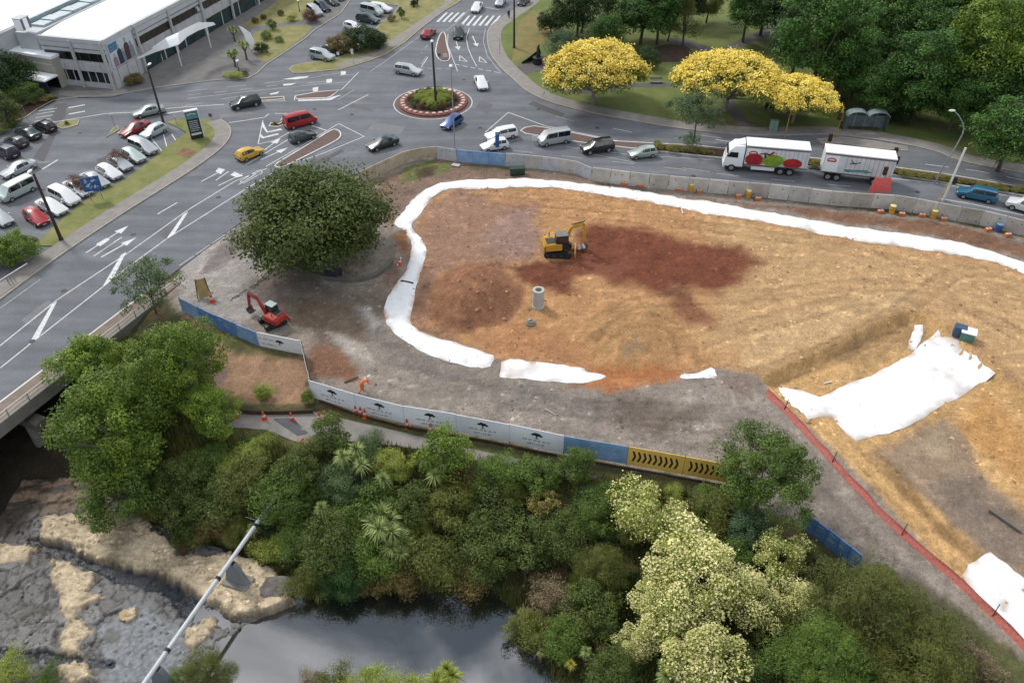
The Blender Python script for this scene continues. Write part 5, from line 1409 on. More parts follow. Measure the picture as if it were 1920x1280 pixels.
COLS = {n: paint(n, c, m, r) for n, (c, m, r) in dict(white=((232, 234, 234), 0, .35), silver=((186, 192, 194), .35, .35), red=((168, 30, 36), 0, .3), darkred=((146, 34, 40), 0, .3), black=((26, 28, 30), 0, .25), darkgreen=((40, 56, 54), .2, .3), green=((58, 74, 74), .2, .3),
    blue=((42, 78, 140), .2, .3), teal=((44, 112, 142), .2, .3), yellow=((214, 170, 50), 0, .35), sage=((168, 182, 174), .35, .35), charcoal=((64, 68, 70), .3, .35), navy=((40, 46, 64), .2, .3), mint=((190, 204, 200), .3, .35)).items()}
def car(kind, px, py, fx, fy, colour, label, group=None, z=0.0):
    c, f = G(px, py, z + .6), G(fx, fy, z + .6)
    rz = math.atan2(f[1] - c[1], f[0] - c[0])
    src = TPL[kind]
    if kind not in USED:
        USED.add(kind)
        src.location, src.rotation_euler = (c[0], c[1], z), (0, 0, rz)
        src['label'] = label; src['category'] = 'van' if kind == 'van' else 'car'
        if group: src['group'] = group
        for k in KIDS[src.name]:
            for kk in [k]:
                for i, sl in enumerate(kk.material_slots):
                    if sl.material == PAINT0: sl.link = 'OBJECT'; sl.material = COLS[colour]
        return src
    # the source may carry its own object-level paint: hand every copy its colour
    o = copy_thing(src, (c[0], c[1], z), rz, 1.0, label, None)
    o['category'] = 'van' if kind == 'van' else 'car'
    if group: o['group'] = group
    elif 'group' in o: del o['group']
    for k in KIDS[o.name]:
        if k.data.materials and k.data.materials[0] == PAINT0:
            k.material_slots[0].link = 'OBJECT'; k.material_slots[0].material = COLS[colour]
    return o
GR, GP_, GN = "traffic at the roundabout", "cars parked along the grass verge", "cars parked by the northern driveway"
GM, GL = "traffic on the main road", "cars parked at the left edge of the car park"
car('hatch', 847, 229, 828, 241, 'blue', "blue hatchback rounding the south side of the roundabout", GR)
car('sedan', 902, 155, 908, 169, 'white', "white sedan entering the roundabout beside the park kerb", GR)
car('wagon', 765, 132, 790, 136, 'silver', "silver station wagon passing north of the roundabout", GR)
car('suv', 860, 63, 858, 77, 'darkgreen', "dark green four wheel drive waiting below the zebra crossing", GR)
car('sedan', 803, 62, 813, 52, 'darkred', "dark red sedan leaving up the northern road", GR)
car('sedan', 894, 14, 887, 25, 'white', "white sedan above the zebra crossing", GR)
car('hatch', 938, 4, 932, 13, 'silver', "small silver car cut by the top edge beside the white sedan", GR)
car('sedan', 717, 268, 692, 276, 'darkgreen', "long dark green sedan leaving towards the bridge", GR)
car('van', 563, 228, 590, 221, 'red', "bright red van beside the dark green hatchback", GR)
car('hatch', 567, 255, 591, 247, 'green', "dark green hatchback between the red van and the brick median", GR)
car('hatch', 468, 287, 492, 277, 'yellow', "yellow hatchback on the bridge approach", GR)
car('suv', 460, 193, 430, 199, 'darkgreen', "dark green four wheel drive by the mall road median", GR)
car('sedan', 278, 208, 250, 214, 'sage', "pale green sedan on the mall road under the lamp post", GR)
car('wagon', 940, 252, 914, 257, 'white', "white station wagon beside the median tip", GM)
car('hatch', 927, 272, 904, 276, 'white', "white hatchback half hidden by the blue hoarding", GM)
car('van', 1039, 261, 1010, 266, 'silver', "silver passenger van with white roof rails", GM)
car('suv', 1120, 276, 1092, 280, 'black', "black four wheel drive behind the silver van", GM)
car('hatch', 1205, 286, 1180, 289, 'sage', "pale green hatchback at the end of the hedge", GM)
car('wagon', 1832, 364, 1797, 357, 'teal', "teal blue station wagon below the planted median", GM)
car('suv', 1926, 388, 1892, 378, 'white', "white four wheel drive cut by the right edge", GM)
car('hatch', 68, 407, 84, 418, 'red', "red hatchback at the lower end of the parked row", GP_)
car('sedan', 97, 387, 116, 396, 'white', "white sedan parked behind the wooden pole", GP_)
car('minivan', 121, 369, 142, 379, 'white', "white people carrier next to the blue sign", GP_)
car('sedan', 146, 352, 164, 362, 'white', "white sedan half under the purple leaved bush", GP_)
car('sedan', 178, 337, 197, 347, 'silver', "silver sedan between the lower purple bush and the white hatchback", GP_)
car('hatch', 205, 323, 224, 332, 'white', "white hatchback between the two purple bushes", GP_)
car('hatch', 225, 307, 243, 316, 'silver', "silver hatchback under the upper purple bush", GP_)
car('hatch', 250, 292, 269, 301, 'mint', "pale silver hatchback above the upper purple bush", GP_)
car('minivan', 268, 276, 288, 284, 'silver', "silver people carrier at the upper end of the row", GP_)
car('hatch', 288, 246, 266, 256, 'mint', "pale hatchback beside the dark red sedan at the lamp post foot", GP_)
car('sedan', 252, 241, 230, 251, 'darkred', "dark red sedan parked at the grass sliver", GP_)
car('hatch', 83, 236, 62, 228, 'black', "black hatchback nearest the planted islet", GL)
car('sedan', 52, 249, 30, 240, 'green', "dull green sedan beside the black hatchback", GL)
car('hatch', 30, 265, 8, 256, 'charcoal', "charcoal hatchback third from the planted islet", GL)
car('suv', 10, 284, -14, 274, 'navy', "navy four wheel drive cut by the left edge", GL)
car('sedan', 34, 316, 6, 328, 'silver', "silver sedan driving through the car park", GL)
car('van', 33, 358, 0, 374, 'mint', "long pale minibus with ribbed roof in the car park", GL)
car('hatch', 0, 408, 20, 420, 'silver', "silver car nearly hidden above the round green bush at left", GL)
car('suv', 604, 105, 627, 110, 'silver', "silver four wheel drive parked at the wedge of dry grass", GN)
car('sedan', 622, 93, 645, 99, 'darkgreen', "dark green car tucked behind the silver four wheel drive", GN)
car('hatch', 648, 88, 668, 94, 'white', "white car under the left of the dark parking trees", GN)
car('hatch', 662, 50, 682, 55, 'white', "white car peeking over the dark parking trees", GN)
car('wagon', 690, 36, 712, 40, 'green', "grey green wagon above the dark parking trees", GN)
car('van', 697, 22, 720, 27, 'mint', "pale van parked by the driveway top", GN)
car('wagon', 714, 16, 732, 19, 'white', "white wagon parked behind the pale van", GN)
car('suv', 590, 22, 604, 31, 'silver', "silver car parked nose out on the mall side of the driveway", GN)
car('wagon', 604, 13, 618, 21, 'navy', "navy car between two parked cars on the mall side", GN)
car('hatch', 622, 3, 636, 10, 'charcoal', "charcoal car at the top edge on the mall side", GN)
car('hatch', 632, -6, 646, 1, 'silver', "silver car cut by the top edge on the mall side", GN)
car('hatch', 1912, 222, 1890, 218, 'mint', "pale car glimpsed at the right edge beyond the lamp", "cars beyond the trees")
car('sedan', 1898, 236, 1920, 240, 'white', "white car glimpsed low at the right edge behind leaves", "cars beyond the trees")
car('hatch', 982, 3, 972, 12, 'black', "black car at the top edge by the power pole", "cars beyond the trees")

# van roofs are white in the photo: a separate roof panel on the silver van is its rack
# ---- truck and trailer
TRUCKW = M("truck_white", (236, 238, 240), .5, .03, .8, 0, k=.9)
TRUCKG = M("curtain_side", (214, 216, 220), .75, .08, 1.0, .15, k=.84)
FRUITR = M("red_fruit_print", (190, 38, 44), .7, .25, 1.2, 0, k=.66)
FRUITG = M("green_fruit_print", (142, 172, 50), .7, .25, 1.2, 0, k=.66)
FRUITY = M("pale_fruit_print", (206, 196, 120), .7, .2, 1.2, 0, k=.66)
TEALP = M("teal_print", (108, 168, 164), .7, .25, 1.2, 0, k=.66)
LOGOR = M("red_logo", (196, 60, 66), .6, .05, 3, 0, k=.7)
def ell(cx, cz, rx, rz_, n=18, a0=0, a1=2 * math.pi): return [(cx + rx * math.cos(a0 + (a1 - a0) * k / n), cz + rz_ * math.sin(a0 + (a1 - a0) * k / n)) for k in range(n)]
tA, tB = G(1352, 312, 0), G(1508, 325, 0)
tdir = tA - tB; trz = math.atan2(tdir[1], tdir[0])
def truck_box(T, x0, x1, w, z0, z1, logo, left):
    """Curtain-sided body: x from front x1 to rear x0; decals on the side at +y (towards the site)."""
    MB().prism([(x0, -w), (x1, -w), (x1, w), (x0, w)], z0, z1 - .14).build("cargo_box", TRUCKG, T)
    MB().box(((x0 + x1) / 2, 0, z1 - .07), (x1 - x0 + .06, 2 * w + .08, .14)).build("box_roof", TRUCKW, T)
    MB().box(((x0 + x1) / 2, w + .02, z1 - .26), (x1 - x0, .05, .2)).build("curtain_rail", M("rail_grey", (120, 124, 128), .5, .05, 3, 0, k=.6), T)
    MB().box(((x0 + x1) / 2, w + .015, z0 + .05), (x1 - x0, .05, .12)).build("side_rail", M("rail_grey", (120, 124, 128)), T)
    MB().box((x1 - 1.0, w + .012, (z0 + z1) / 2 - .1), (1.7, .03, z1 - z0 - .5)).build("front_panel", TRUCKW, T)
    n = int((x1 - x0 - 2.2) / .55)
    for i in range(n): MB().box((x0 + .3 + i * .55, w + .01, (z0 + z1) / 2 - .12), (.05, .03, z1 - z0 - .55)).build("curtain_strap", M("strap_grey", (176, 178, 182), .7, .05, 3, 0, k=.7), T)
    def dec(name, pts, m, k=0):
        y = w + .034 + .004 * k
        mb = MB(); mb.add([(x, y, z) for x, z in pts], [tuple(range(len(pts)))]); mb.build(name, m, T)
    lx, lz = x1 - .95, z1 - 1.15
    dec("printed_logo", [(lx + .62 * math.cos(a), lz + .42 * math.sin(a)) for a in np.linspace(.15, 3.0, 12)] + [(lx + .46 * math.cos(a), lz + .24 * math.sin(a)) for a in np.linspace(3.0, .15, 12)], LOGOR)
    dec("printed_logo", [(lx - .5, lz - .16), (lx + .5, lz - .16), (lx + .56, lz + .06), (lx - .56, lz + .06)], LOGOR)
    return dec
T = thing("box_truck", "white curtain sided truck with fruit pictures waiting on the main road", "truck", tuple((tA + tB) / 2), trz)
hl = 10.6 / 2
S = -1  # the site side is on the truck's left when it faces west: +y after rotation
dec = truck_box(T, -hl, hl - 2.6, 1.22, 1.15, 3.9, True, True)
for nm, pts, m, k in [("printed_fruit", ell(1.5, 1.95, 1.15, .9), FRUITR, 1), ("printed_fruit", ell(-.9, 2.0, 1.35, .85), FRUITG, 2), ("printed_fruit", ell(.6, 1.85, .6, .55), FRUITY, 0), ("printed_fruit", ell(-2.0, 2.15, .5, .5), FRUITY, 0), ("printed_fruit", ell(-3.4, 1.8, 1.2, .7), FRUITR, 1),
                      ("printed_hand", [(-.4, 2.6), (.2, 2.9), (.9, 2.75), (1.0, 2.85), (.2, 3.05), (-.5, 2.8)], INK, 3), ("printed_hand", [(-.5, 2.7), (-1.0, 3.2), (-.7, 3.25), (-.2, 2.85)], FRUITR, 4), ("printed_hand", [(.1, 2.85), (.0, 2.3), (.25, 2.3), (.35, 2.85)], INK, 5)]: dec(nm, pts, m, k)
x1 = hl - 2.45
cab = [[(x1 + dx, y * 1.2, z) for y, z in ((-.96, .75), (.96, .75), (1, 1.6), (.98, zt), (.9, zt + .12), (-.9, zt + .12), (-.98, zt), (-1, 1.6))] for dx, zt in ((0, 3.55), (1.3, 3.45), (1.9, 2.9), (2.3, 2.1), (2.42, 1.3))]
MB().loft(cab).build("cab", TRUCKW, T, 40)
dl = MB(); dl.loft([[(x1 + .05, y, z) for y, z in ((-1.0, 3.5), (1.0, 3.5), (.9, 3.95), (-.9, 3.95))], [(x1 + .9, y, z) for y, z in ((-.9, 3.5), (.9, 3.5), (.75, 3.72), (-.75, 3.72))], [(x1 + 1.4, y, z) for y, z in ((-.7, 3.42), (.7, 3.42), (.6, 3.48), (-.6, 3.48))]]); dl.build("wind_deflector", TRUCKW, T, 40)
MB().add([(x1 + 2.0, -1.02, 2.86), (x1 + 2.0, 1.02, 2.86), (x1 + 2.34, 1.06, 2.12), (x1 + 2.34, -1.06, 2.12)], [(0, 3, 2, 1)]).build("windscreen", CARGLASS, T)
for s in (1, -1):
    MB().add([(x1 + .75, s * 1.215, 2.75), (x1 + 1.75, s * 1.2, 2.75), (x1 + 2.1, s * 1.215, 2.05), (x1 + .75, s * 1.225, 2.0)], [(0, 1, 2, 3) if s < 0 else (3, 2, 1, 0)]).build("side_window", CARGLASS, T)
    MB().box((x1 + 2.1, s * 1.38, 2.5), (.12, .22, .6)).build("wing_mirror", TRIM, T)
    MB().box((x1 + 2.42, s * .85, 1.05), (.12, .4, .2)).build("headlight", HLAMP, T)
    MB().box((-hl - .02, s * 1.0, 1.0), (.06, .3, .16)).build("tail_light", TLAMP, T)
    MB().box((0.2, s * 1.1, .72), (3.0, .08, .45)).build("side_guard", TRUCKW, T)
MB().box((x1 + 2.4, 0, .7), (.2, 2.2, .4)).build("bumper", TRUCKW, T)
MB().box((-.6, 0, .85), (2 * hl - 1.2, .9, .3)).build("chassis", TRIM, T)
tm = MB().cyl((0, -.16, 0), (0, .16, 0), .5, .5, 16).mesh("tyre", TYRE); rm = MB().cyl((0, -.17, 0), (0, .17, 0), .3, .3, 12).mesh("rim", RIM)
def truck_wheels(T, xs):
    for x in xs:
        for s in (1, -1):
            w_ = link("wheel", tm, T); w_.location = (x, s * 1.02, .5); link("rim", rm, w_)
truck_wheels(T, (x1 + 1.35, -2.1, -3.3))
uA, uB = G(1538, 329, 0), G(1660, 343, 0)
T2 = thing("truck_trailer", "white box trailer with red logo and teal streak towed by the fruit truck", "trailer", tuple((uA + uB) / 2), math.atan2((uA - uB)[1], (uA - uB)[0]))
hl2 = 8.6 / 2
dec = truck_box(T2, -hl2, hl2, 1.22, 1.15, 3.95, True, True)
for nm, pts, m, k in [("printed_streak", [(hl2 - 3.0, 1.5), (hl2 - 6.0, 1.75), (hl2 - 5.4, 2.05), (hl2 - 2.6, 1.8)], TEALP, 1), ("printed_streak", [(hl2 - 5.2, 1.55), (hl2 - 6.2, 1.8), (hl2 - 5.2, 2.0)], TEALP, 2), ("printed_hand", [(hl2 - 3.2, 2.75), (hl2 - 3.9, 2.85), (hl2 - 4.5, 3.05), (hl2 - 4.5, 2.95), (hl2 - 3.9, 2.7), (hl2 - 3.3, 2.65)], INK, 3), ("printed_hand", [(hl2 - 3.7, 2.85), (hl2 - 3.3, 3.2), (hl2 - 3.2, 3.2), (hl2 - 3.6, 2.8)], INK, 4)]: dec(nm, pts, m, k)
MB().box((0, 0, .85), (2 * hl2 - .6, .9, .3)).build("chassis", TRIM, T2); MB().cyl((hl2, 0, .8), (hl2 + 1.4, 0, .8), .08, .08, 6).build("drawbar", TRIM, T2)
truck_wheels(T2, (hl2 - 1.0, hl2 - 2.1, -hl2 + 1.9, -hl2 + .8))
for s in (1, -1): MB().box((-hl2 - .02, s * 1.0, 1.0), (.06, .3, .16)).build("tail_light", TLAMP, T2)

# ---- diggers
def digger(name, label, px, py, rz_body, rz_track, sc, body, boom_m, boom_pts, bucket_at, cab_side=1, glass=CARGLASS, roof=None, z=None):
    p = GT(px, py); T = thing(name, label, "digger", tuple(p), 0); T.scale = (sc,) * 3
    Mt = Matrix.Rotation(rz_track, 4, 'Z'); Mb = Matrix.Rotation(rz_body, 4, 'Z')
    def put(mb, nm, m, mt, sm=False):
        o = mb.build(nm, m, T, sm); o.matrix_local = mt; return o
    for s in (1, -1):
        prof = [(1.35 * math.cos(a) + (0) , .33 + .33 * math.sin(a)) for a in ()]
        pr = [(-1.15 - .33 * math.sin(a), .36 - .36 * math.cos(a)) for a in np.linspace(0, math.pi, 7)] + [(1.15 + .33 * math.sin(a), .36 + .36 * math.cos(a)) for a in np.linspace(0, math.pi, 7)]
        mb = MB(); n = len(pr)
        mb.add([(x, s * .95 - .24, zz) for x, zz in pr] + [(x, s * .95 + .24, zz) for x, zz in pr], [tuple(range(n)), tuple(range(2 * n - 1, n - 1, -1))] + [(i, n + i, n + (i + 1) % n, (i + 1) % n) for i in range(n)])
        tr = put(mb, "track", TRIM, Mt)
        for k in range(9): MB().box((-1.1 + k * .275, s * .95, .73), (.12, .5, .05)).build("track_shoe", BLK, tr)
        for k in (-1.1, -.4, .4, 1.1): MB().cyl((k, s * .95 + s * .24, .36), (k, s * .95 + s * .28, .36), .2, .2, 10).build("roller", DARKG, tr)
    put(MB().box((0, 0, .55), (1.3, 1.4, .4)), "undercarriage", TRIM, Mt)
    put(MB().box((1.85, 0, .4), (.12, 2.2, .6)), "dozer_blade", body, Mt)
    put(MB().cyl((0, 0, .75), (0, 0, .95), .6, .6, 14), "slew_ring", TRIM, Mb)
    hood = MB(); hood.loft([[(x, y, zz) for y, zz in ((-w, .95), (w, .95), (w, zt - .15), (w * .85, zt), (-w * .85, zt), (-w, zt - .15))] for x, w, zt in ((-1.7, .75, 1.6), (-1.5, 1.02, 1.8), (-.4, 1.05, 1.85), (.2, 1.05, 1.75))])
    put(hood, "engine_cover", body, Mb, 40)
    put(MB().box((-1.0, -.3, 1.87), (.9, 1.0, .06)), "cover_grille", DARKG, Mb); put(MB().cyl((-.9, .6, 1.8), (-.9, .6, 2.25), .06, .06, 8), "exhaust", DARKG, Mb)
    put(MB().box((-1.72, 0, 1.25), (.1, 1.9, .6)), "counterweight", body, Mb)
    put(MB().box((.55, 0, 1.0), (1.0, 2.0, .14)), "deck", TRIM, Mb)
    cy = cab_side * .5
    cabm = MB(); cabm.loft([[(x, cy + y, zz) for x, y in ((-.5 + a, -.48 + b), (.95 - a, -.48 + b), (.95 - a, .48 - b), (-.5 + a, .48 - b))] for zz, a, b in ((1.05, 0, 0), (1.7, 0, 0), (2.62, .12, .05))])
    cb = put(cabm, "cab", body if roof is None else TRIM, Mb)
    for q, nm in (([(.97, -.4, 1.25), (.97, .4, 1.25), (.86, .38, 2.5), (.86, -.38, 2.5)], "windscreen"), ([(-.4, .495, 1.7), (.85, .495, 1.7), (.76, .455, 2.5), (-.32, .455, 2.5)], "side_window"), ([(-.4, -.495, 1.7), (.85, -.495, 1.7), (.76, -.455, 2.5), (-.32, -.455, 2.5)], "side_window"), ([(-.515, -.4, 1.8), (-.515, .4, 1.8), (-.40, .36, 2.5), (-.40, -.36, 2.5)], "rear_window")):
        MB().add([(x, cy + y, zz) for x, y, zz in q], [(0, 1, 2, 3)]).build(nm, glass, cb)
    MB().box((.22, cy, 2.66), (1.3, .98, .08)).build("cab_roof", roof or body, cb)
    def beam(a, b, w, h, nm, m=boom_m):
        a, b = Vector(a), Vector(b); d = (b - a); L = d.length; mb = MB()
        ang = math.atan2(d.z, d.x)
        mb.loft([[(x, y, zz) for y, zz in ((-w / 2, -hh / 2), (w / 2, -hh / 2), (w / 2, hh / 2), (-w / 2, hh / 2))] for x, hh in ((0, h * .7), (L * .45, h), (L, h * .65))])
        o = mb.build(nm, m, T); o.matrix_local = Mb @ Matrix.Translation(a) @ Matrix.Rotation(-ang, 4, 'Y')
        return o
    by = -cab_side * .15
    bp = [(x, by, zz) for x, zz in boom_pts]
    beam(bp[0], bp[1], .3, .42, "boom"); beam(bp[1], bp[2], .3, .40, "boom"); beam(bp[2], bp[3], .24, .34, "stick")
    ram = M("hydraulic_ram", (150, 152, 154), .3, .05, 3, 0, metal=.7, k=.8)
    o = MB().cyl((bp[0][0] + .3, by, bp[0][2] - .1), ((bp[1][0]), by, bp[1][2] - .3), .06, .06, 8).build("ram", ram, T); o.matrix_local = Mb
    o = MB().cyl((bp[1][0], by, bp[1][2] + .3), (bp[2][0] + .1, by, bp[2][2] + .25), .06, .06, 8).build("ram", DARKG, T); o.matrix_local = Mb
    ex, ez = boom_pts[3]
    bk = MB(); pr = [(ex - .05, ez + .1), (ex + .25, ez - .15), (ex + .15, ez - .6), (ex - .25, ez - .75), (ex - .65, ez - .6), (ex - .5, ez - .5), (ex - .2, ez - .55), (ex + .0, ez - .45), (ex + .05, ez - .15)]
    n = len(pr); bk.add([(x, by - .45, zz) for x, zz in pr] + [(x, by + .45, zz) for x, zz in pr], [tuple(range(n)), tuple(range(2 * n - 1, n - 1, -1))] + [(i, n + i, n + (i + 1) % n, (i + 1) % n) for i in range(n)])
    bo = put(bk, "bucket", M("worn_steel", (108, 100, 94), .5, .2, 3, 0, metal=.5, k=.7), Mb)
    for k in range(4): MB().box((ex - .72, by - .36 + k * .24, ez - .6), (.2, .07, .06)).build("tooth", STEEL, bo)
    return T
YB = M("yellow_machine_paint", (206, 158, 52), .5, .12, 1.5, .1, k=.74)
RB_ = M("red_machine_paint", (176, 52, 42), .5, .12, 1.5, .1, k=.74)
digger("excavator", "yellow excavator working at the edge of the red soil patch", 1046, 474, R(10), R(-4), 1.05, YB, YB, [(.7, 1.35), (1.4, 3.0), (2.75, 3.35), (3.0, .95)], None, -1, roof=M("cab_roof_grey", (128, 130, 130), .6, .1, 2, 0, k=.62))
digger("excavator", "small red digger with green glazed cab behind the blue hoarding", 512, 606, R(147), R(38), .80, RB_, RB_, [(.7, 1.35), (1.7, 3.3), (3.3, 3.5), (3.75, 1.2)], None, -1, glass=M("green_cab_glass", (40, 62, 58), .15, .1, 2, 0, k=.6, spec=.7), roof=M("pale_cab_roof", (176, 190, 190), .5, .05, 2, 0, k=.7))
# ------------------------------------------------------------------ vegetation
def leaf_mat(name, a, b, k=.92, trans=.22, rough=.6):
    """Leaf colour between a and b by each leaf's own random tint, varied a little from plant to plant."""
    m = bpy.data.materials.new(name); m.use_nodes = True
    N, L = m.node_tree.nodes, m.node_tree.links
    p = N['Principled BSDF']; p.inputs['Roughness'].default_value = rough; p.inputs['Specular IOR Level'].default_value = .35
    at = N.new('ShaderNodeAttribute'); at.attribute_name = 'tint'
    sx = N.new('ShaderNodeSeparateColor'); L.new(at.outputs['Color'], sx.inputs[0])
    mx = N.new('ShaderNodeMixRGB'); mx.inputs[1].default_value = (*(lin(a) * k), 1); mx.inputs[2].default_value = (*(lin(b) * k), 1)
    L.new(sx.outputs[0], mx.inputs[0])
    oi = N.new('ShaderNodeObjectInfo'); mr = N.new('ShaderNodeMapRange'); mr.inputs[3].default_value, mr.inputs[4].default_value = .86, 1.14
    L.new(oi.outputs['Random'], mr.inputs[0])
    mu = N.new('ShaderNodeMath'); mu.operation = 'MULTIPLY'; L.new(sx.outputs[1], mu.inputs[0]); L.new(mr.outputs[0], mu.inputs[1])
    m2 = N.new('ShaderNodeMixRGB'); m2.blend_type = 'MULTIPLY'; m2.inputs[0].default_value = 1
    L.new(mx.outputs[0], m2.inputs[1]); L.new(mu.outputs[0], m2.inputs[2])
    L.new(m2.outputs[0], p.inputs['Base Color'])
    t = N.new('ShaderNodeBsdfTranslucent'); L.new(m2.outputs[0], t.inputs[0])
    ms = N.new('ShaderNodeMixShader'); ms.inputs[0].default_value = trans
    out = N['Material Output']
    L.new(p.outputs[0], ms.inputs[1]); L.new(t.outputs[0], ms.inputs[2]); L.new(ms.outputs[0], out.inputs[0])
    MATS[name] = m
    return m
LF = {n: leaf_mat("leaf_" + n, a, b) for n, (a, b) in dict(
    base=((54, 84, 28), (116, 138, 56)), dark=((50, 70, 28), (108, 122, 54)), deep=((32, 60, 26), (68, 102, 46)), bright=((58, 92, 24), (138, 160, 52)), lime=((112, 134, 44), (178, 184, 88)), park=((38, 70, 28), (88, 128, 48)),
    parkdark=((32, 52, 24), (62, 88, 38)), olive=((72, 88, 34), (128, 130, 60)), grey=((66, 92, 54), (116, 136, 84)), rust=((90, 80, 42), (136, 118, 66)), bluegreen=((58, 84, 58), (100, 124, 84)), purple=((74, 46, 40), (126, 84, 66)),
    gold=((96, 116, 40), (140, 146, 60)), sheoak=((60, 80, 28), (118, 118, 52)), cabbage=((100, 124, 66), (170, 180, 112)), yellowcab=((150, 152, 60), (202, 190, 92)), flax=((84, 100, 48), (150, 146, 84)), hedge=((100, 108, 52), (160, 150, 78)), dry=((112, 98, 70), (156, 140, 108))).items()}
BLOOM_Y = leaf_mat("blossom_yellow", (224, 196, 66), (250, 230, 130), k=1.0, trans=.15, rough=.8)
BLOOM_C = leaf_mat("blossom_cream", (192, 188, 116), (234, 226, 170), k=.96, trans=.15, rough=.8)
BLOOM_O = leaf_mat("blossom_ochre", (164, 144, 76), (208, 188, 116), k=.85, trans=.15, rough=.8)
BARK = M("bark", (112, 100, 86), .95, .25, 2.0, .5, k=.6)
BARKL = M("pale_bark", (160, 154, 144), .95, .2, 2.0, .4, k=.62)

def leaves(name, P, Nn, size, mat, rng, asp=.55, tint=None, droop=0.0, fold=.0):
    """Diamond leaves at P (n,3) facing Nn."""
    n = len(P)
    Nn = Nn / (np.linalg.norm(Nn, axis=1)[:, None] + 1e-9)
    r = rng.normal(size=(n, 3)); r[:, 2] -= droop
    T = r - (r * Nn).sum(1)[:, None] * Nn; T /= np.linalg.norm(T, axis=1)[:, None] + 1e-9
    B = np.cross(Nn, T)
    s = size * rng.uniform(.65, 1.3, n)[:, None]
    V = np.stack([P - T * s * .5, P + B * s * asp * .5 + Nn * s * fold, P + T * s * .5, P - B * s * asp * .5 + Nn * s * fold], 1).reshape(-1, 3)
    F = np.arange(n * 4).reshape(n, 4)
    if tint is None: tint = np.stack([rng.uniform(0, 1, n), rng.uniform(.75, 1.25, n), np.zeros(n)], 1)
    return quick_mesh(name, V, F, mat, face_attr={'tint': tint})

def clump_points(cen, rad, per, rng, up=.35, shell=.55, flat=.8):
    """Leaves on the shells of clumps: positions, outward normals, tints (per clump and per leaf)."""
    k = len(cen)
    ci = np.repeat(np.arange(k), per)
    d = rng.normal(size=(k * per, 3)); d[:, 2] += up; d /= np.linalg.norm(d, axis=1)[:, None]
    sprig = np.where(rng.uniform(0, 1, k * per) < .10, rng.uniform(1.0, 1.5, k * per), 1.0)
    rr = sprig * rad[ci] * (shell + (1 - shell) * rng.uniform(0, 1, k * per) ** .5) * rng.uniform(.85, 1.12, k * per)
    P = cen[ci] + d * rr[:, None] * np.array((1, 1, flat))
    Nn = d * .75 + rng.normal(size=d.shape) * .45 + np.array((0, 0, .45))
    ct = rng.uniform(0, 1, k)[ci]; cb = rng.uniform(.86, 1.14, k)[ci]
    tint = np.stack([np.clip(.55 * ct + .45 * rng.uniform(0, 1, len(P)), 0, 1), cb * rng.uniform(.8, 1.2, len(P)), np.zeros(len(P))], 1)
    return P, Nn, tint

def crown_clumps(n, rng, h0, h1, shape='round', lump=.3, r=.26):
    """Clump centres for a crown of unit radius between heights h0 and h1 (in crown radii)."""
    out, rad = [], []
    ph = rng.uniform(0, 6.28, 6)
    while len(out) < n:
        v = rng.normal(size=3); v /= np.linalg.norm(v)
        if shape == 'umbrella' and v[2] < -.05: continue
        if v[2] < -.75: continue
        az = math.atan2(v[1], v[0])
        lob = 1 + lump * (.5 * math.sin(2 * az + ph[0]) + .35 * math.sin(3 * az + ph[1] + 2 * v[2]) + .3 * math.sin(5 * az + ph[2] + 3 * v[2]))
        q = rng.uniform(.25, 1) ** .45 if shape != 'umbrella' else rng.uniform(.82, 1)
        if shape == 'cone':
            t = rng.uniform(0, 1) ** .8; rr = (1 - t) * lob * rng.uniform(.5, 1) ** .5; a = rng.uniform(0, 6.283)
            out.append((rr * math.cos(a), rr * math.sin(a), h0 + (h1 - h0) * t)); rad.append(r * (1.15 - .7 * t) * rng.uniform(.7, 1.2)); continue
        z = .5 * (h0 + h1) + .5 * (h1 - h0) * v[2] * q * (.92 + .16 * rng.uniform())
        if shape == 'umbrella': z = h0 + (h1 - h0) * max(0, v[2]) * rng.uniform(.9, 1.05) - .10 * (1 - max(0, v[2]))
        out.append((v[0] * q * lob * (1 - r * .6), v[1] * q * lob * (1 - r * .6), z)); rad.append(r * rng.uniform(.6, 1.3))
    return np.array(out), np.array(rad)

def limb_mesh(cen, rng, h_fork, tr, n_limb=9, twig=True, name="trunk", mat=BARK):
    """Tapered trunk that forks into limbs reaching towards the clumps."""
    mb = MB()
    lean = rng.uniform(-.05, .05, 2)
    f = np.array((lean[0], lean[1], h_fork))
    mb.tube([(0, 0, -.12), (lean[0] * .2, lean[1] * .2, h_fork * .3), tuple(f)], [tr * 1.35, tr, tr * .8], 8)
    pick = cen[np.argsort(rng.uniform(size=len(cen)))[:n_limb]]
    for c in pick:
        mid = f * .5 + c * .5 + np.array((0, 0, -.06)) + rng.normal(size=3) * .04
        mb.tube([tuple(f - np.array((0, 0, .05 * rng.uniform()))), tuple(mid), tuple(c)], [tr * .6, tr * .36, tr * .10], 5)
        if twig:
            for _ in range(2):
                e = mid + (c - mid) * rng.uniform(.2, .6) + rng.normal(size=3) * .16; mb.tube([tuple(mid), tuple((mid + e) / 2 + rng.normal(size=3) * .02), tuple(e)], [tr * .24, tr * .15, tr * .05], 4)
    return mb.mesh(name, mat, 60)

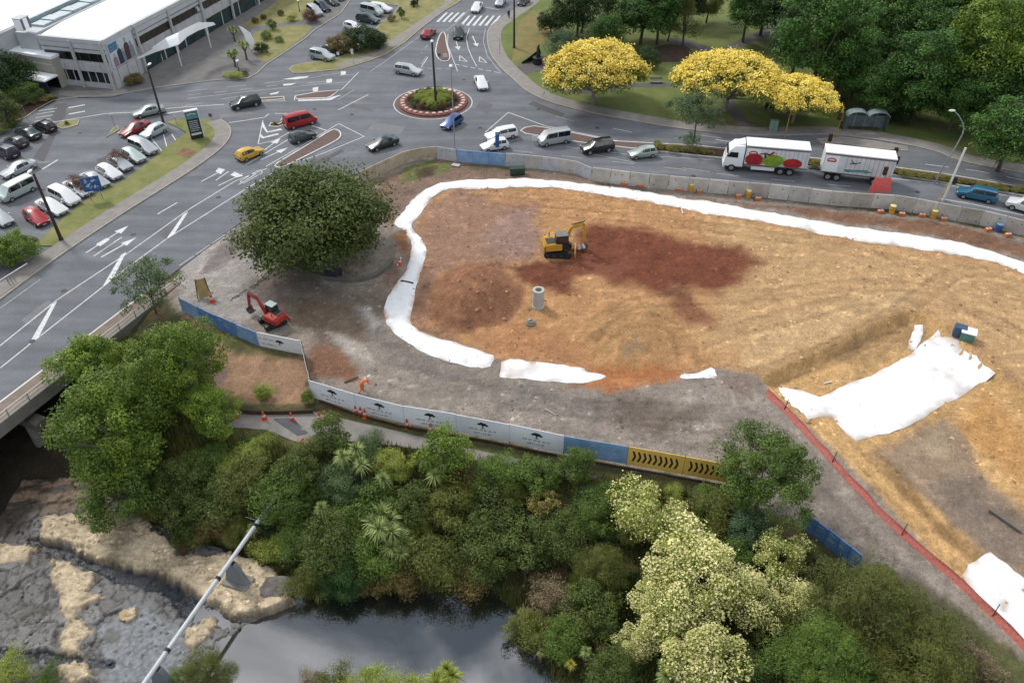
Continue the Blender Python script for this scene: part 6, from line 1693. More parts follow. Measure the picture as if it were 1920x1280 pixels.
TREES = {}
def tree_template(key, name, cat, n, per, size, h0, h1, hf, tr, leaf, shape='round', lump=.3, r=.26, seed=1, bloom=None, bloom_n=0, bloom_size=.05, bark=BARK, up=.35, droop=0, n_limb=9, flat=.8, asp=.55, bloom_low=-.2, shell=.55):
    rng = np.random.default_rng(seed)
    cen, rad = crown_clumps(n, rng, h0, h1, shape, lump, r)
    if shape == 'umbrella': cen[:, 2] -= .10 * np.hypot(cen[:, 0], cen[:, 1]) ** 4
    T = thing(name, "x", cat)
    link("trunk", limb_mesh(cen, rng, hf, tr, n_limb, mat=bark), T)
    P, Nn, tint = clump_points(cen - (np.array((0, 0, .07)) if shape == 'umbrella' else 0), rad, per, rng, up, shell, flat)
    link("crown", leaves("crown", P, Nn, size, LF[leaf], rng, asp, tint, droop), T)
    if bloom is not None:
        m = max(6, bloom_n // n)
        bare = rng.uniform(0, 1, n) < (.10 if shape == 'umbrella' else .22)
        P, Nn, tint = clump_points(cen, rad * 1.06, m, rng, .7 if shape == 'umbrella' else .55, .9, flat)
        mid = .5 * (h0 + h1); keep = (P[:, 2] > h0 + bloom_low) & ~(bare[np.repeat(np.arange(len(cen)), m)] & (rng.uniform(0, 1, len(P)) < .85))
        d = P - cen[np.repeat(np.arange(len(cen)), m)]
        keep &= d[:, 2] > -.25 * rad[np.repeat(np.arange(len(cen)), m)]
        link("blossom", leaves("blossom", P[keep], Nn[keep] * .4 + rng.normal(size=(keep.sum(), 3)) * .4 + np.array((0, 0, .5)), bloom_size, bloom, rng, .8, tint[keep], fold=.12), T)
    TREES[key] = (T, .5 * (h0 + h1), leaf, cat)
    return T

def blades(name, mat, rng, heads, n, L, w, up=.2, droop=.55, seg=3, spread=1.0):
    """Sword leaves fanning out of each head."""
    V, F, tint = [], [], []
    for hx, hy, hz, sc in heads:
        for _ in range(n):
            az = rng.uniform(0, 6.283); el = rng.uniform(-.35, 1.45) if spread else rng.uniform(.5, 1.5)
            l = L * sc * rng.uniform(.7, 1.15); d = np.array((math.cos(az) * math.cos(el), math.sin(az) * math.cos(el), math.sin(el)))
            sd = np.array((-math.sin(az), math.cos(az), 0)) * w * sc; b = len(V); dr = droop * rng.uniform(.5, 1.3)
            for k in range(seg + 1):
                t = k / seg; p = np.array((hx, hy, hz)) + d * l * t - np.array((0, 0, 1)) * l * dr * t * t * math.cos(el)
                ww = sd * (1 - t ** 1.6) * (.6 + .8 * min(t * 3, 1)) ; V += [p - ww, p + ww]
            tv = (rng.uniform(), rng.uniform(.75, 1.25), 0)
            for k in range(seg): F.append((b + 2 * k, b + 2 * k + 1, b + 2 * k + 3, b + 2 * k + 2)); tint.append(tv)
    return quick_mesh(name, np.array(V), np.array(F), mat, face_attr={'tint': np.array(tint)})

def cabbage_template(key, nheads, seed):
    rng = np.random.default_rng(seed); T = thing("cabbage_tree", "x", "tree"); heads = []
    mb = MB(); hf = 1.2
    mb.tube([(0, 0, -.1), (.03, .02, hf * .5), (0, 0, hf)], [.16, .12, .11], 7)
    for i in range(nheads):
        a = 6.283 * i / max(1, nheads) + rng.uniform(-.4, .4); q = rng.uniform(.35, .62) if nheads > 1 else 0
        e = (q * math.cos(a), q * math.sin(a), hf + rng.uniform(.3, .9)); mb.tube([(0, 0, hf - .1), (e[0] * .6, e[1] * .6, hf + .2), e], [.10, .08, .07], 6); heads.append((*e, rng.uniform(.85, 1.15)))
    link("trunk", mb.mesh("trunk", BARK, 60), T)
    link("crown", blades("crown", LF['cabbage'], rng, heads, 150 if nheads < 4 else 120, .66, .026), T)
    TREES[key] = (T, 1.75, 'cabbage', 'tree')
def flax_template(key, seed, leaf='flax', droop=.8):
    rng = np.random.default_rng(seed); T = thing("flax_plant", "x", "plant")
    link("foliage", blades("foliage", LF[leaf], rng, [(rng.uniform(-.15, .15), rng.uniform(-.15, .15), 0, 1) for _ in range(4)], 38, 1.15, .03, droop=droop, seg=4, spread=0), T)
    TREES[key] = (T, .55, leaf, 'plant')

tree_template('big', "round_tree", "tree", 170, 230, .045, -.02, 1.16, .2, .055, 'dark', lump=.16, r=.22, seed=3)
tree_template('river', "riverside_tree", "tree", 120, 230, .046, .3, 2.1, .7, .05, 'bright', lump=.38, r=.20, seed=5, bark=BARKL)
tree_template('river2', "riverside_tree", "tree", 80, 210, .055, .3, 1.9, .6, .05, 'bright', lump=.45, r=.22, seed=15, bark=BARKL)
tree_template('airy', "slender_tree", "tree", 46, 110, .06, .5, 2.0, .8, .03, 'grey', lump=.4, r=.22, seed=6, n_limb=16, shell=.3)
tree_template('gold', "golden_rain_tree", "tree", 240, 60, .05, .84, 1.10, .36, .04, 'gold', 'umbrella', .22, .13, seed=8, bloom=BLOOM_Y, bloom_n=30000, bloom_size=.036, bark=BARKL, n_limb=26, up=.3, bloom_low=-.26)
tree_template('gold2', "golden_rain_tree", "tree", 220, 60, .05, .84, 1.08, .34, .04, 'gold', 'umbrella', .32, .13, seed=18, bloom=BLOOM_Y, bloom_n=28000, bloom_size=.036, bark=BARKL, n_limb=26, up=.3, bloom_low=-.26)
tree_template('plane', "park_tree", "tree", 100, 190, .06, .3, 2.3, .6, .05, 'park', lump=.35, r=.25, seed=9, up=.5, droop=.5, flat=.65)
tree_template('plane2', "park_tree", "tree", 90, 190, .062, .35, 2.5, .7, .05, 'park', lump=.42, r=.25, seed=19, up=.5, droop=.5, flat=.6)
tree_template('plane3', "park_tree", "tree", 80, 170, .065, .3, 2.1, .6, .05, 'park', lump=.5, r=.27, seed=29, up=.5, droop=.5, flat=.6)
tree_template('conifer', "dark_conifer", "tree", 80, 150, .075, .7, 3.6, .9, .06, 'parkdark', 'cone', .2, .36, seed=10, up=0, droop=1.2, asp=.3, n_limb=12)
tree_template('cream', "cream_flowering_tree", "tree", 105, 130, .05, .25, 1.7, .5, .05, 'lime', lump=.42, r=.22, seed=12, bloom=BLOOM_C, bloom_n=13000, bloom_size=.046, n_limb=14, bloom_low=.1)
tree_template('cream2', "cream_flowering_tree", "tree", 70, 140, .06, .25, 1.8, .5, .05, 'lime', lump=.5, r=.25, seed=22, bloom=BLOOM_C, bloom_n=8000, bloom_size=.058, n_limb=14, bloom_low=.1)
tree_template('creamlite', "cream_flowering_shrub", "shrub", 70, 140, .055, .2, 1.6, .4, .05, 'lime', lump=.4, r=.24, seed=23, bloom=BLOOM_C, bloom_n=2600, bloom_size=.06, bloom_low=.1)
tree_template('bush', "rounded_shrub", "shrub", 60, 150, .075, .1, 1.35, .3, .05, 'base', lump=.25, r=.27, seed=13, n_limb=6)
tree_template('bush2', "leafy_shrub", "shrub", 54, 170, .08, .05, 1.25, .3, .05, 'base', lump=.5, r=.30, seed=14, n_limb=6, asp=.3, shell=.35)
tree_template('bush3', "loose_shrub", "shrub", 46, 150, .10, .05, 1.1, .3, .04, 'base', lump=.6, r=.34, seed=24, n_limb=8, shell=.2, asp=.2)
tree_template('upright', "upright_shrub", "shrub", 50, 140, .085, .15, 2.1, .4, .05, 'base', lump=.35, r=.30, seed=25, n_limb=8)
tree_template('sheoak', "feathery_tree", "tree", 110, 240, .075, .2, 1.6, .5, .05, 'sheoak', lump=.4, r=.25, seed=16, droop=1.6, asp=.13, up=.2, n_limb=16)
tree_template('ball', "ball_shrub", "shrub", 90, 120, .055, .15, 1.75, .3, .05, 'olive', lump=.08, r=.2, seed=17, bloom=BLOOM_O, bloom_n=5200, bloom_size=.055, n_limb=6, bloom_low=-.2)
for k_, n_, s_ in (('cab1', 1, 1), ('cab3', 3, 2), ('cab5', 5, 3)): cabbage_template(k_, n_, s_)
flax_template('flax', 4); flax_template('flax2', 5, 'flax', 1.1)
def bare_template():
    rng = np.random.default_rng(31); T = thing("bare_tree", "x", "tree"); mb = MB()
    def grow(p, d, l, r, depth):
        e = p + d * l; mb.tube([tuple(p), tuple((p + e) / 2 + rng.normal(size=3) * l * .06), tuple(e)], [r, r * .8, r * .6], 5 if depth > 1 else 4)
        if depth:
            for _ in range(3 if depth > 1 else 2):
                q = d + rng.normal(size=3) * .55; q[2] += .12; grow(e, q / np.linalg.norm(q), l * rng.uniform(.6, .8), r * .6, depth - 1)
    for a in range(3):
        d = np.array((math.cos(a * 2.1) * .5, math.sin(a * 2.1) * .5, 1.0)); grow(np.array((0, 0, -.1)), d / np.linalg.norm(d), .7, .05, 4)
    link("trunk", mb.mesh("trunk", BARKL, 60), T); TREES['bare'] = (T, 1.1, None, 'tree')
bare_template()

FIRST = set()
def plant(key, px, py, rpx, label, leaf=None, group=None, zb=None, sz=1.0, bloom=None, rz=None, at=None):
    """Stand a plant so that its crown's middle shows at (px, py) with half-width rpx pixels."""
    T, hc, lf, cat = TREES[key]
    if at is not None:
        q = GT(*at); base = q; r = rpx / ppm(q)
    else:
        r, zg = 2.0, 0.0
        for _ in range(6):
            c = G(px, py, zg + hc * r * sz); zg = gz(c[0], c[1]) if zb is None else zb
            r = rpx / ppm(c)
        base = np.array((c[0], c[1], zg))
    rz = random.uniform(0, 6.283) if rz is None else rz
    swap = {}
    if leaf: swap[LF[lf].name] = LF[leaf]
    if bloom: swap[BLOOM_C.name] = bloom
    o = copy_thing(T, tuple(base), rz, (r, r, r * sz), label, group, swap)
    return o

GRV, GPK, GSH = "shrubs on the river bank", "big trees in the park", "shrubs and small trees on the river bank"
# -- site and road side
plant('big', 590, 415, 150, "big round dark green tree inside the kerbed ring on the site", zb=0.1, rz=.4)
plant('airy', 272, 530, 66, "small grey green see-through tree at the bridge end", zb=-.6)
plant('river', 215, 800, 118, "tall bright green riverside tree beside the bridge, lower left crown", sz=1.0)
plant('river', 330, 680, 92, "bright green riverside tree crown rising behind the bare branches", rz=2.1)
plant('river2', 175, 690, 78, "bright green crown overlapping the bridge rail", rz=1.0)
plant('river2', 395, 770, 56, "bright green crown at the edge of the brown lawn", rz=4.0)
plant('river2', 235, 905, 86, "lowest green crown of the riverside trees above the rock shelf", leaf='base')
plant('bare', 288, 690, 52, "bare grey branched tree among the bright green crowns")
# -- golden trees
plant('gold', 1122, 125, 95, "golden flowering umbrella tree nearest the roundabout", zb=.1, at=(1112, 198), rz=1.2)
plant('gold2', 1345, 158, 92, "golden flowering tree in the middle, behind the green willow shrub", zb=.1, at=(1358, 212), rz=.3)
plant('gold', 1496, 160, 72, "golden flowering tree behind the yellow signal pole", zb=.1, at=(1484, 232), rz=3.0)
plant('airy', 1310, 205, 52, "grey green willow like shrub at the main road kerb", leaf='bluegreen', zb=.1)
plant('airy', 1296, 262, 20, "thin sapling in the planted median", leaf='grey', zb=.1)
# -- park, left to right
for key, x, y, r, lf, lab, at, sz in [
    ('bush', 1033, 40, 27, 'parkdark', "small dark round tree on the lawn by the power pole", None, 1.1),
    ('bush3', 1052, 84, 40, 'bluegreen', "bluish green shrub mass behind the black sculpture", None, 1.0),
    ('conifer', 1090, 40, 34, 'parkdark', "dark drooping conifer at the top of the lawn", (1090, 64), .5),
    ('conifer', 1150, 20, 40, 'parkdark', "dark drooping conifer left of the bright green park tree", (1140, 82), .62),
    ('plane', 1190, 30, 62, 'park', "bright green park tree above the first golden tree", (1200, 84), .8),
    ('conifer', 1250, 30, 26, 'parkdark', "dark slim conifer by the mulch bed", (1252, 80), .8),
    ('conifer', 1282, 40, 34, 'olive', "brownish conifer beside the path fork", (1280, 86), .75),
    ('bush2', 1216, 108, 28, 'parkdark', "dark shrub between the first golden tree and the mulch bed", None, 1.0),
    ('plane3', 1330, 2, 34, 'olive', "olive tree at the top above the path fork", None, 1.0),
    ('plane', 1440, -10, 58, 'park', "green park tree over the upper path", None, 1.0),
    ('plane2', 1545, 60, 88, 'park', "big green park tree with a shaded lawn before it", None, 1.0),
    ('plane3', 1480, 20, 60, 'parkdark', "dark park tree left in the tall tree mass", None, 1.0),
    ('plane', 1640, 10, 80, 'park', "big green park tree at the top of the tall tree mass", None, 1.0),
    ('plane3', 1610, 130, 56, 'park', "low green tree left of the dark gap above the bus shelter", None, .9),
    ('plane2', 1760, 0, 92, 'park', "big light green park tree right of the top middle", None, 1.0),
    ('plane', 1740, 130, 84, 'park', "spreading green park tree over the bus shelter's right", None, .9),
    ('plane3', 1690, 90, 52, 'parkdark', "dark inner tree in the gap of the tree mass", None, 1.1),
    ('plane2', 1850, 90, 96, 'bright', "lighter green big park tree near the right edge", None, 1.0),
    ('plane', 1900, 0, 84, 'park', "green park tree in the top right corner", None, 1.0),
    ('plane3', 1800, 185, 60, 'park', "low boughed tree left of the curved lamp", None, .9),
    ('plane2', 1950, 160, 70, 'park', "park tree cut by the right edge", None, 1.0),
    ('plane3', 1858, 255, 78, 'park', "full green tree beside the curved street lamp", (1870, 322), .85),
    ('plane2', 1405, 8, 50, 'park', "green park tree above the path's upper end", None, 1.0), ('plane', 1500, 70, 60, 'parkdark', "dark park tree just right of the path", None, 1.0), ('plane3', 1575, -20, 70, 'park', "green park tree cut by the top edge, right of the path", None, 1.0),
    ('plane', 1700, 60, 72, 'park', "green park tree filling the middle of the tree mass", None, 1.0), ('plane2', 1820, 40, 74, 'park', "green park tree behind the lighter one at right", None, 1.0), ('plane3', 1650, 160, 54, 'park', "low green tree above the bus shelter's right dome", None, 1.0), ('plane', 1590, 90, 60, 'park', "green park tree over the shaded lawn", None, 1.0),
    ('plane2', 1780, 90, 70, 'park', "green park tree between the spreading and the lighter one", None, 1.0), ('plane3', 1880, 170, 70, 'park', "green park tree above the lamp side tree", None, 1.0), ('plane', 1960, 70, 80, 'park', "park tree cut by the right edge, upper one", None, 1.0), ('plane3', 1715, 170, 50, 'parkdark', "dark low tree in the shade beside the bus shelter", None, 1.0),
    ('plane', 1085, 5, 50, 'parkdark', "dark leafy tree at the top above the bluish shrubs", None, 1.0), ('plane2', 1240, 10, 52, 'park', "green tree at the top between the conifers", None, 1.0), ('plane3', 1140, 60, 40, 'park', "green tree close behind the first golden tree", None, 1.0), ('plane3', 1290, 0, 40, 'parkdark', "dark tree at the top left of the olive one", None, 1.0),
    ('bush2', 1690, 205, 40, 'parkdark', "dark shrub in the shade right of the bus shelter", None, .8),
    ('bush2', 1560, 190, 30, 'parkdark', "dark shrub behind the third golden tree", None, .9)]:
    plant(key, x, y, r, lab, lf, GPK if key.startswith('plane') else None, zb=.1, at=at, sz=sz)
# -- top left
for key, x, y, r, lf, lab, at, sz in [
    ('bush', 12, 140, 52, 'parkdark', "dark round tree left of the mall", None, 1.1), ('bush2', 45, 175, 34, 'base', "green shrub below the dark round tree by the mall", None, .8), ('upright', 18, 186, 30, 'dark', "dark tree on thin trunks over the far left car park", (20, 236), 1.0),
    ('bush', 28, 462, 44, 'bright', "round bright green tree by the bridge footpath at left", None, .9), ('bush2', -8, 478, 40, 'base', "green tree cut by the left edge at the bridge", None, .8),
    ('bush', 680, 62, 40, 'parkdark', "dark green street tree, fuller one over the parked cars", (682, 92), .75), ('bush', 640, 70, 30, 'rust', "brownish street tree over the parked cars", (642, 98), .75), ('bush', 706, 58, 24, 'parkdark', "dark street tree at the right of the parking trees", (708, 90), .9),
    ('bush3', 150, 344, 26, 'purple', "lower purple leaved bush over the parked cars", None, .9), ('bush3', 222, 297, 24, 'purple', "upper purple leaved bush over the parked cars", None, .9),
    ('bush', 250, 148, 20, 'rust', "clipped dark bush at the billboard corner of the mall", None, .6),
    ('cab3', 437, 58, 13, None, "cabbage tree furthest up the forecourt", (441, 80), 1.0), ('cab3', 460, 78, 15, None, "cabbage tree beside the white banner", (463, 114), 1.1), ('cab5', 436, 90, 15, None, "cabbage tree nearest the forecourt corner", (442, 128), 1.0),
    ('bush2', 582, 30, 18, 'purple', "dark reddish tree beside the silver parked car", None, .9), ('bush', 526, 24, 7, 'rust', "small russet topped shrub on the dry lawn", None, 1.0), ('bush', 494, 32, 6, 'purple', "small purple shrub at the lawn edge", None, 1.0), ('bush', 478, 38, 7, 'rust', "small rust shrub nearest the forecourt", None, 1.0),
    ('upright', 512, 36, 10, 'base', "thin stemmed sapling on the dry lawn", (512, 58), 1.0), ('bush3', 545, 34, 12, 'lime', "pale green shrub left of the reddish tree", None, .8), ('bush3', 500, 66, 16, 'base', "green shrubs line on the triangular lawn", None, .7), ('bush3', 522, 74, 12, 'base', "low green shrub at the end of the shrub line", None, .7),
    ('bush', 490, 90, 14, 'parkdark', "dark shrub right of the white banner", None, .9), ('bush3', 440, 140, 18, 'lime', "pale green planting at the forecourt corner", None, .5), ('upright', 752, 24, 8, 'base', "small upright tree by the northern footpath", None, 1.2), ('bush2', 734, 34, 9, 'rust', "dark sapling beside the northern driveway cars", None, 1.0), ('bush', 776, 6, 8, 'parkdark', "small dark shrub by the two walkers", None, 1.0),
    ('bush3', 60, 190, 14, 'hedge', "yellow green bed shrub below the mall", None, .6), ('bush3', 86, 184, 14, 'hedge', "yellow green bed shrub nearest the mall wall", None, .6), ('bush3', 20, 232, 18, 'base', "low green hedge shrub behind the parked row at left", None, .6), ('bush3', -4, 246, 16, 'base', "low hedge shrub cut by the left edge", None, .6), ('flax', 124, 228, 9, None, "spiky plant in the car park islet", None, 1.0),
    ('flax', 515, 230, 8, 'gold', None, None, .8)]:
    if lab is None: lab = "yellow tufted plant in the chevron splitter island"
    o = plant(key, x, y, r, lab, None if lf in ('cabbage',) else lf, None, zb=.1, at=at, sz=sz)
# -- median hedge: one low plant every metre or so
HG = "low plants in the main road median"
hk = ['bush3', 'flax', 'bush2']
for (x0, y0), (x1, y1), n in [((1232, 276), (1340, 288), 11), ((1512, 304), (1532, 307), 3), ((1668, 320), (1925, 360), 22), ((1225, 270), (1240, 272), 1)]:
    for i in range(n):
        t = (i + .5) / n; x, y = x0 + (x1 - x0) * t + random.uniform(-2, 2), y0 + (y1 - y0) * t + random.uniform(-1.5, 1.5)
        plant(hk[i % 3], x, y - 2, random.uniform(9, 13), "yellow green clump in the median planting " + ("between the pale green hatchback and the truck cab" if x1 == 1340 else "between the truck and its trailer" if x1 == 1532 else "stretching right of the trailer past the teal wagon" if x1 > 1800 else "at its left end"), 'hedge', HG, zb=.1, sz=.8)
# -- roundabout planting
RG = "yellow green clumps in the middle of the roundabout"
rz0 = (float(rc[0]), float(rc[1]))
bed_ = thing("roundabout_bed", "round flower bed ringed by pale stones in the middle of the roundabout", "flower bed", (*rz0, 0))
MB().lathe([(RR * .86, 0), (RR * .86, .22), (RR * .80, .28), (RR * .66, .34), (.01, .42)], 48).build("soil_mound", MULCH, bed_, 40)
MB().lathe([(RR * .865, .02), (RR * .862, .24), (RR * .70, .36), (RR * .69, .30)], 48).build("brick_ring", M("red_brick_ring", (150, 92, 80), .9, .2, 3, .3, k=.6), bed_, 40)
sm = MB().loft([[(x, y, z) for x, y in ((-.30 * s, -.26 * s), (.30 * s, -.26 * s), (.22 * s, .30 * s), (-.22 * s, .30 * s))] for z, s in ((0, 1), (.16, .9))]).mesh("stone", M("pale_pink_stone", (224, 196, 184), .85, .12, 2, .2, k=.74))
NS = 30
for i in range(NS):
    a = 6.283 * i / NS; s = link("stone", sm, bed_); s.location = (RR * .775 * math.cos(a), RR * .775 * math.sin(a), .31); s.rotation_euler = (R(-8), 0, a - math.pi / 2 + math.pi + random.uniform(-.1, .1)); s.scale = (random.uniform(.85, 1.2), random.uniform(.9, 1.15), 1)
for i in range(34):
    a, q = random.uniform(0, 6.283), RR * .38 * math.sqrt(random.uniform(0, 1))
    copy_thing(TREES['bush3'][0], (rz0[0] + q * math.cos(a), rz0[1] + q * math.sin(a), .40), a, random.uniform(.7, .95), "yellow green clump of the planting in the middle of the roundabout", RG, {LF['base'].name: LF['lime']})
for i in range(18):
    a = 6.283 * i / 18 + random.uniform(-.1, .1); q = RR * random.uniform(.50, .60)
    copy_thing(TREES['bush2'][0], (rz0[0] + q * math.cos(a), rz0[1] + q * math.sin(a), .33), a, random.uniform(.45, .7), "small dark plant in the ring inside the roundabout stones", "dark plants inside the stone ring", {LF['base'].name: LF['purple' if i % 3 == 0 else 'dark']})

# -- river bank, roughly back to front
B = [('upright', 618, 815, 40, 'dark', "dense dark green shrub standing out against the path"), ('bush3', 690, 838, 38, 'grey', "grey green shrub right of the dense path shrub"), ('cab3', 660, 860, 38, None, "pale cabbage tree crowns below the dense path shrub"), ('upright', 835, 850, 52, 'bright', "broad fresh green shrub beneath the white banners"),
     ('bush2', 735, 872, 36, 'lime', "yellow green shrub beside the broad fresh green one"), ('cab1', 752, 862, 20, 'yellowcab', "small yellow leaved spiky head above the bank"), ('cab3', 815, 880, 36, None, "pale spiky cabbage head below the broad fresh green shrub"), ('cab1', 826, 884, 18, 'yellowcab', "yellow spiky head under the pale cabbage head"), ('bush3', 862, 888, 40, 'rust', "brownish twiggy shrub right of the pale cabbage head"),
     ('bush2', 935, 888, 44, 'base', "green shrub between the brown twiggy one and the dark cone shrub"), ('upright', 1082, 872, 35, 'base', "cone shaped green shrub before the pale blue banner"), ('bush', 1010, 890, 42, 'base', "green shrub left of the cone shaped shrub"), ('ball', 1020, 942, 33, None, "ochre flowering ball shaped shrub"), ('creamlite', 1205, 958, 66, None, "shrub speckled with cream flowers below the chevron banner"),
     ('bush3', 1140, 925, 30, 'base', "leafy shrub at the foot of the chevron banner"), ('river', 1438, 888, 94, 'base', "broad green tree at the end of the chevron banner"), ('bush', 1405, 990, 48, 'bluegreen', "bluish green shrub right of the big cream tree"), ('bush3', 1330, 960, 56, 'olive', "low olive shrub below the broad green tree"),
     ('cream', 1300, 1075, 98, None, "largest cream flowering tree at the bottom"), ('cream', 1245, 1140, 72, None, "cream flowering crown lower left of the largest one"), ('cream2', 1400, 1120, 62, None, "cream flowering crown right of the largest one"), ('cream2', 1505, 1135, 52, None, "cream flowering crown furthest right"), ('cream2', 1310, 1225, 80, None, "cream flowering crown reaching the bottom edge"), ('creamlite', 1465, 1040, 54, None, "green shrub with pale flowers by the blue hoarding"),
     ('cream2', 1275, 985, 40, None, "cream crown topmost, under the speckled shrub"), ('cream2', 1195, 1205, 38, None, "small cream crown at the lower left of the cream trees"),
     ('sheoak', 1640, 1150, 120, None, "large feathery brown green tree left of the red fence"), ('sheoak', 1720, 1240, 96, 'olive', "feathery brown green tree at the bottom edge by the red fence"), ('sheoak', 1560, 1230, 92, 'base', "feathery tree between the cream trees and the bottom edge"), ('bush', 1652, 1102, 46, 'base', "fresh green shrub at the end of the blue hoarding"), ('bush3', 1490, 1240, 70, 'base', "green shrub mass at the bottom right of the cream trees"), ('bush3', 1770, 1180, 52, 'olive', "olive shrub at the fence side of the feathery tree"), ('bush3', 1810, 1240, 56, 'dry', "dry purplish shrub in the lower right corner"),
     ('bush2', 540, 930, 60, 'base', "dense green shrub on the bank above the pipe"), ('upright', 560, 880, 40, 'dark', "dark shrub left of the pale cabbage crowns"), ('cab1', 604, 958, 30, None, "pale spiky cabbage head above the pond, left"), ('bush2', 470, 900, 52, 'olive', "olive scrub right of the bright riverside trees"), ('bush3', 420, 930, 54, 'dark', "dark scrub at the foot of the riverside trees"), ('flax', 500, 918, 44, 'flax', "arching straw coloured flax on the bank"), ('flax2', 455, 960, 40, 'flax', "arching flax beside the end of the pipe"),
     ('bush', 700, 950, 54, 'base', "green shrub in the middle of the bank"), ('bush2', 640, 905, 44, 'grey', "grey green shrub below the pale cabbage crowns"), ('bush', 775, 945, 44, 'dark', "dark green shrub right of the bank's middle"), ('cab5', 722, 985, 44, None, "large pale cabbage tree leaning over the bank"), ('cab5', 748, 1025, 36, None, "lower pale cabbage head nearest the pond"), ('cab1', 852, 985, 24, None, "small green spiky head in the dark scrub"), ('bush2', 850, 940, 50, 'olive', "olive scrub below the brown twiggy shrub"),
     ('bush', 925, 960, 52, 'dark', "dark scrub left of the ochre ball shrub"), ('bush2', 620, 1010, 62, 'dark', "dark green scrub above the pond, left part"), ('bush3', 560, 1000, 44, 'base', "green scrub behind the pipe guard"), ('bush2', 700, 1040, 52, 'base', "green scrub above the pond, middle part"), ('bush3', 800, 1040, 60, 'olive', "olive scrub at the pond's back edge"), ('bush2', 900, 1030, 60, 'dark', "dark scrub at the pond's back edge, right"), ('bush', 985, 1010, 56, 'dark', "dark shrub between pond and ochre ball shrub"), ('cab1', 985, 1060, 24, None, "green spiky head at the pond's right corner"),
     ('bush3', 880, 1075, 44, 'rust', "russet scrub at the water's edge"), ('bush3', 760, 1085, 44, 'rust', "brown scrub hanging into the pond"), ('bush2', 640, 1080, 46, 'deep', "deep green scrub at the water's edge, left"), ('bush3', 570, 1085, 36, 'olive', "olive scrub by the grey boulder"), ('bush2', 1060, 1000, 50, 'dark', "dark shrub below the ochre ball shrub"), ('bush2', 1110, 960, 44, 'base', "green shrub under the speckled flowering shrub"), ('sheoak', 1130, 1060, 52, 'sheoak', "feathery olive shrub left of the largest cream tree"), ('bush3', 1035, 1130, 50, 'dry', "dry brown shrub by the pond's right bank"),
     ('bush2', 1000, 1180, 44, 'olive', "olive shrub on the pond's right bank"), ('bush', 1110, 1140, 54, 'dark', "dark shrub left of the lower cream crown"), ('bush2', 1060, 1190, 46, 'base', "green shrub above the yellow spiky head"), ('cab1', 1098, 1225, 26, None, "green spiky head at the bottom right of the pond"), ('cab1', 1070, 1248, 22, 'yellowcab', "yellow spiky head at the bottom right of the pond"), ('bush2', 1150, 1255, 60, 'dark', "dark shrub at the bottom edge left of the cream crown"), ('cab3', 1255, 1262, 34, None, "green spiky head at the bottom edge in front of the cream crown"), ('bush2', 1380, 1260, 60, 'dark', "dark shrub at the bottom edge right of the cream crown"),
     ('bush', 1380, 1040, 44, 'base', "green shrub peeping between the cream crowns"), ('bush2', 1470, 1190, 50, 'dark', "dark shrub below the right cream crown"), ('bush', 350, 950, 50, 'dark', "dark scrub over the sandstone shelf"), ('bush3', 300, 960, 40, 'olive', "olive scrub on the sandstone shelf"), ('bush3', 410, 985, 40, 'rust', "russet scrub above the grey pier"), ('bush2', 365, 1000, 34, 'base', "green scrub right above the sandstone shelf"), ('bush3', 520, 1025, 36, 'lime', "fresh green scrub by the pier footing"), ('flax2', 530, 1070, 34, 'flax', "flax clump beside the grey boulder"),
     ('bush2', 1330, 932, 30, 'base', "green shrub under the chevron banner's far end"), ('upright', 905, 905, 30, 'dark', "narrow dark shrub left of the green banner shrub"), ('bush3', 570, 845, 30, 'olive', "olive scrub at the orange cones' end of the path"), ('bush3', 480, 850, 40, 'lime', "grassy scrub behind the riverside trees"), ('bush3', 660, 980, 40, 'lime', "fresh scrub between the two pale cabbage trees"), ('bush3', 1262, 925, 24, 'lime', "yellow green shrub under the middle of the chevron banner"),
     ('bush3', 400, 856, 42, 'base', "green scrub under the crown at the brown lawn's corner"), ('bush2', 352, 888, 46, 'dark', "dark scrub deep under the riverside crowns"), ('bush3', 440, 882, 38, 'lime', "fresh grassy scrub left of the arching flax"), ('bush3', 470, 838, 30, 'base', "low green scrub at the path's left end"),
     ('bush', 492, 735, 17, 'lime', "low green bush on the brown lawn"), ('upright', 576, 744, 14, 'bright', "small green bush at the white fence corner")]
for key, x, y, r, lf, lab in B:
    plant(key, x, y, r * (1.14 if key in ('bush', 'bush2', 'bush3') and x < 1150 and y > 860 else 1.0), lab, lf, None)
_k = 0
_where = ["by the pond", "below the white banners", "under the chevron banner", "near the pipe", "between the cabbage trees", "beside the cream trees"]
_kinds = [('flax', 'flax', "arching flax tuft"), ('bush3', 'lime', "pale fresh twiggy plant"), ('cab1', None, "small spiky cabbage head"), ('flax2', 'bluegreen', "blue green flax tuft"), ('sheoak', 'olive', "feathery olive plant"), ('bush3', 'rust', "russet twiggy plant")]
for x, y in [(600, 930), (668, 930), (585, 1050), (655, 1015), (745, 1075), (690, 1095), (815, 1000), (840, 1075), (905, 990), (930, 1085), (960, 930), (985, 965), (880, 930), (790, 985), (720, 910), (500, 985), (455, 1010), (345, 1030), (1045, 1040), (1080, 1090), (1015, 1225), (1150, 1010), (1100, 985), (870, 1060), (600, 1095), (530, 960), (480, 1010), (1100, 920), (1180, 1000), (1130, 1220)]:
    key, lf, lab = _kinds[_k % 6]
    near = _where[0] if y > 1035 and x < 1030 else _where[5] if x > 1000 else _where[3] if x < 540 else _where[1] if y < 940 else _where[4]
    plant(key, x, y, random.uniform(20, 34), lab + " " + near + ", " + ("leftmost there", "second there", "third there", "fourth there", "fifth there")[min(4, _k // 6)], lf, "small plants between the bank shrubs"); _k += 1
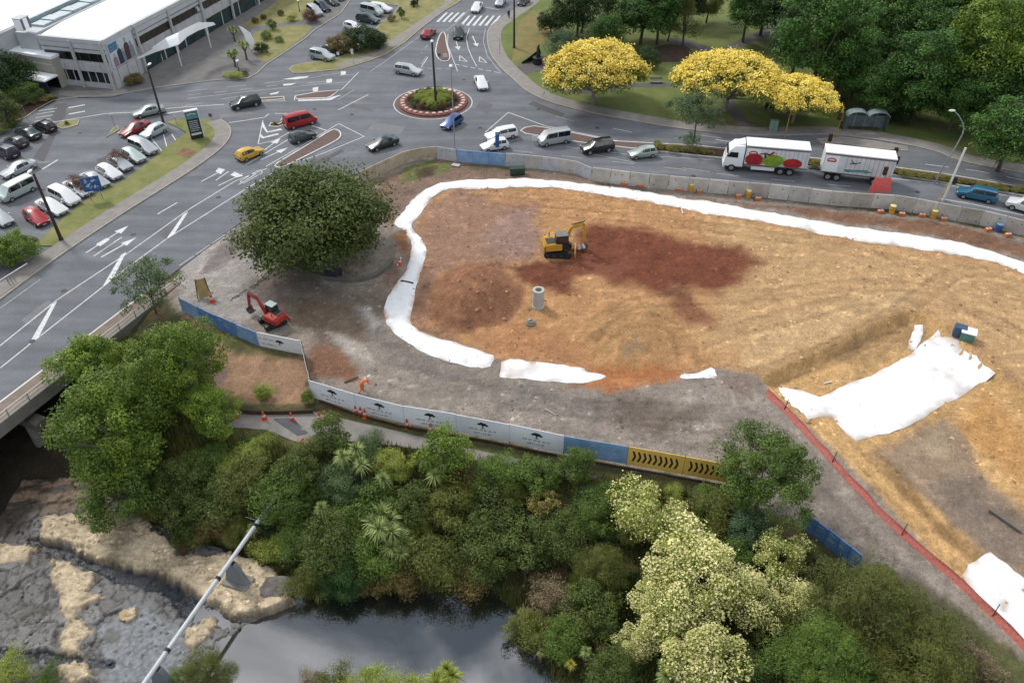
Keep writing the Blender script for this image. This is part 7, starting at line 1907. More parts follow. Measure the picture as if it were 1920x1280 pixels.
# near bank, crowns rising into the bottom of the frame
for key, x, y, r, lf, lab, z in [('bush3', 28, 1258, 44, 'lime', "yellow green feathery bush in the bottom left corner", -4.6), ('bush3', 95, 1275, 34, 'base', "green shrub beside the bottom left feathery bush", -4.6), ('sheoak', 388, 1262, 54, 'sheoak', "feathery olive bush over the lower pipe", -4.4), ('bush3', 690, 1278, 48, 'lime', "pale feathery bush at the bottom edge of the pond, left", -4.2), ('cab5', 832, 1272, 40, 'lime', "fresh green spiky bush at the bottom edge of the pond, right", -4.2),
                               ('bush3', 768, 1292, 50, 'lime', "fresh feathery bush between the two at the bottom edge", -4.2), ('bush3', 620, 1292, 50, 'olive', "olive bush at the bottom edge of the pond", -4.4), ('bush2', 345, 1286, 40, 'base', "green bush below the feathery olive bush", -4.6), ('bush3', 590, 1275, 30, 'dry', "dry twigs standing in the pond's left edge", -4.8)]:
    plant(key, x, y, r, lab, lf, None, zb=z)
for k, (T, *_r) in TREES.items():      # remove the patterns the plants were copied from
    for ch in KIDS.get(T.name, []): bpy.data.objects.remove(ch)
    bpy.data.objects.remove(T)

# -- rank grass and weeds between the shrubs
rng = np.random.default_rng(77)
n0 = 240000
X = rng.uniform(-40, 40, n0); Y = rng.uniform(16, 62, n0)
dv, dfl, drk = sdf(VALLEY, X, Y), sdf(FLOOR, X, Y), sdf(ROCKS, X, Y)
patchy = fbm(X * .5, Y * .5, 201)
shelf = sdf(TAN[0], X, Y)
keep = (dv < -.3) & (dfl > -.3) & (drk > -.2) & (patchy > .32) & (shelf > .3)
X, Y = X[keep], Y[keep]; Zg = ground_z(X, Y); n = len(X)
hgt = rng.uniform(.3, .9, n) * (.6 + fbm(X * .8, Y * .8, 203)); az = rng.uniform(0, 6.283, n); ln = rng.uniform(.1, .55, n) * hgt; w = rng.uniform(.03, .07, n)
bx2, by2 = np.cos(az), np.sin(az)
V = np.stack([np.stack([X - by2 * w, Y + bx2 * w, Zg - .03], 1), np.stack([X + by2 * w, Y - bx2 * w, Zg - .03], 1), np.stack([X + bx2 * ln, Y + by2 * ln, Zg + hgt], 1)], 1).reshape(-1, 3)
tint = np.stack([np.clip(fbm(X * .35, Y * .35, 205) * 1.6 - .4 + rng.normal(0, .18, n), 0, 1), rng.uniform(.7, 1.25, n), np.zeros(n)], 1)
gm = leaf_mat("rank_grass", (70, 92, 36), (128, 122, 66))
o = link("undergrowth", quick_mesh("undergrowth", V, np.arange(n * 3).reshape(n, 3), gm, face_attr={'tint': tint})); tag(o, "rank grass and weeds on the river bank", "undergrowth", kind='stuff')
# ------------------------------------------------------------------ small things
WOODP = M("brown_pole_wood", (74, 62, 54), .9, .2, 1.5, .3, k=.6)
def pole_lamp(label, bx, by, tx, ty, r=.13, mat=WOODP, head=True, arm=(0, 1.2), name="street_lamp", headm=None):
    b = GT(bx, by); z = top_z(b, ty)
    T = thing(name, label, "street lamp", tuple(b)); h = z - b[2]
    MB().cyl((0, 0, -.1), (0, 0, h), r * 1.25, r * .8, 10).build("pole", mat, T, True)
    MB().cyl((0, 0, -.05), (0, 0, .5), r * 1.7, r * 1.5, 10).build("base_sleeve", DARKG, T, True)
    if head:
        ax, al = arm; MB().tube([(0, 0, h - .25), (ax * .5, al * .5 * (1 if al else 0), h + .05), (ax, al, h + .1)], [.05, .045, .04], 6).build("bracket_arm", STEEL, T)
        MB().ball((ax, al + .25, h + .08), (.22, .5, .12), 10, 5).build("lamp_head", headm or WHITE_P, T, True)
    return T, h
pole_lamp("tall brown pole lamp by the pale parked hatchback", 309, 238, 268, 125, .15, WOODP, arm=(.1, .5))
t, h = pole_lamp("thick wooden pole on the grass verge above the bridge", 116, 452, 62, 326, .17, WOODP, arm=(-.6, .2)); MB().cyl((-.5, 0, h * .78), (.5, 0, h * .78), .05, .05, 6).build("cross_arm", WOODP, t)
t, h = pole_lamp("dark central pole of the roundabout with a pale lamp head", 818, 205, 812, 78, .16, DARKG, arm=(0, -.3))
for s in (-1, 1): MB().tube([(0, 0, h - .9), (s * .5, 0, h - .75), (s * .9, 0, h - .8)], .04, 5).build("side_arm", STEEL, t)
MB().box((.2, 0, 2.6), (.25, .2, .6)).build("control_box", DARKG, t)
pole_lamp("slim pale lamp post behind the hoarding at the junction", 854, 300, 848, 124, .07, STEEL, arm=(0, -.4))
t, h = pole_lamp("dark power pole on the park lawn near the top", 964, 92, 960, -30, .16, WOODP, head=False, name="power_pole"); t['category'] = "pole"; MB().box((0, 0, h - 1), (2.2, .12, .14)).build("cross_arm", WOODP, t)
pole_lamp("short black lamp with pale disc head on the mall lawn", 562, 24, 559, 3, .07, DARKG, arm=(0, .05))
pole_lamp("short dark lamp beside the forecourt planting", 449, 138, 451, 116, .06, DARKG, arm=(0, .05))
# curved lamp at right
b = GT(1738, 368); T = thing("street_lamp", "curved grey street lamp reaching over the main road", "street lamp", tuple(b))
bt = np.array(b); z2 = top_z(b, 246)
q1 = G(1799, 246, 9.0); q0 = G(1752, 345, 1.5)
base = G(1752, 345, .0); q_knee = G(1800, 248, 8.6); q_knee = np.array((base[0] + 1.2, base[1], top_z(base, 248))); q_head = q_knee + np.array((-2.0, 0.0, 2.3))
T.location = tuple(base)
pp = [(0, 0, -.1), (.25, 0, 2.0), (.95, 0, q_knee[2] * .75), (1.2, 0, q_knee[2]), (.8, 0, q_knee[2] + 1.1), (-.2, 0, q_knee[2] + 2.2), (-.9, 0, q_knee[2] + 2.7)]
MB().tube(pp, [.12, .11, .09, .08, .07, .06, .05], 8).build("pole", STEEL, T, True); MB().ball((-1.2, 0, q_knee[2] + 2.8), (.45, .2, .14), 10, 5).build("lamp_head", WHITE_P, T, True)
b = GT(1768, 377); z = top_z(b, 270); T = thing("signal_mast", "tall white signal mast with yellow stays behind the concrete wall", "mast", tuple(b))
MB().cyl((0, 0, 0), (.25, 0, z - b[2] - .5), .15, .12, 10).build("pole", WHITE_P, T, True); MB().tube([(-.8, -.3, 0), (-.1, 0, 2.8)], .06, 6).build("stay", M("yellow_pole_paint", (206, 160, 66), .6, .1, 2, 0, k=.72), T); MB().box((.45, -.1, 2.9), (.35, .3, .9)).build("signal_head", DARKG, T)
for k, zz in ((0, 3.2), (1, 2.9), (2, 2.6)): MB().cyl((.45, -.26, zz), (.45, -.29, zz), .1, .1, 8).build("signal_lens", M("signal_glass", (70, 50, 44), .3, .1, 3, 0, k=.6), T)
YP = M("yellow_pole_paint", (206, 160, 66))
def signal(label, bx, by, ty, heads=2, mat=YP, backing=None):
    b = GT(bx, by); h = top_z(b, ty) - b[2]; T = thing("traffic_signal", label, "traffic light", tuple(b))
    MB().cyl((0, 0, 0), (0, 0, h), .07, .06, 8).build("pole", mat, T, True)
    for i in range(heads):
        z = h - .6 - i * 1.25; x = (-.3, .28)[i % 2]
        MB().box((x, -.05, z), (.42, .34, 1.05)).build("signal_head", BLK, T)
        for k in range(3): MB().cyl((x, -.23, z + .32 - k * .32), (x, -.30, z + .32 - k * .32), .12, .13, 8).build("lens_hood", (M("red_lens", (120, 36, 30), .3, .1, 3, 0, k=.6), M("amber_lens", (120, 82, 30), .3, .1, 3, 0, k=.6), M("green_lens", (36, 70, 50), .3, .1, 3, 0, k=.6))[k], T)
    return T
signal("yellow signal pole in front of the third golden tree", 1471, 258, 206, 1)
signal("yellow signal pole with two black heads beside the bus shelter", 1566, 264, 210, 2)
signal("signal with black head between truck and trailer", 1552, 290, 250, 1)
signal("signal with black head just beyond the trailer's rear", 1672, 318, 276, 2)
signal("signal on the concrete wall beside the red screen", 1648, 370, 312, 1)
# red translucent screen: mesh stretched between two stakes on the wall
q = GT(1645, 374); T = thing("red_screen", "bright red mesh screen standing on the wall behind the trailer", "screen", tuple(q)); RS = M("bright_red_mesh", (228, 104, 100), .8, .1, 3, .1, k=.84)
m = MB(); m.loft([[(x, y - .02, z), (x, y + .02, z)] for x, y, z in ((0, 0, 0),)] * 1 or [], False) if False else None
m.add([(-1.4, .1, .9), (1.4, .1, .9), (1.0, .25, 2.9), (-1.0, .25, 2.9), (-1.4, .14, .9), (1.4, .14, .9), (1.0, .29, 2.9), (-1.0, .29, 2.9)], [(0, 1, 2, 3), (7, 6, 5, 4), (0, 4, 5, 1), (1, 5, 6, 2), (2, 6, 7, 3), (3, 7, 4, 0)]); m.build("mesh_panel", RS, T)
for s in (-1, 1): MB().tube([(s * 1.45, .1, .0), (s * .92, .3, 3.1)], .04, 5).build("stake", M("orange_stake", (200, 130, 90), .7, .1, 3, 0, k=.7), T)
# bus shelter
q = GT(1618, 247); T = thing("bus_shelter", "grey glazed bus shelter with twin domed roofs in the park", "bus shelter", tuple(q), R(-4))
SG = M("shelter_glass", (110, 130, 132), .2, .2, 1, 0, k=.6, spec=.6); 
for i in range(4): MB().box((-2.2 + i * 1.5, .55, 1.2), (1.3, .05, 2.1)).build("glass_panel", SG, T)
for i in range(5): MB().box((-2.95 + i * 1.5, .55, 1.25), (.09, .1, 2.5)).build("post", STEEL, T)
for s in (-1, 1):
    MB().box((s * 3.0, .1, 1.2), (.05, .9, 2.1)).build("side_panel", SG, T)
    m = MB(); m.loft([[(s * 1.5 + 1.5 * math.cos(a), y, 2.5 + .75 * math.sin(a)) for a in np.linspace(0, math.pi, 9)] + [(s * 1.5 + 1.42 * math.cos(a), y, 2.45 + .70 * math.sin(a)) for a in np.linspace(math.pi, 0, 9)] for y in (-.7, .7)]); m.build("domed_roof", M("roof_polycarbonate", (150, 166, 172), .3, .15, 1, 0, k=.62), T, True)
MB().box((0, .3, .5), (4.2, .4, .08)).build("bench_seat", WOOD, T)
# park bench, sculpture, cabinet
q = GT(1230, 158); T = thing("park_bench", "pale concrete park bench on the path behind the golden trees", "bench", tuple(q))
for i in range(4): MB().box((0, .25 - i * .17, .48), (2.0, .14, .06)).build("seat_slat", PAVE, T)
MB().box((0, .42, .8), (2.0, .06, .35), tilt=Matrix.Rotation(R(-10), 3, 'X')).build("backrest", PAVE, T)
for s in (-1, 1): MB().box((s * .8, .08, .23), (.12, .6, .44)).build("leg", CONC_D, T)
BLKS = M("black_bronze", (26, 26, 28), .5, .2, 3, .2, k=.6)
q = GT(1008, 122); T = thing("sculpture", "black bronze sculpture with curved wall on the park corner", "sculpture", tuple(q))
MB().lathe([(.75, 0), (.8, .5), (.72, 1.0), (.9, 1.3), (.3, 1.35)], 14).build("pedestal", BLKS, T, True)
MB().tube([(.1, .3, 1.3), (.15, .3, 2.0), (.05, .35, 2.8), (.2, .3, 3.3)], [.35, .4, .22, .12], 9).build("figure", BLKS, T, True)
m = MB(); arc = [(-3.6 + 3.6 * math.sin(a) , 1.2 + 2.2 * (1 - math.cos(a)) , .5 + 1.3 * math.sin(a * .9)) for a in np.linspace(0, 1.5, 9)]
m.loft([[(x - .1, y - .1, 0), (x + .1, y + .1, 0), (x + .1, y + .1, z), (x - .1, y - .1, z)] for x, y, z in [(-2.6 + i * .33, .2 + .09 * i + .02 * i * i, .45 + .16 * i) for i in range(9)]]); m.build("curved_wall", BLKS, T, True)
q = GT(1448, 248); T = thing("cabinet", "pale green utility cabinet near the yellow signal pole", "cabinet", tuple(q), R(-10)); CG = M("pale_green_metal", (140, 170, 160), .6, .08, 2, 0, k=.64)
MB().box((0, 0, .9), (1.1, .6, 1.7)).build("body", CG, T); MB().box((0, 0, 1.79), (1.2, .7, .08)).build("lid", CG, T); MB().box((0, -.31, .9), (.03, .02, 1.5)).build("door_seam", DARKG, T); MB().box((.2, -.32, .95), (.04, .04, .2)).build("handle", DARKG, T)
q = GT(1442, 212); T = thing("park_sign", "low black park sign board under the golden trees", "sign", tuple(q)); MB().box((0, 0, 1.2), (1.6, .08, .9)).build("board", BLKS, T)
for s in (-1, 1): MB().box((s * .6, .06, .5), (.1, .06, 1.0)).build("post", BLKS, T)
# mall pylon sign
b = GT(371, 261); h = top_z(b, 207); w_ = 1.7
T = thing("pylon_sign", "tall teal and dark pylon sign with pale edges on the grass verge", "sign", tuple(b), R(28)); TE = M("teal_sign", (84, 146, 156), .4, .15, 2, 0, k=.64, rgb2=(120, 168, 174)); DK = M("charcoal_sign", (52, 56, 60), .4, .1, 2, 0, k=.6)
MB().box((0, 0, h / 2), (w_, .5, h)).build("body", DK, T)
MB().box((w_ / 2 + .06, 0, h / 2 + .05), (.14, .62, h + .1)).build("edge_trim", WHITE_P, T); MB().box((0, 0, h + .06), (w_ + .1, .6, .14)).build("cap", WHITE_P, T)
MB().box((0, -.27, h * .86), (w_ * .94, .04, h * .22)).build("header_panel", TE, T); MB().box((0, -.27, h * .22), (w_ * .8, .04, h * .07)).build("footer_panel", WHITE_P, T)
for i in range(6):
    p = MB().box((0, -.27, h * (.34 + i * .065)), (w_ * .86, .03, h * .052)).build("tenant_panel", M("tenant_panel", (66, 72, 76), .5, .3, 4, 0, k=.6), T)
    m = MB(); rr = random.Random(i)
    x = -w_ * .38
    while x < w_ * .3:
        wd = rr.uniform(.06, .16); m.add([(x, -.29, h * (.34 + i * .065) - .06), (x + wd, -.29, h * (.34 + i * .065) - .06), (x + wd, -.29, h * (.34 + i * .065) + .07), (x, -.29, h * (.34 + i * .065) + .07)], [(0, 1, 2, 3)]); x += wd + .05
    m.build("lettering", INKW, p)
m = MB(); m.add([(-.6, -.295, h * .9), (-.1, -.295, h * .94), (.5, -.295, h * .9), (.5, -.295, h * .88), (-.1, -.295, h * .92), (-.6, -.295, h * .88)], [(0, 1, 2, 3, 4, 5)]); m.build("emblem", WHITE_P, T)
# blue map sign, blue direction sign seen from behind
q = GT(183, 377); T = thing("map_sign", "blue mottled town map sign on two posts on the verge", "sign", tuple(q), R(24)); BLS = M("blue_sign", (54, 100, 172), .4, .1, 2, 0, k=.66)
MB().box((0, 0, 2.4), (2.1, .08, 1.9)).build("board", BLS, T); rr = random.Random(5)
m = MB()
for i in range(16):
    cx, cz, s = rr.uniform(-.8, .8), rr.uniform(1.65, 3.15), rr.uniform(.06, .17); n = rr.randint(4, 6); m.add([(cx + s * rr.uniform(.6, 1.6) * math.cos(6.283 * k / n), -.046, cz + s * math.sin(6.283 * k / n)) for k in range(n)], [tuple(range(n))])
m.build("printed_map", INKW, T)
for s in (-1, 1): MB().cyl((s * .65, .06, 0), (s * .65, .06, 3.3), .05, .05, 7).build("post", STEEL, T)
q = GT(934, 292); T = thing("road_sign", "narrow blue road sign in front of the white cars", "sign", tuple(q)); MB().cyl((0, .05, 0), (0, .05, 3.4), .05, .05, 7).build("post", STEEL, T); MB().box((-.1, 0, 2.35), (.55, .05, 2.2)).build("board", BLS, T)
MB().box((-.1, -.03, 3.2), (.4, .02, .1)).build("lettering", INKW, T)
q = GT(1002, 272); T = thing("road_sign", "small white angled sign by the silver van's nose", "sign", tuple(q)); MB().cyl((0, .05, 0), (0, .05, 1.4), .04, .04, 6).build("post", STEEL, T); MB().box((0, 0, 1.0), (.7, .04, .8)).build("board", WHITE_P, T)
def post_sign(label, px, py, ty, bw=.45, bh=.5, bm=None, name="road_sign", pm=STEEL):
    q = GT(px, py); h = top_z(q, ty) - q[2]; T = thing(name, label, "sign", tuple(q)); MB().cyl((0, .04, 0), (0, .04, h), .04, .04, 6).build("post", pm, T); MB().box((0, 0, h - bh / 2), (bw, .04, bh)).build("board", bm or WHITE_P, T); return T
post_sign("white sign post on the dry wedge, left one", 636, 118, 98); post_sign("white sign post on the dry wedge, middle one", 663, 122, 92, .4, .9); post_sign("white sign post under the dark street trees", 674, 102, 82, .3, .3)
post_sign("white give way sign on the top splitter island", 835, 112, 101, .7, .6); post_sign("keep left sign at the nose of the top splitter island", 824, 113, 100, .6, .6, M("teal_road_sign", (90, 140, 130), .5, .1, 2, 0, k=.64)); post_sign("white bollard sign at the give way line", 848, 128, 122, .4, .5)
post_sign("small white sign in the car park islet", 52, 226, 198, .1, .1); post_sign("white sign post by the grass sliver", 216, 240, 213, .3, .2); post_sign("white sign post on the verge left of the pylon", 332, 236, 216, .2, .3); post_sign("sign post beside the pylon's right", 396, 224, 213, .5, .5, PINKP)
post_sign("white sign post at the park kerb by the bend", 937, 104, 70, .15, .3); post_sign("yellow and green sign post at the main road kerb", 1276, 230, 208, .25, .5, CG, pm=YP); post_sign("twin marker posts at the brick median's round end", 632, 254, 243, .2, .3); post_sign("yellow marker on the chevron splitter island", 519, 236, 228, .4, .4, YP)
post_sign("grey sign post left of the green four wheel drive, far kerb", 376, 230, 214, .2, .3); post_sign("orange topped sign at the trailer's front", 1541, 296, 268, .5, .9, M("pinkish_red_board", (190, 110, 104), .7, .1, 2, 0, k=.66))
# white hoop banner on the forecourt
q = GT(472, 100); T = thing("feather_banner", "white leaf shaped banner among the cabbage trees", "banner", tuple(q)); m = MB()
pr = [(0, .6), (.55, .9), (.9, 2.0), (.5, 3.4), (-.6, 4.4), (-1.3, 4.7), (-.7, 3.3), (-.5, 1.8)]
m.add([(x, -.03, z) for x, z in pr] + [(x, .03, z) for x, z in pr], [tuple(range(8)), tuple(range(15, 7, -1))] + [(i, 8 + i, 8 + (i + 1) % 8, (i + 1) % 8) for i in range(8)]); m.build("banner_cloth", TARPW, T); MB().cyl((0, .05, 0), (0, .05, 1.2), .05, .05, 6).build("pole", DARKG, T)
# ---- site bits
RINGC = M("pale_concrete_ring", (198, 198, 192), .9, .08, 1.5, .2, k=.7)
q = GT(1009, 574); T = thing("manhole_riser", "upright pale concrete pipe stack at the edge of the brown mound", "pipe", tuple(q))
for i in range(2): MB().lathe([(.60, .0 + i * 1.08), (.60, 1.06 + i * 1.08), (.36, 1.06 + i * 1.08), (.36, .0 + i * 1.08)] if i else [(.66, 0), (.66, .18), (.60, .22), (.60, 1.06), (.36, 1.06), (.36, .0)], 24).build("concrete_ring", RINGC, T, 40)
MB().cyl((.6, -.2, .9), (.85, -.25, .9), .06, .06, 6).build("step_iron", DARKG, T)
q = GT(995, 606); T = thing("manhole_chamber", "small pale manhole cap in the tan soil below the concrete pipe", "manhole", tuple(q)); MB().lathe([(.5, 0), (.48, .12), (.36, .14), (.34, .34), (.01, .36)], 16).build("collar", CONC, T, 40); MB().box((.02, 0, .38), (.16, .16, .12)).build("lifting_eye", DARKG, T); MB().ball((-.12, .05, .42), (.16, .14, .1), 8, 4).build("cap", RINGC, T, True)  # a manhole cap on its collar
q = GT(1803, 632, .0); T = thing("pump_unit", "blue and green site box with a white lid above the large tarpaulin", "site box", tuple(q), R(-28)); MB().box((-.35, .2, .55), (1.1, .9, 1.1)).build("blue_body", M("blue_plastic", (60, 88, 128), .6, .1, 2, 0, k=.62), T); MB().box((.4, -.15, .5), (1.2, 1.0, .9)).build("green_body", M("green_plastic", (88, 140, 124), .6, .1, 2, 0, k=.62), T); MB().box((.4, -.1, 1.02), (1.35, 1.15, .1)).build("lid", TARPW, T)
q = GT(970, 327); T = thing("green_bin", "dark green bin against the pale grey hoarding", "bin", tuple(q), R(5)); DG = M("dark_green_plastic", (36, 66, 52), .6, .15, 2, .2, k=.6)
MB().box((0, 0, .5), (1.9, .8, .95), top=1.06).build("body", DG, T)
for i in range(6): MB().box((-.75 + i * .3, -.43, .5), (.06, .04, .85)).build("rib", DG, T)
MB().box((0, 0, 1.0), (2.05, .9, .08)).build("lid", DG, T)
YD = M("yellow_drum_plastic", (208, 160, 62), .6, .12, 2, .1, k=.72); YL = M("pale_yellow_lid", (232, 214, 150), .6, .06, 2, 0, k=.78); BD = M("blue_drum_plastic", (48, 92, 158), .5, .12, 2, .1, k=.62)
def drum(px, py, m, l, label, name, group):
    q = GT(px, py); T = thing(name, label, "drum", tuple(q), random.uniform(0, 3), group)
    MB().lathe([(.01, 0), (.36, 0), (.37, .3), (.35, .34), (.37, .38), (.36, .72), (.34, .76), (.35, .95)], 16).build("drum_body", m, T, 40); MB().lathe([(.37, .95), (.37, 1.02), (.3, 1.06), (.01, 1.06)], 16).build("drum_lid", l, T, 40)
for x, y, lab in [(1295, 358, "yellow drum with pale lid at the wall, left pair, nearer the blue drum"), (1402, 370, "yellow drum below the truck's rear wheels"), (1671, 399, "yellow drum beside the red screen"), (1749, 408, "yellow drum under the white signal mast")]: drum(x, y, YD, YL, lab, "yellow_drum", "yellow drums along the wall")
drum(1187, 343, BD, BD, "blue drum at the concrete wall below the pale green hatchback", "blue_drum", "blue drums along the wall"); drum(1870, 434, BD, M("pale_blue_lid", (120, 160, 200), .5, .05, 2, 0, k=.66), "blue drum at the wall near the right edge", "blue_drum", "blue drums along the wall")
OB = M("orange_barrier_plastic", (206, 112, 60), .6, .1, 2, .1, k=.72); OBL = M("pale_barrier_top", (228, 196, 170), .6, .06, 2, 0, k=.76)
for i, (x, y, lab) in enumerate([(1171, 347, "left of the left blue drum"), (1201, 350, "right of the left blue drum"), (1274, 358, "left of the leftmost yellow drum"), (1311, 361, "right of the leftmost yellow drum"), (1384, 370, "left of the yellow drum under the truck"), (1421, 375, "right of the yellow drum under the truck"), (1650, 399, "left of the yellow drum by the red screen"), (1690, 404, "right of the yellow drum by the red screen"), (1728, 406, "left of the yellow drum under the white mast"), (1768, 413, "right of the yellow drum under the white mast"), (1852, 433, "left of the right blue drum"), (1889, 443, "right of the right blue drum")]):
    q = GT(x, y); T = thing("weight_block", "orange weight block " + lab, "block", tuple(q), random.uniform(-.2, .2), "orange weight blocks along the wall"); MB().box((0, 0, .17), (.85, .5, .34), top=.86).build("block_body", OB, T); MB().box((0, 0, .37), (.62, .34, .06)).build("block_top", OBL, T); MB().box((0, -.0, .42), (.3, .05, .05)).build("handle", OB, T)
CONE = M("orange_cone", (222, 92, 52), .6, .08, 3, 0, k=.74)
def cone(px, py, lab, fallen=False, z=None):
    q = GT(px, py); T = thing("traffic_cone", lab, "traffic cone", tuple(q), random.uniform(0, 6), "orange cones around the site")
    m = MB().lathe([(.2, .04), (.15, .35), (.11, .5), (.05, .82), (.01, .83)], 12); o = m.build("cone_body", CONE, T, 40); b_ = MB().box((0, 0, .02), (.5, .5, .05)).build("cone_base", CONE, T); s = MB().lathe([(.158, .36), (.122, .52)], 12).build("reflective_band", WHITE_P, T, 40)
    if fallen: T.rotation_euler = (R(84), 0, random.uniform(0, 6)); T.location.z += .2
    T.scale = (1.15,) * 3
for x, y, lab in [(496, 786, "upright cone at the left of the path, by the patched asphalt"), (548, 788, "upright cone at the patched asphalt's right corner"), (600, 787, "cone left in the tight pair by the dense shrub"),
                  (611, 785, "cone right in the tight pair by the dense shrub"), (566, 832, "fallen cone at the grassy end of the path"), (625, 753, "fallen cone at the foot of the first banner"),
                  (668, 774, "cone at the foot of the banners, left of the huddle"), (677, 777, "middle cone in the huddle below the banners"), (685, 781, "rightmost cone in the huddle below the banners"),
                  (764, 800, "cone at the banner seam"), (808, 808, "cone below the third tree emblem"), (502, 482, "cone left of the kerb ring round the big tree"), (398, 566, "cone beside the tan easel near the blue hoarding"),
                  (750, 496, "cone against the kerb ring at the white strip"), (446, 782, "cone half hidden at the riverside tree edge")]:
    cone(x, y, lab, 'fallen' in lab)
# kerb ring, benches and hydro box round the big tree
rng_pts = smooth_line([(503, 482), (530, 494), (562, 508), (592, 521), (630, 529), (675, 530), (704, 522), (722, 510), (738, 494)], 2)
P = [GT(x, y) for x, y in rng_pts]; T = thing("kerb_wall", "low curved concrete seat wall round the big tree", "wall", tuple(P[0])); m = MB(); inn = offset_line(P, .45)
zt = .5
rings = [[(a[0], a[1], 0), (b_[0], b_[1], 0), (b_[0], b_[1], zt), (a[0], a[1], zt)] for a, b_ in zip(P, inn)]
m.loft(rings); m.build("wall_body", CONC_D, T, origin=tuple(P[0])); m = MB(); m.tube([(a[0], a[1], .95) for a in P[:12]], .05, 6); m.build("handrail", STEEL, T, origin=tuple(P[0]))
q = GT(620, 522); T = thing("utility_box", "dark box with a pale lid panel under the big tree", "box", tuple(q), R(-14)); MB().box((0, .3, .45), (1.9, 1.3, .8)).build("body", M("blue_black_metal", (52, 58, 68), .5, .1, 2, 0, k=.6), T); MB().box((-.35, .55, .87), (.6, .5, .05)).build("lid", WHITE_P, T); MB().box((0, .3, .86), (1.96, 1.36, .04)).build("cover_plate", M("slate_metal", (76, 84, 92), .5, .1, 2, 0, k=.6), T)
tan = M("tan_timber", (190, 168, 112), .85, .12, 2, .2, k=.68)
q = GT(384, 556); T = thing("timber_easel", "leaning tan timber frame near the blue hoarding", "frame", tuple(q), R(20))  # a leaning timber frame
MB().box((0, 0, 1.1), (1.1, .12, 2.1), tilt=Matrix.Rotation(R(-14), 3, 'X')).build("board", tan, T)
for s in (-1, 1): MB().tube([(s * .7, -.3, 0), (s * .45, .1, 2.3)], .05, 5).build("brace", WOOD, T); MB().ball((s * .85, -.2, .5), .14, 8, 5).build("sandbag", M("sandbag_cloth", (206, 186, 172), .9, .1, 2, .2, k=.7), T, True)
chain_px = [(432, 562), (452, 550), (470, 540), (490, 524), (508, 506), (526, 500)]
P = [GT(x, y, .1) for x, y in smooth_line(chain_px, 1)]; T = thing("rope_line", "row of pale floats on a dark rope across the paved corner", "rope", tuple(P[0])); PP = densify([tuple(p[:2]) for p in P], .45, False)
MB().tube([(x, y, .12) for x, y in PP], .05, 5).build("rope", BLK, T, origin=tuple(P[0])); fm = MB().ball((0, 0, .14), (.14, .12, .1), 7, 4).mesh("float", M("pale_float", (196, 184, 172), .8, .1, 2, 0, k=.7))
for x, y in PP[::2]: o = link("float", fm, T); o.location = (x - P[0][0], y - P[0][1], -P[0][2])
# debris: planks, pegs, kerb stones
def plank(px0, px1, lab, w=.2, h=.1, m=WOOD):
    a, b_ = GT(*px0), GT(*px1); c = (a + b_) / 2; d = b_ - a; T = thing("loose_plank", lab, "plank", (c[0], c[1], c[2] + .06), math.atan2(d[1], d[0])); MB().box((0, 0, h / 2), (float(np.linalg.norm(d[:2])), w, h)).build("plank_body", m, T)
plank((646, 718), (672, 708), "thin plank on the soil by the crouching worker", .12, .08); plank((1855, 958), (1912, 998), "long grey beam lying in the pit", .3, .25, CONC_D); plank((1276, 388), (1280, 402), "white marker stake fallen below the strip", .1, .1, WHITE_P); plank((752, 528), (775, 533), "dark curved bar laid across the white strip", .22, .14, WOOD); plank((1545, 720), (1560, 716), "short white offcut near the tarpaulin", .1, .08, WHITE_P); plank((1022, 768), (1042, 778), "pale hose piece on the gravel track", .08, .06, RINGC)
plank((848, 310), (862, 312), "pale broken slab by the hoarding corner", .7, .12, RINGC); plank((745, 500), (752, 484), "striped pole leaning at the kerb ring", .1, .1, WHITE_P)
BOULD = M("grey_boulder", (136, 130, 124), .9, .2, 1.5, .5, k=.6)
def boulder(px, py, r, lab, z=None, m=BOULD, sq=(1, .8, .6)):
    q = GT(px, py) if z is None else G(px, py, z); rng = np.random.default_rng(int(px * 7 + py)); bm = bmesh.new(); bmesh.ops.create_icosphere(bm, subdivisions=3, radius=1)
    bmesh.ops.triangulate(bm, faces=bm.faces)
    for v in bm.verts:
        p = np.array(v.co); f = 1 + .6 * (vnoise(np.array([p[0] * 1.7 + px]), np.array([p[1] * 1.7 + p[2] * 1.3 + py]), 3)[0] - .5) + .3 * (vnoise(np.array([p[0] * 4 + px]), np.array([p[1] * 4 - p[2] * 3]), 5)[0] - .5); v.co = v.co * f
        v.co.x *= r * sq[0]; v.co.y *= r * sq[1]; v.co.z *= r * sq[2]
    me = bpy.data.meshes.new("boulder"); bm.to_mesh(me); bm.free(); me.materials.append(m); o = link("boulder", me); o.location = (q[0], q[1], q[2] + r * .15); tag(o, lab, "boulder")
boulder(520, 1112, 1.35, "grey boulder at the pond's left corner", -4.7)
TANB = M("tan_sandstone", (206, 180, 142), .9, .15, 1.2, .5, k=.62)
boulder(490, 1124, .4, "small tan stone between the boulder and the sandstone shelf", -4.4, TANB, (1.2, .8, .6)); boulder(484, 1140, .5, "tan stone at the tip of the sandstone shelf", -4.6, TANB, (1.4, .7, .5)); boulder(238, 1154, .5, "lone tan rock in the speckled river bed", -4.95, TANB, (1.2, .9, .4))
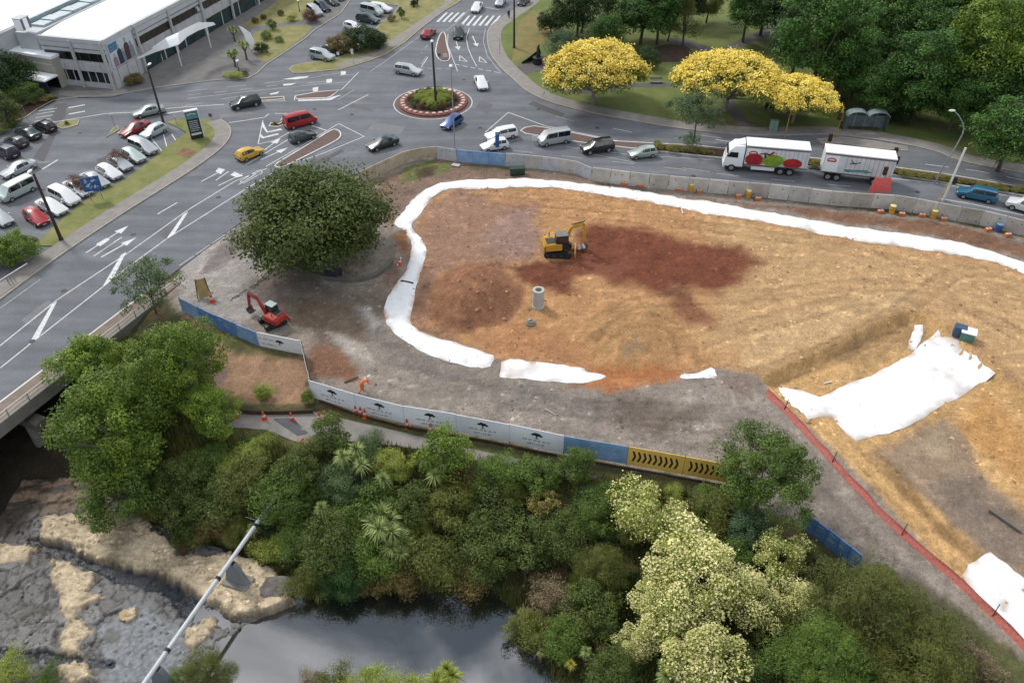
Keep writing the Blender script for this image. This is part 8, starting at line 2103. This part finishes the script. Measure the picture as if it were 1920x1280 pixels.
# loose stones of the stream bed
rng = np.random.default_rng(123); n = 5200
x0_ = rng.uniform(-42, -10, n); y0_ = rng.uniform(21, 46, n); keep = (sdf(ROCKS, x0_, y0_) < -.2) & (fbm(x0_ * .6, y0_ * .6, 311) > .47)
x0_, y0_ = x0_[keep], y0_[keep]; n = len(x0_); ii = np.clip(((x0_ + 44) / .11).astype(int), 0, bz.shape[1] - 1); jj = np.clip(((y0_ - 20) / .11).astype(int), 0, bz.shape[0] - 1)
s_ = .05 + .20 * rng.uniform(0, 1, n) ** 3; oct_ = np.array([(1, 0, 0), (0, 1, 0), (-1, 0, 0), (0, -1, 0), (0, 0, .6), (0, 0, -.6)]); fo = np.array([(0, 1, 4), (1, 2, 4), (2, 3, 4), (3, 0, 4)])
V = (np.stack([x0_, y0_, bz[jj, ii] + .02], 1)[:, None, :] + oct_[None] * s_[:, None, None] * rng.uniform(.6, 1.4, (n, 6, 1))).reshape(-1, 3); F = (np.arange(n)[:, None, None] * 6 + fo[None]).reshape(-1, 3)
riv = (V, F, np.repeat(np.clip(bcol[jj, ii] * rng.uniform(.6, 1.6, (n, 1)), 0, 1), 6, 0))
# loose stones of the site, too many to count
rng = np.random.default_rng(99); n = 16000
x0_ = rng.uniform(-26, 66, n); y0_ = rng.uniform(44, 96, n); site = np.array(GP(PATCH[0][0])); keep = (sdf(site, x0_, y0_) < -.3) & (fbm(x0_ * .35, y0_ * .35, 301) > .42)
x0_, y0_ = x0_[keep], y0_[keep]; n = len(x0_); z0_ = ground_z(x0_, y0_); s_ = .04 + .24 * rng.uniform(0, 1, n) ** 4
oct_ = np.array([(1, 0, 0), (0, 1, 0), (-1, 0, 0), (0, -1, 0), (0, 0, .7), (0, 0, -.7)]); fo = np.array([(0, 1, 4), (1, 2, 4), (2, 3, 4), (3, 0, 4)])
V = (np.stack([x0_, y0_, z0_], 1)[:, None, :] + oct_[None] * s_[:, None, None] * rng.uniform(.6, 1.3, (n, 6, 1))).reshape(-1, 3); F = (np.arange(n)[:, None, None] * 6 + fo[None]).reshape(-1, 3)
tc = np.repeat(np.clip(ground_colours(x0_, y0_, z0_) * rng.uniform(.55, 1.75, (n, 1)), 0, 1), 6, 0)
st = bpy.data.materials.new("loose_stone"); st.use_nodes = True; a_ = st.node_tree.nodes.new('ShaderNodeAttribute'); a_.attribute_name = 'col'; st.node_tree.links.new(a_.outputs['Color'], st.node_tree.nodes['Principled BSDF'].inputs['Base Color']); st.node_tree.nodes['Principled BSDF'].inputs['Roughness'].default_value = .95
o = link("gravel", quick_mesh("gravel", V, F, st, point_attr={'col': tc})); tag(o, "loose stones and clods scattered over the dirt site", "gravel", kind='stuff')
o = link("river_pebbles", quick_mesh("river_pebbles", riv[0], riv[1], st, point_attr={'col': riv[2]})); tag(o, "loose stones scattered over the rocky stream bed", "pebbles", kind='stuff')

# ------------------------------------------------------------------ people
SKIN = M("skin", (188, 142, 116), .6, .04, 4, 0, k=.7)
def person(label, px, py, rz, pose, cloth, trous, hair, helmet=None, h=1.75):
    """One continuous skinned body; J: joints in metres for a figure facing +x."""
    q = GT(px, py); T = thing("person", label, "person", tuple(q), rz)
    V, E, Rr = [], [], []
    def J(p, r): V.append(p); Rr.append(r); return len(V) - 1
    def chain(i, pts):
        for p, r in pts:
            j = J(p, r); E.append((i, j)); i = j
        return i
    if pose == 'bend':
        pel = J((-.25, 0, .86), .15); ch = chain(pel, [((-.02, 0, 1.05), .15), ((.24, 0, 1.22), .17)]); hd = chain(ch, [((.36, 0, 1.30), .06)])
        head = (.50, 0, 1.36)
        for s in (1, -1):
            chain(pel, [((-.27, s * .12, .82), .11), ((-.12 + s * .12, s * .17, .46), .075), ((-.34 + s * .2, s * .18, .08), .05), ((-.18 + s * .2, s * .19, .04), .04)])
            chain(ch, [((.26, s * .2, 1.2), .07), ((.34, s * .26, .92), .05), ((.52, s * .18, .72), .04), ((.58, s * .15, .64), .035)])
    else:
        pel = J((0, 0, .94), .14); ch = chain(pel, [((0, 0, 1.15), .14), ((.01, 0, 1.38), .16)]); hd = chain(ch, [((.02, 0, 1.52), .055)])
        head = (.04, 0, 1.64)
        for s in (1, -1):
            chain(pel, [((0, s * .1, .9), .11), ((.04 + s * .1, s * .11, .5), .075), ((-.02 + s * .2, s * .11, .08), .05), ((.1 + s * .2, s * .12, .04), .04)])
            chain(ch, [((0, s * .2, 1.38), .065), ((-s * .08, s * .27, 1.1), .048), ((.08 - s * .16, s * .27, .86), .038), ((.1 - s * .18, s * .26, .78), .035)])
    me = bpy.data.meshes.new("body"); me.from_pydata(V, E, []); me.skin_vertices or None
    o = link("body", me, T); sk = o.modifiers.new("skin", 'SKIN'); lay_ = me.skin_vertices[0] if me.skin_vertices else None
    if lay_ is None:
        bpy.context.view_layer.objects.active = o
        lay_ = o.data.skin_vertices[0]
    for i, r in enumerate(Rr): lay_.data[i].radius = (r, r)
    lay_.data[0].use_root = True
    sb = o.modifiers.new("subsurf", 'SUBSURF'); sb.levels = sb.render_levels = 1
    dg = bpy.context.evaluated_depsgraph_get(); m2 = bpy.data.meshes.new_from_object(o.evaluated_get(dg)); o.modifiers.clear(); o.data = m2
    m2.materials.clear(); m2.materials.append(cloth); m2.materials.append(trous); m2.materials.append(SKIN); m2.materials.append(BLK)
    for p in m2.polygons:
        c = p.center; leg = (c.z < .84 if pose == 'bend' else c.z < .92) and not (pose == 'bend' and c.x > .25)
        hand = (pose == 'bend' and c.x > .5 and c.z < .72) or (pose != 'bend' and abs(c.y) > .22 and c.z < .84)
        p.material_index = 2 if hand else (3 if c.z < .09 else (1 if leg and abs(c.y) < .24 else 0)); p.use_smooth = True
    hb = MB().ball(head, (.10, .085, .125), 12, 8); hb.ball((head[0] + .10, 0, head[2] - .01), (.02, .016, .025), 6, 4); hb.ball((head[0], .09, head[2]), (.025, .012, .03), 6, 4); hb.ball((head[0], -.09, head[2]), (.025, .012, .03), 6, 4); hb.build("head", SKIN, T, 80)
    if helmet:
        MB().lathe([(.15, 0), (.15, .02), (.128, .03), (.115, .09), (.07, .14), (.01, .155)], 14, (head[0], 0, head[2] + .03)).build("hard_hat", helmet, T, 60)
    else:
        MB().ball((head[0] - .02, 0, head[2] + .035), (.108, .095, .11), 10, 6).build("hair", hair, T, True)
    return T
HIVIS = M("orange_hi_vis", (226, 116, 56), .8, .08, 4, 0, k=.76); DKC = M("dark_clothes", (40, 42, 48), .9, .1, 4, 0, k=.6); NAVY = M("navy_trousers", (44, 50, 66), .9, .1, 4, 0, k=.6)
wk = person("worker in orange hi-vis and white hard hat bending on the gravel track", 684, 733, R(22), 'bend', HIVIS, HIVIS, BLK, WHITE_P); wk.scale = (1.15,) * 3
MB().box((.12, 0, 1.16), (.1, .36, .34), tilt=Matrix.Rotation(R(35), 3, 'Y')).build("reflective_stripe", M("reflective_tape", (206, 206, 180), .5, .05, 4, 0, k=.76), wk)
person("walker in dark clothes on the northern footpath, left of the pair", 776, 16, R(60), 'walk', DKC, DKC, BLK); person("walker in dark clothes on the northern footpath, right of the pair", 783, 12, R(60), 'walk', DKC, NAVY, BLK)
person("person in dark clothes on the footpath by the power pole", 954, 36, R(-80), 'walk', DKC, DKC, BLK)
